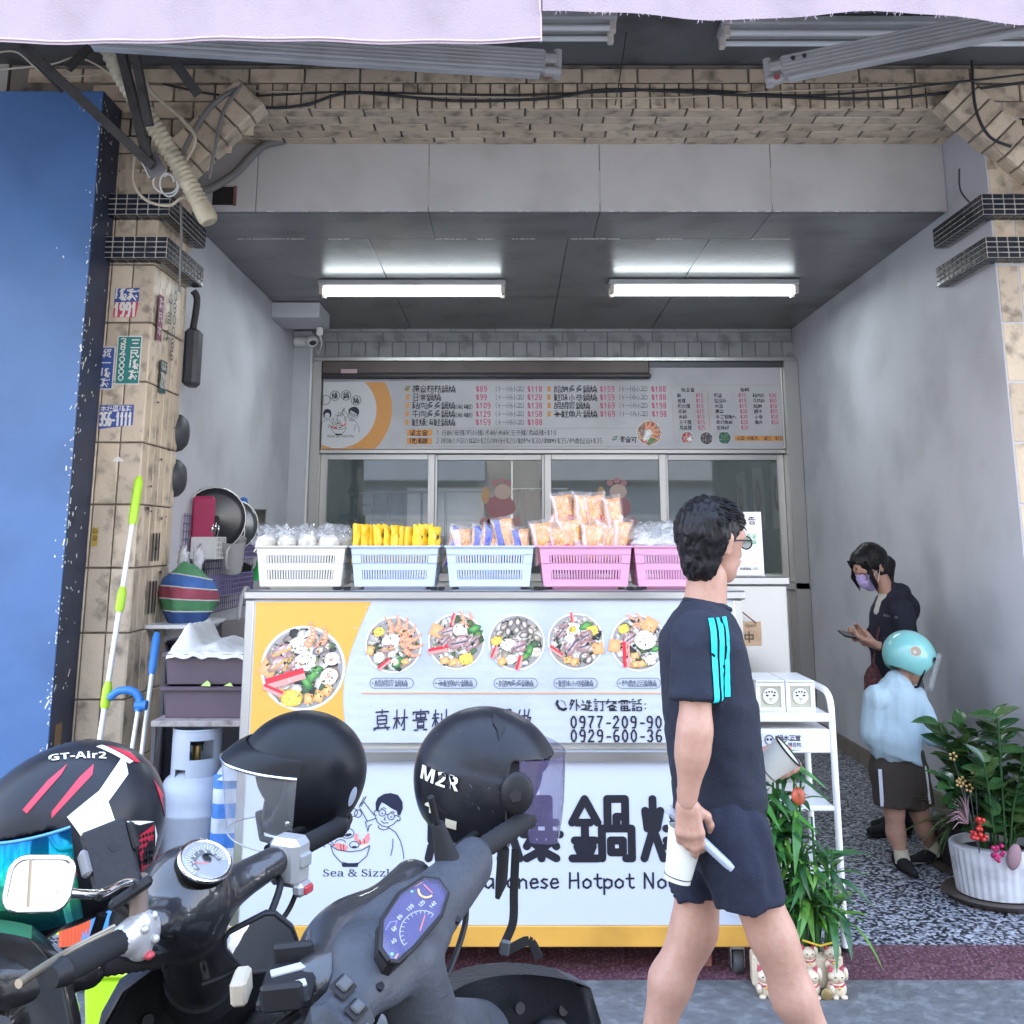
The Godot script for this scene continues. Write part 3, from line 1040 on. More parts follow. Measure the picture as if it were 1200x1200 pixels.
# ---------------------------------------------------------------- lettering, drawn stroke by stroke
# Each component lives on a 10 x 10 grid, x to the right and y down; a stroke is a run of x,y digits (a is 10).
const G := {
	"kou": "1191991911","ri": "20808a2a20 2585","mu4": "04a4 505a 5409 54a9","jin": "5004 50a4 2474 1797 545a 2839 8879 0aaa",
	"yu2": "3003 2171 7153 1393971713 5357 1595 180a 484a 686a 88aa","huo": "1225 9275 5055550a 55aa","yang": "2032 8072 1393 2686 0aaa 535a",
	"guo": "25208085 555383 0a05a5aa8a 3777793937","bao": "3070733330 3171 1494 3336 7376 06a6 3618 7698 565a 2748 1a49 8768 9a69",
	"yao": "3171 5053 2383 0545 2447 0747 65a5 8487 67a7 08a8 380a 686aaaa9","cao": "03a3 3135 7175","shi": "5004 50a4 4454 2585892925 2787 292a 2a6a 699a",
	"gu": "04a4 5055 2696 262a9a96 5056","nu": "4026 2889 8038 04a4","shu": "2121 05a5 505a 1719 4a7a 7393","chang": "5052 2132 8172 0403 03a3 a3a4 3474763634 2927 2787 8789 565a",
	"zhu": "1090 5014 3247 473a 4518 3629 5398 6579","rou": "0a02a2aa8a 5026 5286 5638 5688","duo": "5015 4080 8017 3445 6637 5595 950a 7788",
	"niu": "3013 2181 0696 505a","shui": "1223 0445 190a 1a38","mei": "3014 2191 2494 0797 342898 9489 5456 5658","chong": "2282862622 5009 0a99 7698",
	"he2": "5004 50a4 3575 2797 272a9a97","li4": "02a2 0209 2484 4345 7375 26968a 65a654a3","wei": "2282 0595 505a 5519 5599","xiao": "505a4a 2419 7499",
	"juan": "5053 2132 8172 1393 05a5 3518 6598 4878 7a4a 484a","xia": "1a10505313 1646 70909474 6696 966a 669a","jiao": "2a20 1060 8000 706a","hao": "5011 05a5 33733533 0606 a6a7 1696 5628 583a 5679",
	"pian": "2024 240a 5054 2494 2777777a","yi": "05a5","ren": "4005 252a","fen": "4006 60a6 2585 3509 857a5a","cai": "3051 5071 9041 2434 5545 8474 07a7 575a 5719 57a9",
	"zhuo": "1123 0545 454809aa 5090 5393 7078 4696 4878","zhu3": "4061 1393 2787 0aaa 535a","tiao": "2028 0343 0747 6069 8068 8aaa 4254 a284","tang": "2080842420 2282 05a5 3517 2696998a 4628 6649",
	"tou": "0141 1343461613 1718 4738 0949 51a1 7153 6393986863 6595 6696 6859 9859","bai": "5031 21818a2a21 2585","fan2": "1191 1108 3484 8429 449a","yi4": "5051 1191 3233 7273 0494 2575782825 190a 396a 7a8a 8899",
	"mai": "1090 5045 2282 0494 5409 54a9 2a8a","mian": "00a0 5022 1292 1a1292 9a4248 6268 1a9a","ji": "0141 3104 0444 2409 2449 6008 71a1 74a4 77a7 7aaa 8181","si": "3014 2444 4418 0848 2a1a 8064 7494 9468 6898 7a8a",
	"dong": "5016 2181 8109 44a8 5758 4a7a","mi": "2243 8263 05a5 505a 5509 55a9","wang": "1191 1595 0aaa 515a","zi": "1181 8154 545a4a 05a5","wu": "5031 2181842421 2282 2427 2797 979a8a 190a 393a 595a 797a",
	"long": "2021 0242 1213 3332 0545 0a05 454a 1747 1949 6090 6064 6494 8084 6a6696 6898 6aaa","yuan": "01a1 010a 5153 3373763633 3575 565a 3819 7899","sha": "5057 3214 8292 9409","cha": "5004 50a4 2676 565a 3819 7899",
	"pao": "3012 2191 918868 1353 5356 1656 1319 19a9 a9a7","ma": "5051 02a2 020a 2454 3439 3528 3548 6494 8489 8568 8598","la": "1191 2333 0545 2535 254a 6593 5595 757a 6a96","nai": "1171 7154 54a4 a499 4107","ka": "0242 424a 2009 6292 6299 9299",
	"xiang": "7031 1292 5055 5315 5395 26868a2a26 2888","qi": "0242 2027 0444 2747 0a27 0aaa 6191 9195 6595 6569a9","si1": "1191 919a8a 1474 27777a2a27","su": "1090 2282 0494 5054 5537 7737 585a 3929 7989","ke": "01a1 818a6a 2454572724",
	"jia": "0343 2009 434a3a 6393996963","liao": "1213 4232 0444 2029 2408 2448 6263 6465 5797 909a","dan": "1191 5154 5484 2a14 3676793936 565a 1aaa","er": "01a1 2129 818a 2484 2787 0aa9","shou": "7021 1494 0797 505a4a","gong": "1191 0aaa 515a",
	"qi2": "0242 1004 1448 3a43 6080 41a1 5494 5498 9498 5898 6a5a 8a9a","wan": "4009 0474 7489a9 2646","han": "0141 2149 0848 1343 1646 5181 5494 707a 57a7","shi2": "02a2 0545 2549 0949 6099aa 8191","xie": "1191 3104 5054 6484 2797 505a 0a9a 1535","bang": "1191 2444 5094 3494 505a 3797",
	"wu2": "3013 2191 04a4 2427 4447 6467 8487 0797 180a 484a 686a 88aa","zhen": "1191 5052 2383872723 2585 09a9 380a 789a","cai2": "0444 2029 2409 2447 5494 707a6a 7458","shi3": "5051 020101a1a2 2282842422 5255 0595 3676793936 3878 3a1a 7a9a",
	"xian2": "0141 0444 0848 2128 5090965650 5292 5494 665a 868aaaa8","dian": "0040 4044 0444 0242 2028 0646 0848 190a 393a 7074 72a2 65959a6a65","zuo": "2005 232a 3373 5056 36666a3a36 8074 7494 946a 75aa","wai": "3015 2151 5119 2435 707a 74a7",
	"song": "1123 0545 454809aa 6152 8172 5393 4696 7378 4878","ding": "1020 0242 1434 1636 18383a1a18 52a2 828a6a","can": "2012 0242 2204 5292 9264 6294 5517 5597 3676793936 3878 393a 3a7a 799a","dian2": "2181 0302 02a2 a2a3 5154 2434 7484 26868a2a26 2888 565aaaa9","hua": "1020 0242 1434 1636 18383a1a18 9061 4494 7174 57979a5a57",
	"san": "1191 2585 0aaa","min": "118184 1484 111a48 5499 99a7","ban": "2029 0242 0848 4050 4a4070 7a45 758595 9a8a 6aa6","jia2": "5011 0111 a1a2 2282 5225 4536 3609 5609 562a 568a 8697","tong": "3014 2444 4418 0848 2a1a 51a1 7153 5393 6569 858aaa","ben": "03a3 505a 5308 53a8 2878",
	"she": "2031 0343 4308 2529 55a5 7575 7075 4aaa","qu": "00a0 000a 0aaa 3171743431 2646492926 6686896966","gong1": "4006 60a6 4518 1898 7699","gao": "3013 2181 04a4 5054 27878a2a27","ying": "2010 2042 7062 7092 0403 03a3 a3a4 3575773735 28787a2a28 5758","ye": "4044 6064 2232 8272 0494 2656 0696 0898 585a 5809 58a9",
	"zhong": "1393971713 505a","dan2": "1141431311 6191936361 2484882824 2686 0999 545a","qing": "1020 0242 1434 1636 18383a1a18 51a1 5393 45a5 7075 5a5696 969a 5898","zi4": "5031 21818a2a21 2484 2787","qu2": "0151 1118 4118 1444 0848 5292 9269 54aa","hand": "1040 2028 0545 0828",
	"0": "4013174a6a97936040","1": "23505a","2": "123070930a9a","3": "11307092755586987a3a19","4": "707a 7007a7","5": "9020156596987a2a","6": "804013173a7a9896753516","7": "1090384a","8": "30709275351230 35173a7a977535","9": "9475351412307092967a3a","$": "9230122575987a18 505a",
	"(": "7033377a",")": "3073773a","+": "0595 505a","/": "900a","-": "2686",":": "4444 4848",".": "4949",
}

# characters built from components: [component, x0, y0, x1, y1] in tenths of the character box
var glyphs := {}
var layer := 0

func gl(ch: String,spec: String) -> void:
	var out := []
	for w in spec.split(" ",false):
		var q := w.split(":")
		var b := [0.0,0.0,10.0,10.0]
		if q.size() > 1:
			match q[1]:
				"L": b = [0.0,0.0,4.3,10.0]
				"R": b = [5.0,0.0,10.0,10.0]
				"l": b = [0.0,0.0,3.2,10.0]
				"r": b = [3.8,0.0,10.0,10.0]
				"T": b = [0.0,0.0,10.0,3.0]
				"D": b = [0.0,3.4,10.0,10.0]
				"U": b = [0.0,0.0,10.0,4.7]
				"B": b = [0.0,5.2,10.0,10.0]
		out.append([q[0],b])
	glyphs[ch] = out

func set_glyphs() -> void:
	for p in ["鮮=yu2:L yang:R","爆=huo:l bao:r","鍋=jin:L guo:R","燒=huo:l yao:r","蔬=cao:T shu:L tang:r","食=shi","菇=cao:T nu:L gu:R","日=ri","常=chang","豬=zhu:L gu:R","肉=rou","多=duo","牛=niu","海=shui:l mei:r","蛤=chong:L he2:R","蠣=chong:L li4:R",
			"味=kou:l wei:r","小=xiao","卷=juan","蝦=chong:L xia:R","叫=kou:l jiao:r","豪=hao","魚=yu2","片=pian","一=yi","份=ren:l fen:r","菜=cao:T cai:D","選=zhuo","主=zhu3","挑=hand:l tiao:r","湯=shui:l tang:r","頭=tou","白=bai","飯=shi:L fan2:R","意=yi4",
			"麵=mai:L mian:R","雞=ji","絲=si","冬=dong","粉=mi:L fen:R","米=mi","王=wang","子=zi","烏=wu","龍=long","原=yuan","沙=shui:l sha:r","茶=cao:T cha:D","泡=shui:l pao:r","麻=ma","辣=la","奶=nu:L nai:R","咖=kou:l ka:r","哩=kou:l li4:r","香=xiang","起=qi","司=si1","素=su","可=ke",
			"加=jia","料=liao","蛋=dan","木=mu4","耳=er","手=shou","工=gong","旗=qi2","丸=wan","韓=han","式=shi2","板=mu4:L fan2:R","蟹=xie","棒=mu4:L bang:R","無=wu2","真=zhen","材=cai2","實=shi3","現=xian2","點=dian","做=zuo","外=wai","送=song","訂=ding","餐=can","電=dian2","話=hua",
			"三=san","民=min","搬=hand:l ban:r","家=jia2","統=tong","本=ben","社=she","區=qu","公=gong1","告=gao","營=ying","業=ye","中=zhong","單=dan2","請=qing","自=zi4","取=qu2"]:
		var s: PackedStringArray = p.split("=")
		gl(s[0],s[1])

func stroke_points(comp: String,b: Array) -> Array:
	var out := []
	var txt: String = G[comp]
	for st in txt.split(" ",false):
		var pts := []
		for i in range(0,st.length() - 1,2):
			var x := 10.0 if st[i] == "a" else float(st[i].to_int())
			var y := 10.0 if st[i + 1] == "a" else float(st[i + 1].to_int())
			pts.append(W(lerpf(b[0],b[2],x / 10.0),lerpf(b[1],b[3],y / 10.0)))
		if pts.size() > 0:
			out.append(pts)
	return out

# a painted line of width w through the points, with round ends when fine is true; local x right, y up
func line(b: B,xf: Transform3D,pts: Array,w: float,fine := false,z := 0.0) -> void:
	var nm := xf.basis.z.normalized()
	for i in pts.size() - 1:
		var p: Vector2 = pts[i]
		var q: Vector2 = pts[i + 1]
		if p.distance_to(q) < 1e-6:
			continue
		layer = (layer + 1) % 24
		var h := z + layer * 0.00005   # each stroke lies a hair above the last
		var d := (q - p).normalized()
		var s := W(-d.y,d.x) * w * 0.5
		if fine:
			var ring := []
			for k in 16:
				var a := PI * (k % 8) / 7.0
				var o := s * cos(a) + d * w * 0.5 * sin(a) if k < 8 else -s * cos(a) - d * w * 0.5 * sin(a)
				var e := (q if k < 8 else p) + o
				ring.append(xf * V(e.x,e.y,h))
			b.fan(ring,nm)
		else:
			var e := d * w * 0.35
			var a := p + s - e
			var c := q + s + e
			var f := q - s + e
			var g := p - s - e
			b.quad(xf * V(a.x,a.y,h),xf * V(c.x,c.y,h),xf * V(f.x,f.y,h),xf * V(g.x,g.y,h),nm)

# a line of writing; x, y is the top left corner of the first character, size its height
func write(b: B,xf: Transform3D,s: String,x: float,y: float,size: float,w := 0.09,fine := false,pitch := 1.08,lat := 0.55,z := 0.0) -> float:
	for i in s.length():
		var ch := s[i]
		if ch == " ":
			x += size * 0.4
			continue
		var comps := []
		var adv := size * pitch
		var sx := size
		if glyphs.has(ch):
			comps = glyphs[ch]
		elif G.has(ch):
			comps = [[ch,[0.0,0.0,10.0,10.0]]]
			sx = size * lat * 0.85
			adv = size * lat * 1.12
			if ch == ":" or ch == "." or ch == "(" or ch == ")" or ch == "/":
				adv *= 0.75
				sx *= 0.7
		else:
			x += adv
			continue
		for cp in comps:
			for st in stroke_points(cp[0],cp[1]):
				var pts := []
				for p in st:
					pts.append(W(x + p.x / 10.0 * sx,y - p.y / 10.0 * size))
				if pts.size() == 1 or (pts.size() == 2 and pts[0].is_equal_approx(pts[1])):
					pts = [pts[0],pts[0] + W(0,-size * 0.04)]
				line(b,xf,pts,size * w,fine,z)
		x += adv
	return x

func letters(b: B,xf: Transform3D,s: String,x: float,y: float,height: float,font := "Droid Sans",stretch := 1.0,weight := 400) -> float:
	# Latin words in a font; x, y is the left end of the baseline
	var f := SystemFont.new()
	f.font_names = PackedStringArray([font])
	f.font_weight = weight
	var t := TextMesh.new()
	t.text = s
	t.font = f
	t.font_size = 64
	t.pixel_size = height / 46.0
	t.depth = 0.0
	t.curve_step = 1.0
	t.horizontal_alignment = HORIZONTAL_ALIGNMENT_LEFT
	t.vertical_alignment = VERTICAL_ALIGNMENT_BOTTOM
	var ar := t.get_mesh_arrays()
	var vv: PackedVector3Array = ar[Mesh.ARRAY_VERTEX]
	var nm := xf.basis.z.normalized()
	var ii = ar[Mesh.ARRAY_INDEX]
	var cnt: int = ii.size() if ii != null and ii.size() > 0 else vv.size()
	var widest := 0.0
	for k in range(0,cnt,3):
		var q := []
		for e in 3:
			var p: Vector3 = vv[ii[k + e] if ii != null and ii.size() > 0 else k + e]
			widest = maxf(widest,p.x)
			q.append(xf * V(x + p.x * stretch,y + p.y,0))
		b.tri(q[0],q[1],q[2],nm,nm,nm)
	return x + widest * stretch

# ---------------------------------------------------------------- printed boards
func shade_fan(b: B,xf: Transform3D,pts: Array,mid: Vector2,cm: Color,ce: Color,z: float) -> void:
	# a printed patch of colour, one tone in the middle and another at the rim (ink on a flat sheet)
	var nm := xf.basis.z.normalized()
	var k := pts.size()
	for i in k:
		var p: Vector2 = pts[i]
		var q: Vector2 = pts[(i + 1) % k]
		b.tri(xf * V(mid.x,mid.y,z),xf * V(p.x,p.y,z),xf * V(q.x,q.y,z),nm,nm,nm)
		var e := b.c.size()
		b.c[e - 3] = cm
		b.c[e - 2] = ce
		b.c[e - 1] = ce

func spot(b: B,xf: Transform3D,cx: float,cy: float,rx: float,ry: float,rot: float,cm: Color,ce: Color,z: float,wob := 0.12,seg := 10) -> void:
	var pts := []
	for i in seg:
		var a := TAU * i / seg
		var w := 1.0 + rng.randf_range(-wob,wob)
		pts.append(W(cx,cy) + W(cos(a) * rx * w,sin(a) * ry * w).rotated(rot))
	shade_fan(b,xf,pts,W(cx,cy),cm,ce,z)

# a photograph of a filled bowl printed on the board: centre, radius, and a list of what lies in it
func food_bowl(b: B,xf: Transform3D,cx: float,cy: float,r: float,items: Array,mix: Array,dz: float) -> void:
	var z := 0.0014
	spot(b,xf,cx,cy,r,r,0,Color(0.55,0.52,0.48),Color(0.80,0.80,0.80),z,0.0,40)
	spot(b,xf,cx,cy,r * 0.94,r * 0.94,0,Color(0.30,0.25,0.20),Color(0.36,0.34,0.33),z + 0.0003,0.0,40)
	z += 0.0006
	for i in 150:
		var a := rng.randf() * TAU
		var d := sqrt(rng.randf()) * r * 0.82
		var base: Color = mix[rng.randi() % mix.size()]
		var k := rng.randf_range(0.7,1.25)
		var s := r * rng.randf_range(0.07,0.2)
		spot(b,xf,cx + cos(a) * d,cy + sin(a) * d,s,s * rng.randf_range(0.4,0.9),rng.randf() * PI,Color(base.r * k * 1.3,base.g * k * 1.3,base.b * k * 1.3),Color(base.r * k * 0.6,base.g * k * 0.6,base.b * k * 0.6),z + dz * 0.03 * i,0.25,7)
	z += dz * 3.6
	for it in items:
		z += dz * 0.25
		var x: float = cx + it[1] * r
		var y: float = cy + it[2] * r
		var s: float = it[3] * r
		var rot: float = it[4]
		var ex := W(cos(rot),sin(rot))
		match it[0]:
			"shrimp":
				for k in 7:
					var f := k / 6.0
					var p := W(x,y) + ex * (f - 0.5) * s * 1.9 + ex.orthogonal() * sin(f * PI) * s * 0.35
					spot(b,xf,p.x,p.y,s * (0.36 - 0.2 * f),s * (0.42 - 0.26 * f),rot,Color(1.0,0.62,0.42),Color(0.85,0.22,0.10),z + dz * 0.01 * k,0.1,8)
				line(b,xf,[W(x,y) - ex * s,W(x,y) - ex * s * 1.7 + ex.orthogonal() * s * 0.2],s * 0.07,false,z)
			"corn":
				spot(b,xf,x,y,s,s * 0.8,rot,Color(1.0,0.72,0.12),Color(0.85,0.45,0.04),z,0.06,12)
				for k in 16:
					var p := W(x,y) + W((k % 4 - 1.5) * 0.42,(k / 4 - 1.5) * 0.34).rotated(rot) * s
					spot(b,xf,p.x,p.y,s * 0.19,s * 0.15,rot,Color(1.0,0.85,0.30),Color(0.95,0.60,0.08),z + dz * 0.12,0.1,6)
			"tofu":
				shade_fan(b,xf,[W(x,y) + W(-s,-s * 0.8).rotated(rot),W(x,y) + W(s,-s * 0.8).rotated(rot),W(x,y) + W(s,s * 0.8).rotated(rot),W(x,y) + W(-s,s * 0.8).rotated(rot)],W(x,y),Color(0.95,0.62,0.28),Color(0.70,0.33,0.10),z)
			"egg":
				spot(b,xf,x,y,s,s * 0.85,rot,Color(1,0.98,0.94),Color(0.86,0.84,0.80),z,0.08,14)
				if it.size() > 5:
					spot(b,xf,x,y,s * 0.45,s * 0.42,rot,Color(1.0,0.68,0.10),Color(0.92,0.45,0.03),z + dz * 0.12,0.03,12)
			"crab":
				for k in 2:
					var o := ex.orthogonal() * s * 0.16 * (k * 2 - 1)
					line(b,xf,[W(x,y) - ex * s + o,W(x,y) + ex * s + o],s * 0.32,false,z)
					for q in range(1,7):
						b.c[b.c.size() - q] = Color(0.88,0.04,0.06) if k == 0 else Color(0.95,0.35,0.30)
			"ring":
				spot(b,xf,x,y,s,s * 0.9,rot,Color(0.95,0.86,0.76),Color(0.80,0.62,0.48),z,0.06,14)
				spot(b,xf,x,y,s * 0.55,s * 0.5,rot,Color(0.55,0.30,0.20),Color(0.95,0.84,0.72),z + dz * 0.12,0.1,10)
			"clam":
				spot(b,xf,x,y,s,s * 0.62,rot,Color(0.75,0.62,0.52),Color(0.10,0.09,0.10),z,0.06,12)
				spot(b,xf,x,y,s * 0.5,s * 0.3,rot,Color(0.92,0.62,0.35),Color(0.80,0.66,0.55),z + dz * 0.12,0.1,8)
			"leaf":
				spot(b,xf,x,y,s,s * 0.5,rot,Color(0.22,0.50,0.14),Color(0.03,0.16,0.05),z,0.2,10)
			"meat":
				spot(b,xf,x,y,s,s * 0.6,rot,Color(0.66,0.46,0.42),Color(0.34,0.18,0.17),z,0.28,13)
				for k in 5:
					spot(b,xf,x + rng.randf_range(-0.5,0.5) * s,y + rng.randf_range(-0.4,0.4) * s,s * 0.3,s * 0.12,rot + rng.randf(),Color(0.85,0.74,0.70),Color(0.55,0.36,0.34),z + dz * 0.06,0.3,7)
				line(b,xf,[W(x,y) - ex * s * 0.7,W(x,y) + ex * s * 0.7],s * 0.14,false,z + dz * 0.12)
			"chip":
				shade_fan(b,xf,[W(x,y) + W(-s,0).rotated(rot),W(x,y) + W(0,s).rotated(rot),W(x,y) + W(s,0.1 * s).rotated(rot),W(x,y) + W(0,-s).rotated(rot)],W(x,y),Color(0.92,0.52,0.26),Color(0.78,0.36,0.14),z)
	garnish(b,xf,cx,cy,r,z + dz)

# broth specks and herbs scattered over the printed bowl
func garnish(b: B,xf: Transform3D,cx: float,cy: float,r: float,z: float) -> void:
	var tones := [Color(0.05,0.16,0.04),Color(0.75,0.72,0.66),Color(0.10,0.06,0.04),Color(0.55,0.30,0.12),Color(0.30,0.42,0.12)]
	for i in 90:
		var a := rng.randf() * TAU
		var d := sqrt(rng.randf()) * r * 0.88
		var c: Color = tones[rng.randi() % 5]
		spot(b,xf,cx + cos(a) * d,cy + sin(a) * d,r * rng.randf_range(0.015,0.055),r * rng.randf_range(0.01,0.03),rng.randf() * PI,c,Color(c.r * 0.5,c.g * 0.5,c.b * 0.5),z + 0.000004 * i,0.3,6)

const NAVY := Color(0.020,0.024,0.050)

func logo(b: B,xf: Transform3D,w: float,z: float) -> void:
	# the stall's emblem: a smiling man in glasses lifting noodles from a bowl of shrimp, a woman opposite; own units, y down
	var L := func(a: Array,ww := 1.0) -> void:
		var pts := []
		for i in range(0,a.size(),2):
			pts.append(W(a[i],-a[i + 1]))
		line(b,xf,pts,w * ww,true,z)
	var F := func(a: Array,cc: Color,zz: float) -> void:
		var pts := PackedVector2Array()
		for i in range(0,a.size(),2):
			pts.append(W(a[i],-a[i + 1]))
		b.col = cc
		b.flat(pts,xf,zz)
		b.col = NAVY
	var ring := func(x: float,y: float,r: float,ry: float,a0 := 0.0,a1 := TAU) -> void:
		var pts := []
		for i in 17:
			var a := lerpf(a0,a1,i / 16.0)
			pts.append(W(x + r * cos(a),-(y + ry * sin(a))))
		line(b,xf,pts,w,true,z)
	b.col = NAVY
	F.call([590,385,586,320,605,275,660,240,720,232,785,250,825,310,830,370,806,432,786,430,775,390,730,370,680,335,642,315,622,350,612,395],NAVY,z)
	L.call([588,440,605,490,650,525,700,535,750,510,785,470])
	ring.call(648,408,30,30)
	ring.call(727,440,30,30)
	L.call([678,418,698,428])
	L.call([620,396,590,386])
	L.call([757,436,790,428])
	ring.call(596,410,20,22,PI * 0.5,PI * 1.6)
	ring.call(790,460,18,20,-PI * 0.6,PI * 0.6)
	L.call([646,410,650,414],1.6)
	L.call([725,443,729,447],1.6)
	L.call([640,372,660,362,680,374])
	L.call([722,402,745,398,757,408])
	L.call([676,445,666,470,682,474])
	L.call([640,480,662,500,702,496])
	L.call([615,522,620,545,660,560,698,552,706,540])
	L.call([708,540,770,580,815,660,838,740,848,815])
	L.call([748,640,747,710,732,785])
	L.call([577,430,485,315,452,325,440,360])
	L.call([588,458,500,490,525,572])
	L.call([515,478,448,366])
	L.call([525,572,532,525,556,512])
	L.call([500,262,458,352])
	L.call([482,270,448,345])
	ring.call(385,405,42,38)
	ring.call(432,415,32,34)
	ring.call(330,415,36,30,0,PI)
	L.call([262,470,248,560,235,640])
	L.call([200,512,250,530])
	L.call([350,440,330,520,340,560])
	# food and bowl
	F.call([218,690,262,676,330,690,352,716,336,746,262,730],Color(0.85,0.25,0.24),z)
	F.call([405,640,412,590,440,600,436,640,480,660,505,610,535,585,543,640,520,680,462,688],Color(0.85,0.25,0.24),z)
	L.call([286,686,294,738])
	L.call([312,690,318,742])
	L.call([455,648,462,684])
	L.call([490,640,500,676])
	ring.call(342,590,60,44)
	F.call([312,612,340,592,376,590,384,604,350,620],NAVY,z)
	ring.call(408,690,42,30)
	F.call([380,712,405,700,430,706,424,720,392,722],NAVY,z)
	ring.call(285,672,44,26,PI,TAU)
	F.call([446,720,470,692,515,684,530,694,480,724],Color(0.85,0.75,0.50),z)
	L.call([200,700,224,770,288,840,370,858,452,850,520,790,545,698,470,740,370,752,262,736,200,700])
	F.call([298,852,452,852,440,886,310,886],NAVY,z)
	L.call([235,690,190,660,140,640])
	L.call([225,700,160,676,132,700,150,712])
	# the woman on the other side
	F.call([20,470,10,380,40,300,110,280,180,310,200,390,190,470,165,480,160,400,120,370,70,380,50,420,48,480],NAVY,z)
	L.call([50,470,70,520,110,540,150,520,168,470])
	L.call([78,440,96,446])
	L.call([124,440,142,446])
	L.call([90,490,110,500,130,490])
	L.call([60,540,0,600,-30,700,-40,800])
	L.call([150,540,200,560,235,640])

func build_menu() -> void:
	var mb := thing("menu_board","long pale menu board with an orange ring emblem above the serving window","menu board",Vector3.ZERO)
	grain(m("board_white",0.60,0.58,0.60,0.5),"blotch_soft",0.4)
	var sheet := B.new()
	sheet.box(V(-0.223,2.69,-8.765),V(2.87,0.615,0.03))
	sheet.box(V(1.791,2.742,-8.765),V(1.158,0.719,0.03))
	part(mb,"sheet",sheet,m("board_white"))
	part(mb,"trim",span(2.355,2.373,2.385,3.1,-8.735,-8.78,0.003),m("steel"))
	var b := B.new()
	var k := 0.00752
	var xf := Transform3D(Basis(V(k,0,0),V(0,k,0),V(0,0,1)),V(-1.657,2.984,-8.7495))
	var orange := Color(0.72,0.33,0.10)
	var dark := Color(0.030,0.030,0.045)
	var grey := Color(0.10,0.10,0.115)
	var pink := Color(0.62,0.06,0.17)
	# ring and white disc, cut by the board's edge
	var ring_poly := PackedVector2Array()
	for i in 41:
		var a := lerpf(-0.81,1.57,i / 40.0)
		var p := W(19 + 62 * cos(a),-35 + 62 * sin(a))
		ring_poly.append(W(maxf(p.x,0.5),clampf(p.y,-80,-2.0)))
	ring_poly.append(W(0.5,-2.0))
	ring_poly.append(W(0.5,-80))
	b.col = orange
	b.flat(ring_poly,xf,0.0)
	var disc := PackedVector2Array()
	for i in 61:
		var a := TAU * i / 60.0
		var p := W(19 + 44 * cos(a),-35 + 44 * sin(a))
		disc.append(W(maxf(p.x,0.5),clampf(p.y,-79.5,-2.0)))
	b.col = Color(0.66,0.65,0.66)
	var merged := PackedVector2Array()
	for p in disc:
		if merged.size() == 0 or merged[merged.size() - 1].distance_to(p) > 0.01:
			merged.append(p)
	b.flat(merged,xf,0.001)
	var lx := Transform3D(Basis(V(k * 0.051,0,0),V(0,k * 0.051,0),V(0,0,1)),xf * V(0.5,-19.0,0.002))
	logo(b,lx.translated_local(V(0,0,0)),9.0,0.0)
	b.col = dark
	var ring4 := "鮮爆鍋燒"
	var cs := [[3.0,-23.0],[14.0,-18.0],[27.0,-17.6],[39.0,-23.5]]
	for i in 4:
		var pts := []
		for q in 19:
			var a := TAU * q / 18.0
			pts.append(W(maxf(cs[i][0] + 5.6 * cos(a),0.5),cs[i][1] + 5.6 * sin(a)))
		line(b,xf,pts,0.6,false,0.003)
		if i > 0:
			write(b,xf,ring4[i],cs[i][0] - 3.3,cs[i][1] + 3.3,6.4,0.12,false,1.0,0.5,0.003)
	letters(b,xf.translated_local(V(0,0,0.003)),"Sea & Sizzle",6.5,-67.5,3.0,"Droid Serif",1.35)
	# dishes
	var left := ["蔬食菇菇鍋燒","日常鍋燒","豬肉多多鍋燒","牛肉多多鍋燒","鮮爆海鮮鍋燒"]
	var lp := ["$89","$99","$109","$129","$159"]
	var lq := ["$118","$128","$138","$158","$188"]
	var right := ["蛤蠣多多鍋燒","鮮味小卷鍋燒","蝦蝦叫鍋燒","豪鮮魚片鍋燒"]
	var rp := ["$159","$159","$169","$169"]
	var rq := ["$188","$188","$198","$198"]
	for i in 9:
		var c2 := i > 4
		var j := i - 5 if c2 else i
		var y := -6.2 - j * 9.75
		var x0 := 269.5 if c2 else 104.5
		b.col = orange
		var bb := PackedVector2Array([W(x0 - 8,y - 0.6),W(x0 - 4,y - 0.6),W(x0 - 4,y - 6.8),W(x0 - 8,y - 6.8)])
		b.flat(bb,xf,0.001)
		b.col = dark
		var xe := write(b,xf,right[j] if c2 else left[j],x0,y,7.6,0.105,false,1.11,0.5,0.001)
		if not c2 and (j == 2 or j == 3):
			write(b,xf,"(無海鮮)",xe,y - 2.6,5.0,0.11,false,1.05,0.5,0.001)
		b.col = pink
		write(b,xf,rp[j] if c2 else lp[j],323.0 if c2 else 178.5,y - 0.8,6.0,0.14,false,1.0,0.66,0.001)
		write(b,xf,rq[j] if c2 else lq[j],383.0 if c2 else 238.5,y - 0.8,6.0,0.14,false,1.0,0.66,0.001)
		b.col = grey
		write(b,xf,"(+一份小菜)",345.0 if c2 else 201.0,y - 0.8,6.0,0.08,false,1.0,0.62,0.001)
	# leaf marks
	for q in [[95.0,-10.5],[336.0,-69.0]]:
		b.col = Color(0.05,0.22,0.10)
		line(b,xf,[W(q[0],q[1]),W(q[0] + 2,q[1] + 3),W(q[0] + 6,q[1] + 4),W(q[0] + 5,q[1] + 0.5),W(q[0] + 1,q[1] - 1),W(q[0] + 4,q[1] + 2)],0.8,false,0.001)
	b.col = dark
	write(b,xf,"素食可",345.0,-66.0,6.2,0.14,false,1.05,0.5,0.001)
	b.col = Color(0.45,0.36,0.33)
	line(b,xf,[W(97,-56),W(367,-56)],0.35,false,0.001)
	line(b,xf,[W(97,-77),W(367,-77)],0.35,false,0.001)
	line(b,xf,[W(97,-56),W(97,-77)],0.35,false,0.001)
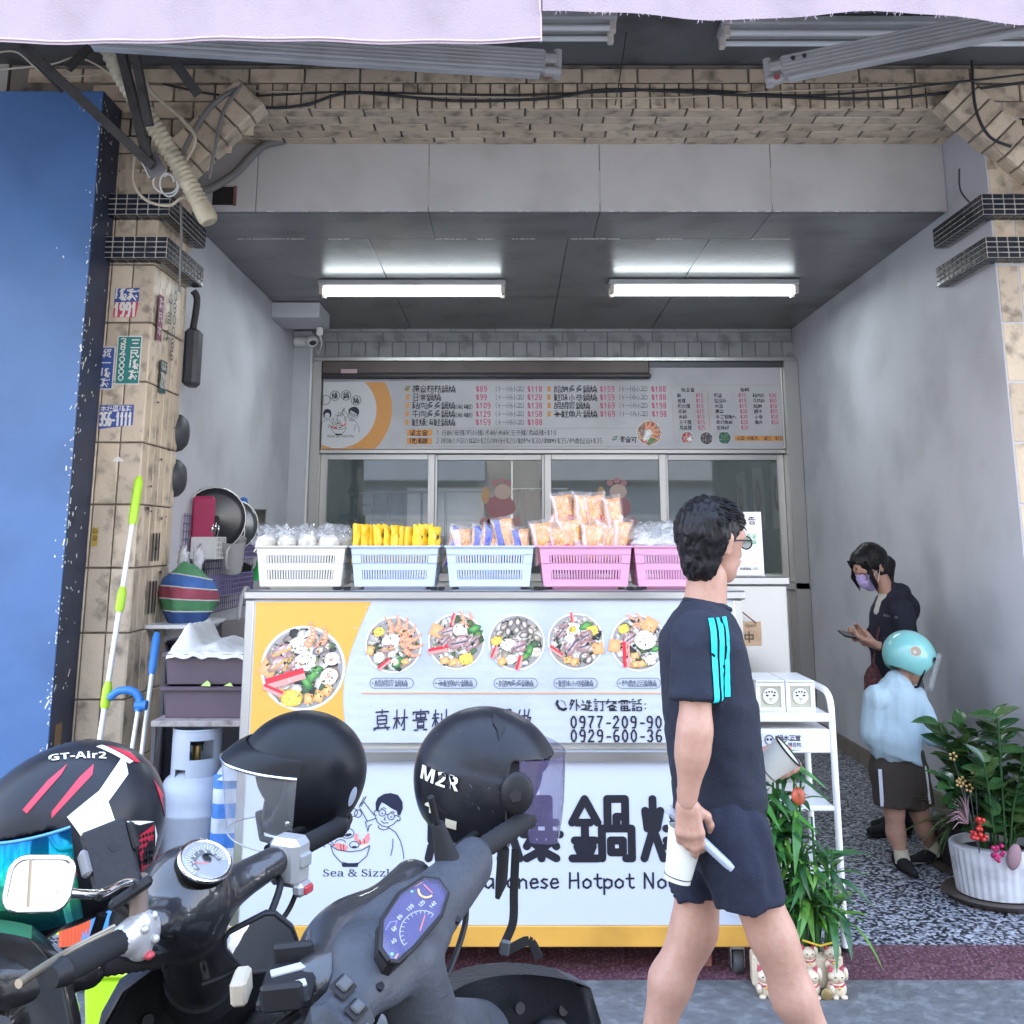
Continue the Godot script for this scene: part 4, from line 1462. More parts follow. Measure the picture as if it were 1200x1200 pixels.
	for i in 2:
		b.col = orange
		b.flat(PackedVector2Array([W(99,-57.5 - i * 9.6),W(128,-57.5 - i * 9.6),W(128,-64.8 - i * 9.6),W(99,-64.8 - i * 9.6)]),xf,0.001)
		b.col = Color(0.10,0.05,0.03)
		write(b,xf,["選主食","挑湯頭"][i],102.5,-58.0 - i * 9.6,6.2,0.15,false,1.12,0.5,0.002)
		b.col = grey
		write(b,xf,["1 白飯/意麵/雞絲麵/冬粉/米粉/王子麵/烏龍麵+$10","2 原味/沙茶/泡菜+$20/麻辣+$20/鮮奶+$30/咖哩+$35/奶香起司+$35"][i],133.0,-58.2 - i * 9.4,5.7,0.095,false,1.05,0.58,0.001)
	var broth := [Color(0.62,0.20,0.14),Color(0.75,0.35,0.22),Color(0.8,0.66,0.50)]
	food_bowl(b,xf,379.0,-61.5,14.5,[["shrimp",0.0,0.75,0.34,1.4],["shrimp",0.35,0.62,0.34,0.9],["shrimp",0.62,0.35,0.34,0.5],["shrimp",-0.35,0.62,0.34,2.0],["shrimp",0.68,0.0,0.34,0.1],["shrimp",0.55,-0.35,0.34,-0.4],["egg",-0.05,0.0,0.36,0.3],["meat",-0.5,0.1,0.36,1.2],["egg",-0.25,-0.45,0.3,0.8],["leaf",0.15,-0.6,0.34,0.4],["leaf",0.0,-0.7,0.25,1.2],["crab",-0.4,-0.7,0.2,0.2]],broth,0.0004)
	# right-hand box of extras
	b.col = Color(0.55,0.38,0.30)
	line(b,xf,[W(537,-5.5),W(412,-5.5),W(408,-8),W(406.5,-12),W(407.5,-66),W(410,-71),W(414,-72.5)],0.35,false,0.001)
	b.col = dark
	write(b,xf,"加主食",418.0,-8.5,4.6,0.14,false,1.15,0.5,0.001)
	write(b,xf,"加料",487.0,-8.5,4.6,0.14,false,1.15,0.5,0.001)
	b.col = orange
	line(b,xf,[W(448,-15),W(449.5,-58)],0.7,false,0.001)
	var cols := [[["飯","15"],["意麵","15"],["雞絲麵","15"],["冬粉","15"],["米粉","15"],["王子麵","15"],["烏龍麵","25"]],[["雞蛋","15"],["起司片","15"],["木耳","15"],["蔬菜","30"],["手工旗魚丸","30"],["韓式魚板","30"],["蟹味棒","30"]],[["豬肉片","30"],["牛肉片","50"],["蛤蠣","50"],["蝦子","50"],["小卷","50"],["魚片","50"]]]
	var cx := [413.0,456.0,501.0]
	var px := [434.5,484.5,520.0]
	for c in 3:
		for r in cols[c].size():
			var y: float = -15.4 - r * 6.28
			b.col = dark
			write(b,xf,cols[c][r][0],cx[c] + r * 0.25,y,4.3,0.12,false,1.12,0.5,0.001)
			b.col = pink
			write(b,xf,"$" + cols[c][r][1],px[c] + r * 0.25,y,4.2,0.13,false,1.0,0.62,0.001)
	food_bowl(b,xf,423.0,-67.0,7.6,[["crab",-0.2,0.3,0.4,0.4],["egg",0.35,-0.2,0.4,0.0],["crab",-0.3,-0.4,0.3,1.2]],[Color(0.75,0.6,0.58),Color(0.5,0.05,0.08),Color(0.8,0.75,0.74)],0.0004)
	food_bowl(b,xf,445.0,-67.6,7.8,[],[Color(0.07,0.06,0.08),Color(0.16,0.13,0.16),Color(0.3,0.27,0.28)],0.0004)
	food_bowl(b,xf,466.0,-67.0,7.8,[["leaf",0.1,0.1,0.4,0.7]],[Color(0.03,0.10,0.08),Color(0.06,0.22,0.14),Color(0.12,0.30,0.22)],0.0004)
	b.col = orange
	b.flat(PackedVector2Array([W(478,-64.6),W(533,-65),W(533,-70.6),W(478,-70.4)]),xf,0.001)
	b.col = Color(0.12,0.05,0.02)
	write(b,xf,"小菜一份$35 任選三樣$100",480.0,-65.4,4.2,0.13,false,1.05,0.55,0.002)
	part(mb,"print",b,ink())

func pillar_prints(pl: Node) -> void:
	# moving-company stickers and stamped numbers on the left pillar
	var zf := -5.0275
	var specs := [
		[-1.978,2.80,0.125,0.155,"two"],[-2.052,2.46,0.075,0.22,"blue"],[-1.945,2.50,0.125,0.25,"green"],[-1.985,2.215,0.17,0.115,"phone"],[-2.045,1.62,0.03,0.09,"yellow"],[-1.96,2.0,0.06,0.025,"torn"],
	]
	for s in specs:
		var b := B.new()
		var w: float = s[2]
		var h: float = s[3]
		var xf := at(V(s[0],s[1],zf))
		var rect := PackedVector2Array([W(-w / 2,-h / 2),W(w / 2,-h / 2),W(w / 2,h / 2),W(-w / 2,h / 2)])
		var inner := PackedVector2Array([W(-w / 2 + 0.005,-h / 2 + 0.005),W(w / 2 - 0.005,-h / 2 + 0.005),W(w / 2 - 0.005,h / 2 - 0.005),W(-w / 2 + 0.005,h / 2 - 0.005)])
		var white := Color(0.72,0.70,0.64)
		match s[4]:
			"green":
				b.col = white
				b.flat(rect,xf,0.0)
				b.col = Color(0.012,0.20,0.18)
				b.flat(inner,xf,0.001)
				b.col = white
				for i in 4:
					write(b,xf,"三民搬家"[i],0.008,0.108 - i * 0.054,0.044,0.14,false,1.0,0.6,0.002)
				for i in 7:
					write(b,xf,"3840000"[i],-0.046,0.111 - i * 0.0315,0.026,0.2,false,1.0,1.3,0.002)
			"blue":
				b.col = white
				b.flat(rect,xf,0.0)
				b.col = Color(0.04,0.09,0.32)
				b.flat(inner,xf,0.001)
				b.col = white
				for i in 4:
					write(b,xf,"統一搬家"[i],-0.024,0.098 - i * 0.051,0.042,0.13,false,1.0,0.6,0.002)
			"phone":
				b.col = Color(0.05,0.09,0.33)
				b.flat(PackedVector2Array([W(-w / 2,-h / 2 - 0.008),W(w / 2,-h / 2 + 0.012),W(w / 2,h / 2),W(-w / 2,h / 2 - 0.002)]),xf,0.0)
				b.col = white
				write(b,xf,"本社區搬家",-w / 2 + 0.006,h / 2 - 0.006,0.027,0.13,false,1.16,0.6,0.001)
				write(b,xf,"356-1111",-w / 2 + 0.004,h / 2 - 0.042,0.062,0.17,false,1.0,0.295,0.001)
			"two":
				b.col = Color(0.04,0.08,0.30)
				b.flat(PackedVector2Array([W(-w / 2,0.0),W(w / 2,0.006),W(w / 2,h / 2),W(-w / 2,h / 2 - 0.004)]),xf,0.0)
				b.col = Color(0.60,0.05,0.10)
				b.flat(PackedVector2Array([W(-w / 2,-h / 2),W(w / 2 - 0.01,-h / 2),W(w / 2,0.004),W(-w / 2,-0.002)]),xf,0.0)
				b.col = white
				write(b,xf,"搬家",-w / 2 + 0.005,h / 2 - 0.008,0.056,0.15,false,1.06,0.6,0.001)
				write(b,xf,"1991",-w / 2 + 0.004,-0.004,0.066,0.2,false,1.0,0.40,0.001)
			"yellow":
				b.col = Color(0.45,0.30,0.05)
				b.flat(rect,xf,0.0)
				b.col = Color(0.05,0.04,0.02)
				write(b,xf,"公",-0.011,0.038,0.022,0.12,false,1.0,0.6,0.001)
				write(b,xf,"司",-0.011,0.006,0.022,0.12,false,1.0,0.6,0.001)
			"torn":
				b.col = white
				b.flat(PackedVector2Array([W(-0.03,-0.012),W(0.03,-0.012),W(0.015,0.005),W(0.0,0.014),W(-0.018,0.002)]),xf,0.0)
		part(pl,"sticker",b,ink())
	# stamps and stickers on the inner face
	var xr := at(V(-1.8305,0,0),Vector3.RIGHT)
	var b2 := B.new()
	b2.col = Color(0.20,0.015,0.09)
	b2.flat(PackedVector2Array([W(5.08,2.62),W(5.155,2.62),W(5.155,2.86),W(5.08,2.86)]),xr,0.0)
	b2.col = Color(0.6,0.5,0.5)
	for i in 3:
		write(b2,xr,"家民本"[i],5.09,2.84 - i * 0.07,0.055,0.12,false,1.0,0.6,0.001)
	b2.col = Color(0.012,0.07,0.08)
	b2.flat(PackedVector2Array([W(5.17,2.36),W(5.27,2.36),W(5.27,2.53),W(5.17,2.53)]),xr,0.0)
	b2.col = Color(0.6,0.55,0.48)
	write(b2,xr,"搬家",5.18,2.52,0.04,0.12,false,1.06,0.6,0.001)
	write(b2,xr,"7218",5.18,2.46,0.07,0.18,false,1.0,0.30,0.001)
	b2.col = Color(0.03,0.025,0.03)
	for i in 6:
		write(b2,xr,"080086"[i],5.30,2.93 - i * 0.065,0.05,0.16,false,1.0,1.2,0.001)
	for i in 3:
		write(b2,xr,"公司家"[i],5.22,2.90 - i * 0.10,0.06,0.12,false,1.0,0.6,0.001)
	for i in 3:
		for j in 2:
			b2.quad(xr * V(5.22 + i * 0.045,1.50 - j * 0.26,0.001),xr * V(5.245 + i * 0.045,1.50 - j * 0.26,0.001),xr * V(5.245 + i * 0.045,1.64 - j * 0.24,0.001),xr * V(5.22 + i * 0.045,1.64 - j * 0.24,0.001),Vector3.RIGHT)
	for q in 14:
		var y := rng.randf_range(0.9,2.3)
		var zc := rng.randf_range(5.1,5.5)
		b2.quad(xr * V(zc,y,0.001),xr * V(zc + rng.randf_range(0.01,0.05),y + rng.randf_range(-0.01,0.01),0.001),xr * V(zc + 0.03,y + 0.012,0.001),xr * V(zc,y + 0.008,0.001),Vector3.RIGHT)
	part(pl,"stamp",b2,ink())

# ---------------------------------------------------------------- overhead: awning, lamps, cables
func build_awning() -> void:
	var aw := thing("awning","faded pink fabric awning with aluminium folding arms over the stall","awning")
	grain(m("pink_fabric",0.40,0.315,0.345,0.85),"blotch_soft",0.8,0.15,"bump_weave")
	m("pink_fabric").backlight_enabled = true
	m("pink_fabric").backlight = Color(0.35,0.26,0.30)
	for side in 2:
		var rows := []
		var x0: float = -4.0 if side == 0 else 0.105
		var x1: float = 0.098 if side == 0 else 4.4
		for i in 9:
			var row := []
			for j in 61:
				var f := j / 60.0
				var x := lerpf(x0,x1,f)
				var wave := 0.012 * sin(x * 5.3 + side) + 0.006 * sin(x * 17.0)
				var bottom: float = 3.283 if side == 0 else 3.385 + 0.012 * sin(x * 6.0) - 0.02 * smoothstep(1.0,2.0,x)
				var y := lerpf(bottom,4.16,i / 8.0)
				row.append(V(x,y,-3.2 + wave * (1.0 - i / 8.0) - 0.05 * (i / 8.0)))
			rows.append(row)
		var b := B.new()
		b.grid(rows)
		var va := part(aw,"valance",b,m("pink_fabric"))
		if side == 0:
			var hem := []
			for j in 61:
				hem.append(rows[0][j] + V(0,0.012,0.001))
			part(va,"hem",pipe(hem,0.004,5),m("pink_hem",0.58,0.46,0.52,0.9))
			part(va,"end_seam",pipe([V(0.098,3.285,-3.198),V(0.098,3.7,-3.21)],0.006,6),m("pink_hem"))
		else:
			# frayed threads along the torn lower edge
			var fr := B.new()
			for i in 150:
				var j := rng.randi() % 61
				var p: Vector3 = rows[0][j] + V(rng.randf_range(-0.03,0.03),0.004,0.002)
				if p.x < 0.14:
					continue
				fr.tube([p,p + V(rng.randf_range(-0.012,0.012),-rng.randf_range(0.006,0.022),0.003)],0.0009,3,false)
			part(va,"frayed_edge",fr,m("pink_hem"))
	part(aw,"roller",pipe([V(-4.0,4.16,-3.27),V(4.4,4.16,-3.27)],0.06,16),m("steel"))
	# folding arms: ribbed aluminium bars with plastic elbows
	grain(m("arm_paint",0.78,0.73,0.65,0.4),"blotch_soft",1.0)
	m("grey_plastic",0.45,0.44,0.43,0.5)
	for side in 2:
		var a := V(0.155,3.765,-4.30) if side == 0 else V(1.23,3.72,-4.28)
		var e := V(-1.9,3.83,-4.15) if side == 0 else V(3.2,3.87,-3.62)
		var d := (e - a).normalized()
		var sidew := d.cross(Vector3.UP).normalized()
		var bas := Basis(d,sidew.cross(d).normalized(),sidew)
		var len := (e - a).length()
		var arm := part(aw,"arm",bx((a + e) / 2,V(len,0.105,0.045),0.008,bas),m("arm_paint"))
		for r in 6:
			for s in [-1.0,1.0]:
				part(arm,"rib",bx((a + e) / 2 + bas * V(0,-0.046 + r * 0.0185,s * 0.0245),V(len - 0.02,0.008,0.006),0.002,bas),m("arm_paint"))
		part(arm,"lower_rail",bx((a + e) / 2 + bas * V(0,-0.062,0.012),V(len - 0.05,0.022,0.05),0.005,bas),m("arm_paint"))
		var el := B.new()
		el.box(a + bas * V(-0.02,0.015,0),V(0.07,0.05,0.055),bas,0.012)
		el.box(a + bas * V(-0.03,-0.045,0),V(0.09,0.04,0.06),bas,0.014)
		el.tube([a + bas * V(-0.055,-0.075,0),a + bas * V(-0.055,0.06,0)],0.02,10)
		part(arm,"elbow",el,m("grey_plastic"))
		var cap := B.new()
		cap.tube([a + bas * V(-0.02,-0.05,0.031),a + bas * V(-0.02,-0.05,0.036)],0.014,10)
		part(arm,"cap",cap,m("dull_red",0.40,0.10,0.10,0.6))
		for q in 2:
			part(arm,"screw",pipe([a + bas * V(0.06 + q * 0.05,0.028,0.022),a + bas * V(0.06 + q * 0.05,0.028,0.031)],0.010,8),m("dark_metal"))
	# steel brackets of the canopy in the corner by the blue wall
	grain(m("rusty_steel",0.075,0.068,0.065,0.7,0.2),"grime",2.0)
	var br := thing("steel_bracket","dark welded steel angle bracket under the canopy by the blue wall","bracket")
	var bars := [
		[V(-2.32,3.90,-4.25),V(-1.78,3.42,-4.72),0.045],[V(-1.95,4.12,-4.5),V(-1.80,3.46,-4.7),0.045],[V(-1.86,4.12,-4.45),V(-1.765,3.58,-4.6),0.04],
		[V(-2.14,3.83,-4.5),V(-1.95,4.10,-4.55),0.035],[V(-2.5,4.1,-4.0),V(-2.15,3.72,-4.5),0.04],[V(-1.8,4.1,-4.6),V(-1.62,3.86,-4.85),0.05],[V(-2.7,4.08,-4.5),V(-1.5,4.08,-4.5),0.05],[V(-2.7,4.08,-4.1),V(-2.0,4.08,-4.75),0.04],
	]
	for q in bars:
		var d: Vector3 = (q[1] - q[0]).normalized()
		var s := d.cross(Vector3.BACK).normalized()
		part(br,"bar",bx((q[0] + q[1]) / 2,V((q[1] - q[0]).length(),q[2],q[2]),0.003,Basis(d,s.cross(d).normalized() * -1.0,s)),m("rusty_steel"))
	part(br,"plate",bx(V(-1.78,3.43,-4.73),V(0.09,0.12,0.02),0.003,Basis(Vector3.BACK,0.5)),m("steel"))

func batten(called: String,label: String,x0: float,x1: float,y: float,z: float,lit: bool,power := 1.0) -> void:
	var b := thing(called,label,"lamp",V((x0 + x1) / 2,y,z),0.0)
	var w := x1 - x0
	part(b,"housing",bx(V(0,0.035,0),V(w,0.045,0.17),0.008),m("arm_paint"))
	part(b,"reflector",bx(V(0,0.008,0),V(w - 0.03,0.014,0.055),0.004),m("white_paint"))
	for s in [-1.0,1.0]:
		for t in [-1.0,1.0]:
			part(b,"socket",bx(V(s * (w / 2 - 0.022),-0.018,t * 0.055),V(0.03,0.062,0.04),0.005),m("socket",0.70,0.62,0.54,0.5))
	for t in [-1.0,1.0]:
		var tb := pipe([V(-w / 2 + 0.035,-0.022,t * 0.055),V(w / 2 - 0.035,-0.022,t * 0.055)],0.014,14)
		if lit:
			var em := m("tube_glow%.1f" % power,0.9,0.9,0.9,0.4)
			em.emission_enabled = true
			em.emission = Color(0.93,0.98,1.0)
			em.emission_energy_multiplier = 7.0 * power
			part(b,"tube",tb,em)
		else:
			part(b,"tube",tb,m("tube_off",0.82,0.82,0.80,0.25))
	if lit:
		var l := AreaLight3D.new()
		l.name = "tube_light"
		l.area_size = W(w - 0.08,0.14)
		l.light_energy = 1.0 * power
		l.light_color = Color(0.93,0.98,1.0)
		l.shadow_enabled = true
		l.position = V(0,-0.042,0)
		l.rotation.x = -PI / 2
		b.add_child(l)

func build_lamps() -> void:
	batten("fluorescent_lamp","lit twin-tube fluorescent lamp on the ceiling, on the side of the corner post",-1.40,-0.045,3.395,-7.12,true)
	batten("fluorescent_lamp","lit twin-tube fluorescent lamp on the ceiling, on the side of the waiting wall",0.70,2.07,3.395,-7.10,true)
	batten("unlit_batten_lamp","unlit twin-tube batten lamp half hidden behind the long awning valance",-0.75,0.51,4.065,-4.55,false)
	batten("unlit_batten_lamp","unlit long twin-tube batten lamp behind the ribbed awning arm",1.03,2.95,4.065,-4.6,false)

func build_cables() -> void:
	m("cable_black",0.03,0.03,0.032,0.6)
	m("cable_grey",0.20,0.19,0.18,0.6)
	m("cable_cream",0.55,0.48,0.36,0.6)
	var hose := thing("drain_hose","cream corrugated plastic hose hanging beside the tiled pillar","hose")
	var pts := bend([V(-2.02,4.1,-4.45),V(-1.93,3.86,-4.62),V(-1.80,3.65,-4.75),V(-1.66,3.42,-4.82),V(-1.54,3.215,-4.83)],40)
	var rr := []
	for i in pts.size():
		rr.append(0.0435 + 0.0045 * sin(i * PI / 2))
	part(hose,"corrugated_tube",pipe(pts,rr,14),grain(m("hose_cream",0.62,0.54,0.38,0.5),"grime",1.4))
	part(hose,"cuff",pipe([V(-1.56,3.25,-4.83),V(-1.525,3.185,-4.83),V(-1.515,3.165,-4.83)],[0.048,0.049,0.040],14),m("hose_cream"))
	var runs := [
		["cable_black",0.006,[V(-1.86,3.99,-5.0),V(-1.5,3.93,-5.015),V(-0.9,3.95,-5.015),V(0.0,3.935,-5.015),V(0.9,3.965,-5.015),V(1.6,3.93,-5.01),V(2.3,3.95,-4.90),V(3.0,4.04,-4.9)],"thin black cable sagging along the whole tiled beam"],
		["cable_black",0.008,[V(-1.42,3.955,-5.015),V(-1.33,3.86,-5.0),V(-1.1,3.87,-5.0),V(-0.85,3.945,-5.012),V(-0.3,3.90,-5.012),V(0.2,3.915,-5.012),V(0.55,3.965,-5.012),V(1.3,3.93,-5.012),V(2.0,3.91,-5.0),V(2.75,3.97,-4.92)],"thick black cable looping over the tiled beam"],
		["cable_cream",0.005,[V(-1.42,3.96,-5.017),V(-0.2,3.925,-5.017),V(0.8,3.92,-5.017),V(1.4,3.955,-5.017),V(2.4,3.985,-5.0)],"pale thin cable stretched along the tiled beam"],
		["cable_black",0.008,[V(2.42,4.08,-4.91),V(2.415,3.82,-4.91),V(2.47,3.66,-4.91),V(2.58,3.60,-4.91)],"black cable dropping across the sloping corner brace by the waiting wall"],
		["cable_grey",0.014,[V(-1.42,3.96,-4.95),V(-1.56,3.83,-4.91),V(-1.66,3.65,-4.90),V(-1.72,3.48,-4.90)],"thick grey cable bent down over the corner brace"],
		["cable_grey",0.009,[V(-1.42,3.955,-4.93),V(-1.50,3.8,-4.91),V(-1.53,3.6,-4.90),V(-1.555,3.42,-4.91)],"thin grey cable hanging straight down the corner brace"],
		["cable_grey",0.024,[V(-1.32,3.87,-5.48),V(-1.45,3.82,-5.47),V(-1.58,3.66,-5.45),V(-1.68,3.56,-5.40),V(-1.72,3.50,-5.3)],"thick grey conduit curving down the grey fascia"],
		["cable_cream",0.009,[V(-1.92,4.08,-4.7),V(-1.86,3.88,-4.8),V(-1.70,3.73,-4.85),V(-1.62,3.62,-4.85),V(-1.66,3.50,-4.85)],"cream cable curling above the corrugated hose"],
		["cable_cream",0.008,[V(-1.93,3.58,-4.88),V(-1.93,3.40,-4.88),V(-1.86,3.30,-4.88),V(-1.74,3.27,-4.88),V(-1.66,3.31,-4.88),V(-1.58,3.25,-5.0)],"cream cable draped across the upper dark tile band"],
		["cable_grey",0.006,[V(-1.70,3.30,-4.93),V(-1.69,3.15,-4.94),V(-1.69,3.02,-4.95),V(-1.70,2.85,-5.0)],"thin grey cable hanging over both dark tile bands"],
		["cable_cream",0.005,[V(-2.6,3.95,-4.6),V(-2.45,3.97,-4.6),V(-2.3,3.86,-4.6),V(-2.1,3.87,-4.65),V(-1.98,3.95,-4.7)],"pale wire looped above the blue board wall"],
		["cable_cream",0.005,[V(-2.7,3.87,-4.62),V(-2.3,3.91,-4.62),V(-2.15,3.95,-4.62),V(-2.0,3.88,-4.65),V(-1.93,3.8,-4.7)],"second pale wire sagging above the blue board wall"],
		["cable_black",0.005,[V(2.40,3.56,-5.12),V(2.41,3.45,-5.15),V(2.46,3.37,-5.15)],"short dark wire on the waiting wall above the dark tile bands"],
		["cable_black",0.003,[V(0.58,4.13,-4.7),V(0.57,4.0,-4.98),V(0.55,3.88,-5.02)],"hair-thin wire hanging in front of the tiled beam"],
	]
	for q in runs:
		whole("cable",pipe(bend(q[2],10),q[1],7),mats[q[0]],q[3],"cable")
	var coil := []
	for i in 46:
		var a := i * 0.33
		coil.append(V(-1.79 + cos(a) * (0.05 + 0.012 * sin(i * 0.15)) + 0.0008 * i,3.41 + sin(a) * (0.045 + 0.0004 * i) - 0.0005 * i,-4.92 + 0.012 * sin(i * 0.3)))
	whole("cable_coil",pipe(coil,0.005,6),m("white_plastic"),"white cable coiled on top of the upper dark tile band","cable")
	# boxes on the inner edge of the pillar
	var mt := thing("meter_box","dark grey electric box on the back edge of the tiled pillar","box")
	grain(m("box_grey",0.06,0.065,0.075,0.5),"blotch",2.0)
	part(mt,"case",bx(V(-1.815,2.62,-5.63),V(0.08,0.33,0.12),0.02),m("box_grey"))
	part(mt,"cable",pipe(bend([V(-1.82,2.78,-5.62),V(-1.80,2.95,-5.60),V(-1.82,3.0,-5.58)]),0.02,8),m("cable_black"))
	for q in [[2.13,"upper"],[1.88,"lower"]]:
		var bell := thing("wall_bell","%s round dark bell on the back edge of the tiled pillar" % q[1],"bell",V(-1.862,q[0] + 0.06,-5.60))
		var lb := B.new()
		lb.lathe([W(0.105,0),W(0.10,0.02),W(0.075,0.045),W(0.03,0.058),W(0,0.06)],20,Transform3D(Basis(Vector3.BACK,-PI / 2),Vector3.ZERO))
		part(bell,"gong",lb,m("box_grey"))

# ---------------------------------------------------------------- the cart
func build_cart() -> void:
	var ct := thing("food_cart","wide stainless food cart with printed sign panels and white lower front","food cart")
	var st: Material = m("steel")
	var z := -4.113
	part(ct,"top",span(-1.06,0.925,1.372,1.407,z + 0.012,-4.86,0.006),st)
	for x in [-1.038,0.895]:
		part(ct,"post",span(x - 0.017,x + 0.017,0.12,1.372,z,z - 0.034,0.004),st)
		part(ct,"post",span(x - 0.017,x + 0.017,0.12,1.372,-4.82,-4.854,0.004),st)
		part(ct,"side_panel",span(x - 0.004,x + 0.004,0.14,1.37,-4.15,-4.82),st)
	part(ct,"rail",span(-1.06,0.925,0.768,0.812,z + 0.02,z - 0.03,0.006),st)
	part(ct,"rail_web",span(-1.02,0.88,0.812,0.835,z - 0.022,z - 0.03),st)
	part(ct,"shelf",span(-1.02,0.88,0.60,0.62,-4.16,-4.82),st)
	part(ct,"floor_plate",span(-1.02,0.88,0.12,0.135,-4.16,-4.85),st)
	part(ct,"back_panel",span(-1.02,0.88,0.62,1.37,-4.835,-4.84),st)
	for x in [-0.92,0.848]:
		for zz in [-4.19,-4.76]:
			var ca := part(ct,"caster",bx(V(x,0.105,zz),V(0.05,0.03,0.07),0.006),m("steel"))
			for s in [-0.025,0.025]:
				part(ca,"fork",bx(V(x + s,0.07,zz + 0.008),V(0.004,0.08,0.04)),m("steel"))
			var wl := B.new()
			wl.lathe([W(0.0,-0.018),W(0.030,-0.018),W(0.040,-0.017),W(0.044,-0.01),W(0.044,0.01),W(0.040,0.017),W(0.030,0.018),W(0.0,0.018)],20,Transform3D(Basis(Vector3.BACK,PI / 2),V(x,0.048,zz + 0.012)))
			part(ca,"wheel",wl,m("caster_rubber",0.07,0.07,0.075,0.6))
	# upper sign
	grain(m("sign_white",0.56,0.60,0.66,0.38),"blotch_soft",0.6)
	var up := part(ct,"sign_panel",span(-1.02,0.878,0.836,1.371,z - 0.004,z - 0.014),m("sign_white"))
	up.set_meta("label","glossy sign with printed bowls of hotpot noodles and a telephone number")
	var b := B.new()
	var kx := 0.003385
	var ky := 0.00325
	var xf := Transform3D(Basis(V(kx,0,0),V(0,ky,0),V(0,0,1)),V(-1.018,1.366,z - 0.0035))
	var yellow := Color(0.76,0.40,0.075)
	# faint wave pattern
	b.col = Color(0.62,0.67,0.73)
	for r in 13:
		for c in 30:
			var cx := 118.0 + c * 15.0 + (r % 2) * 7.5
			if cx > 555:
				continue
			for q in 3:
				var pts := []
				for i in 7:
					var a := PI * i / 6.0
					pts.append(W(cx + cos(a) * (7.2 - q * 2.2),-162.0 + r * 12.4 + sin(a) * (7.2 - q * 2.2)))
				line(b,xf,pts,0.35,false,0.0)
	b.col = yellow
	var ye := PackedVector2Array([W(1,-1)])
	for i in 21:
		var f := i / 20.0
		ye.append(W(136 - 34 * sin(f * PI * 0.72) + 6 * f,-1 - 163.0 * f))
	ye.append(W(1,-164))
	b.flat(ye,xf,0.001)
	var mixed := [Color(0.05,0.05,0.05),Color(0.70,0.64,0.55),Color(0.10,0.16,0.08),Color(0.62,0.50,0.42),Color(0.82,0.78,0.72),Color(0.35,0.28,0.22)]
	food_bowl(b,xf,59,-78,49,[["chip",-0.82,0.0,0.28,0.3],["meat",-0.5,0.38,0.34,0.4],["meat",-0.35,0.12,0.3,1.0],["egg",-0.1,0.55,0.24,0.4],["shrimp",0.12,0.82,0.26,1.5],["shrimp",0.42,0.74,0.24,1.35],["meat",-0.55,0.1,0.3,0.6],["clam",0.38,0.42,0.17,0.5],["clam",0.56,0.5,0.14,1.2],["egg",0.05,0.15,0.26,0.0],["ring",0.68,0.22,0.18,0.2],["ring",0.62,-0.2,0.22,0.6],["leaf",0.25,-0.15,0.26,0.9],["leaf",0.08,-0.32,0.2,2.2],["leaf",0.33,-0.02,0.16,0.1],["crab",-0.4,-0.25,0.42,0.3],["crab",-0.68,-0.52,0.22,-0.4],["corn",-0.24,-0.7,0.26,0.1],["tofu",0.16,-0.72,0.12,1.5],["tofu",0.4,-0.66,0.14,1.3],["tofu",0.6,-0.52,0.13,1.0],["tofu",-0.5,-0.58,0.1,0.6]],mixed,0.0004)
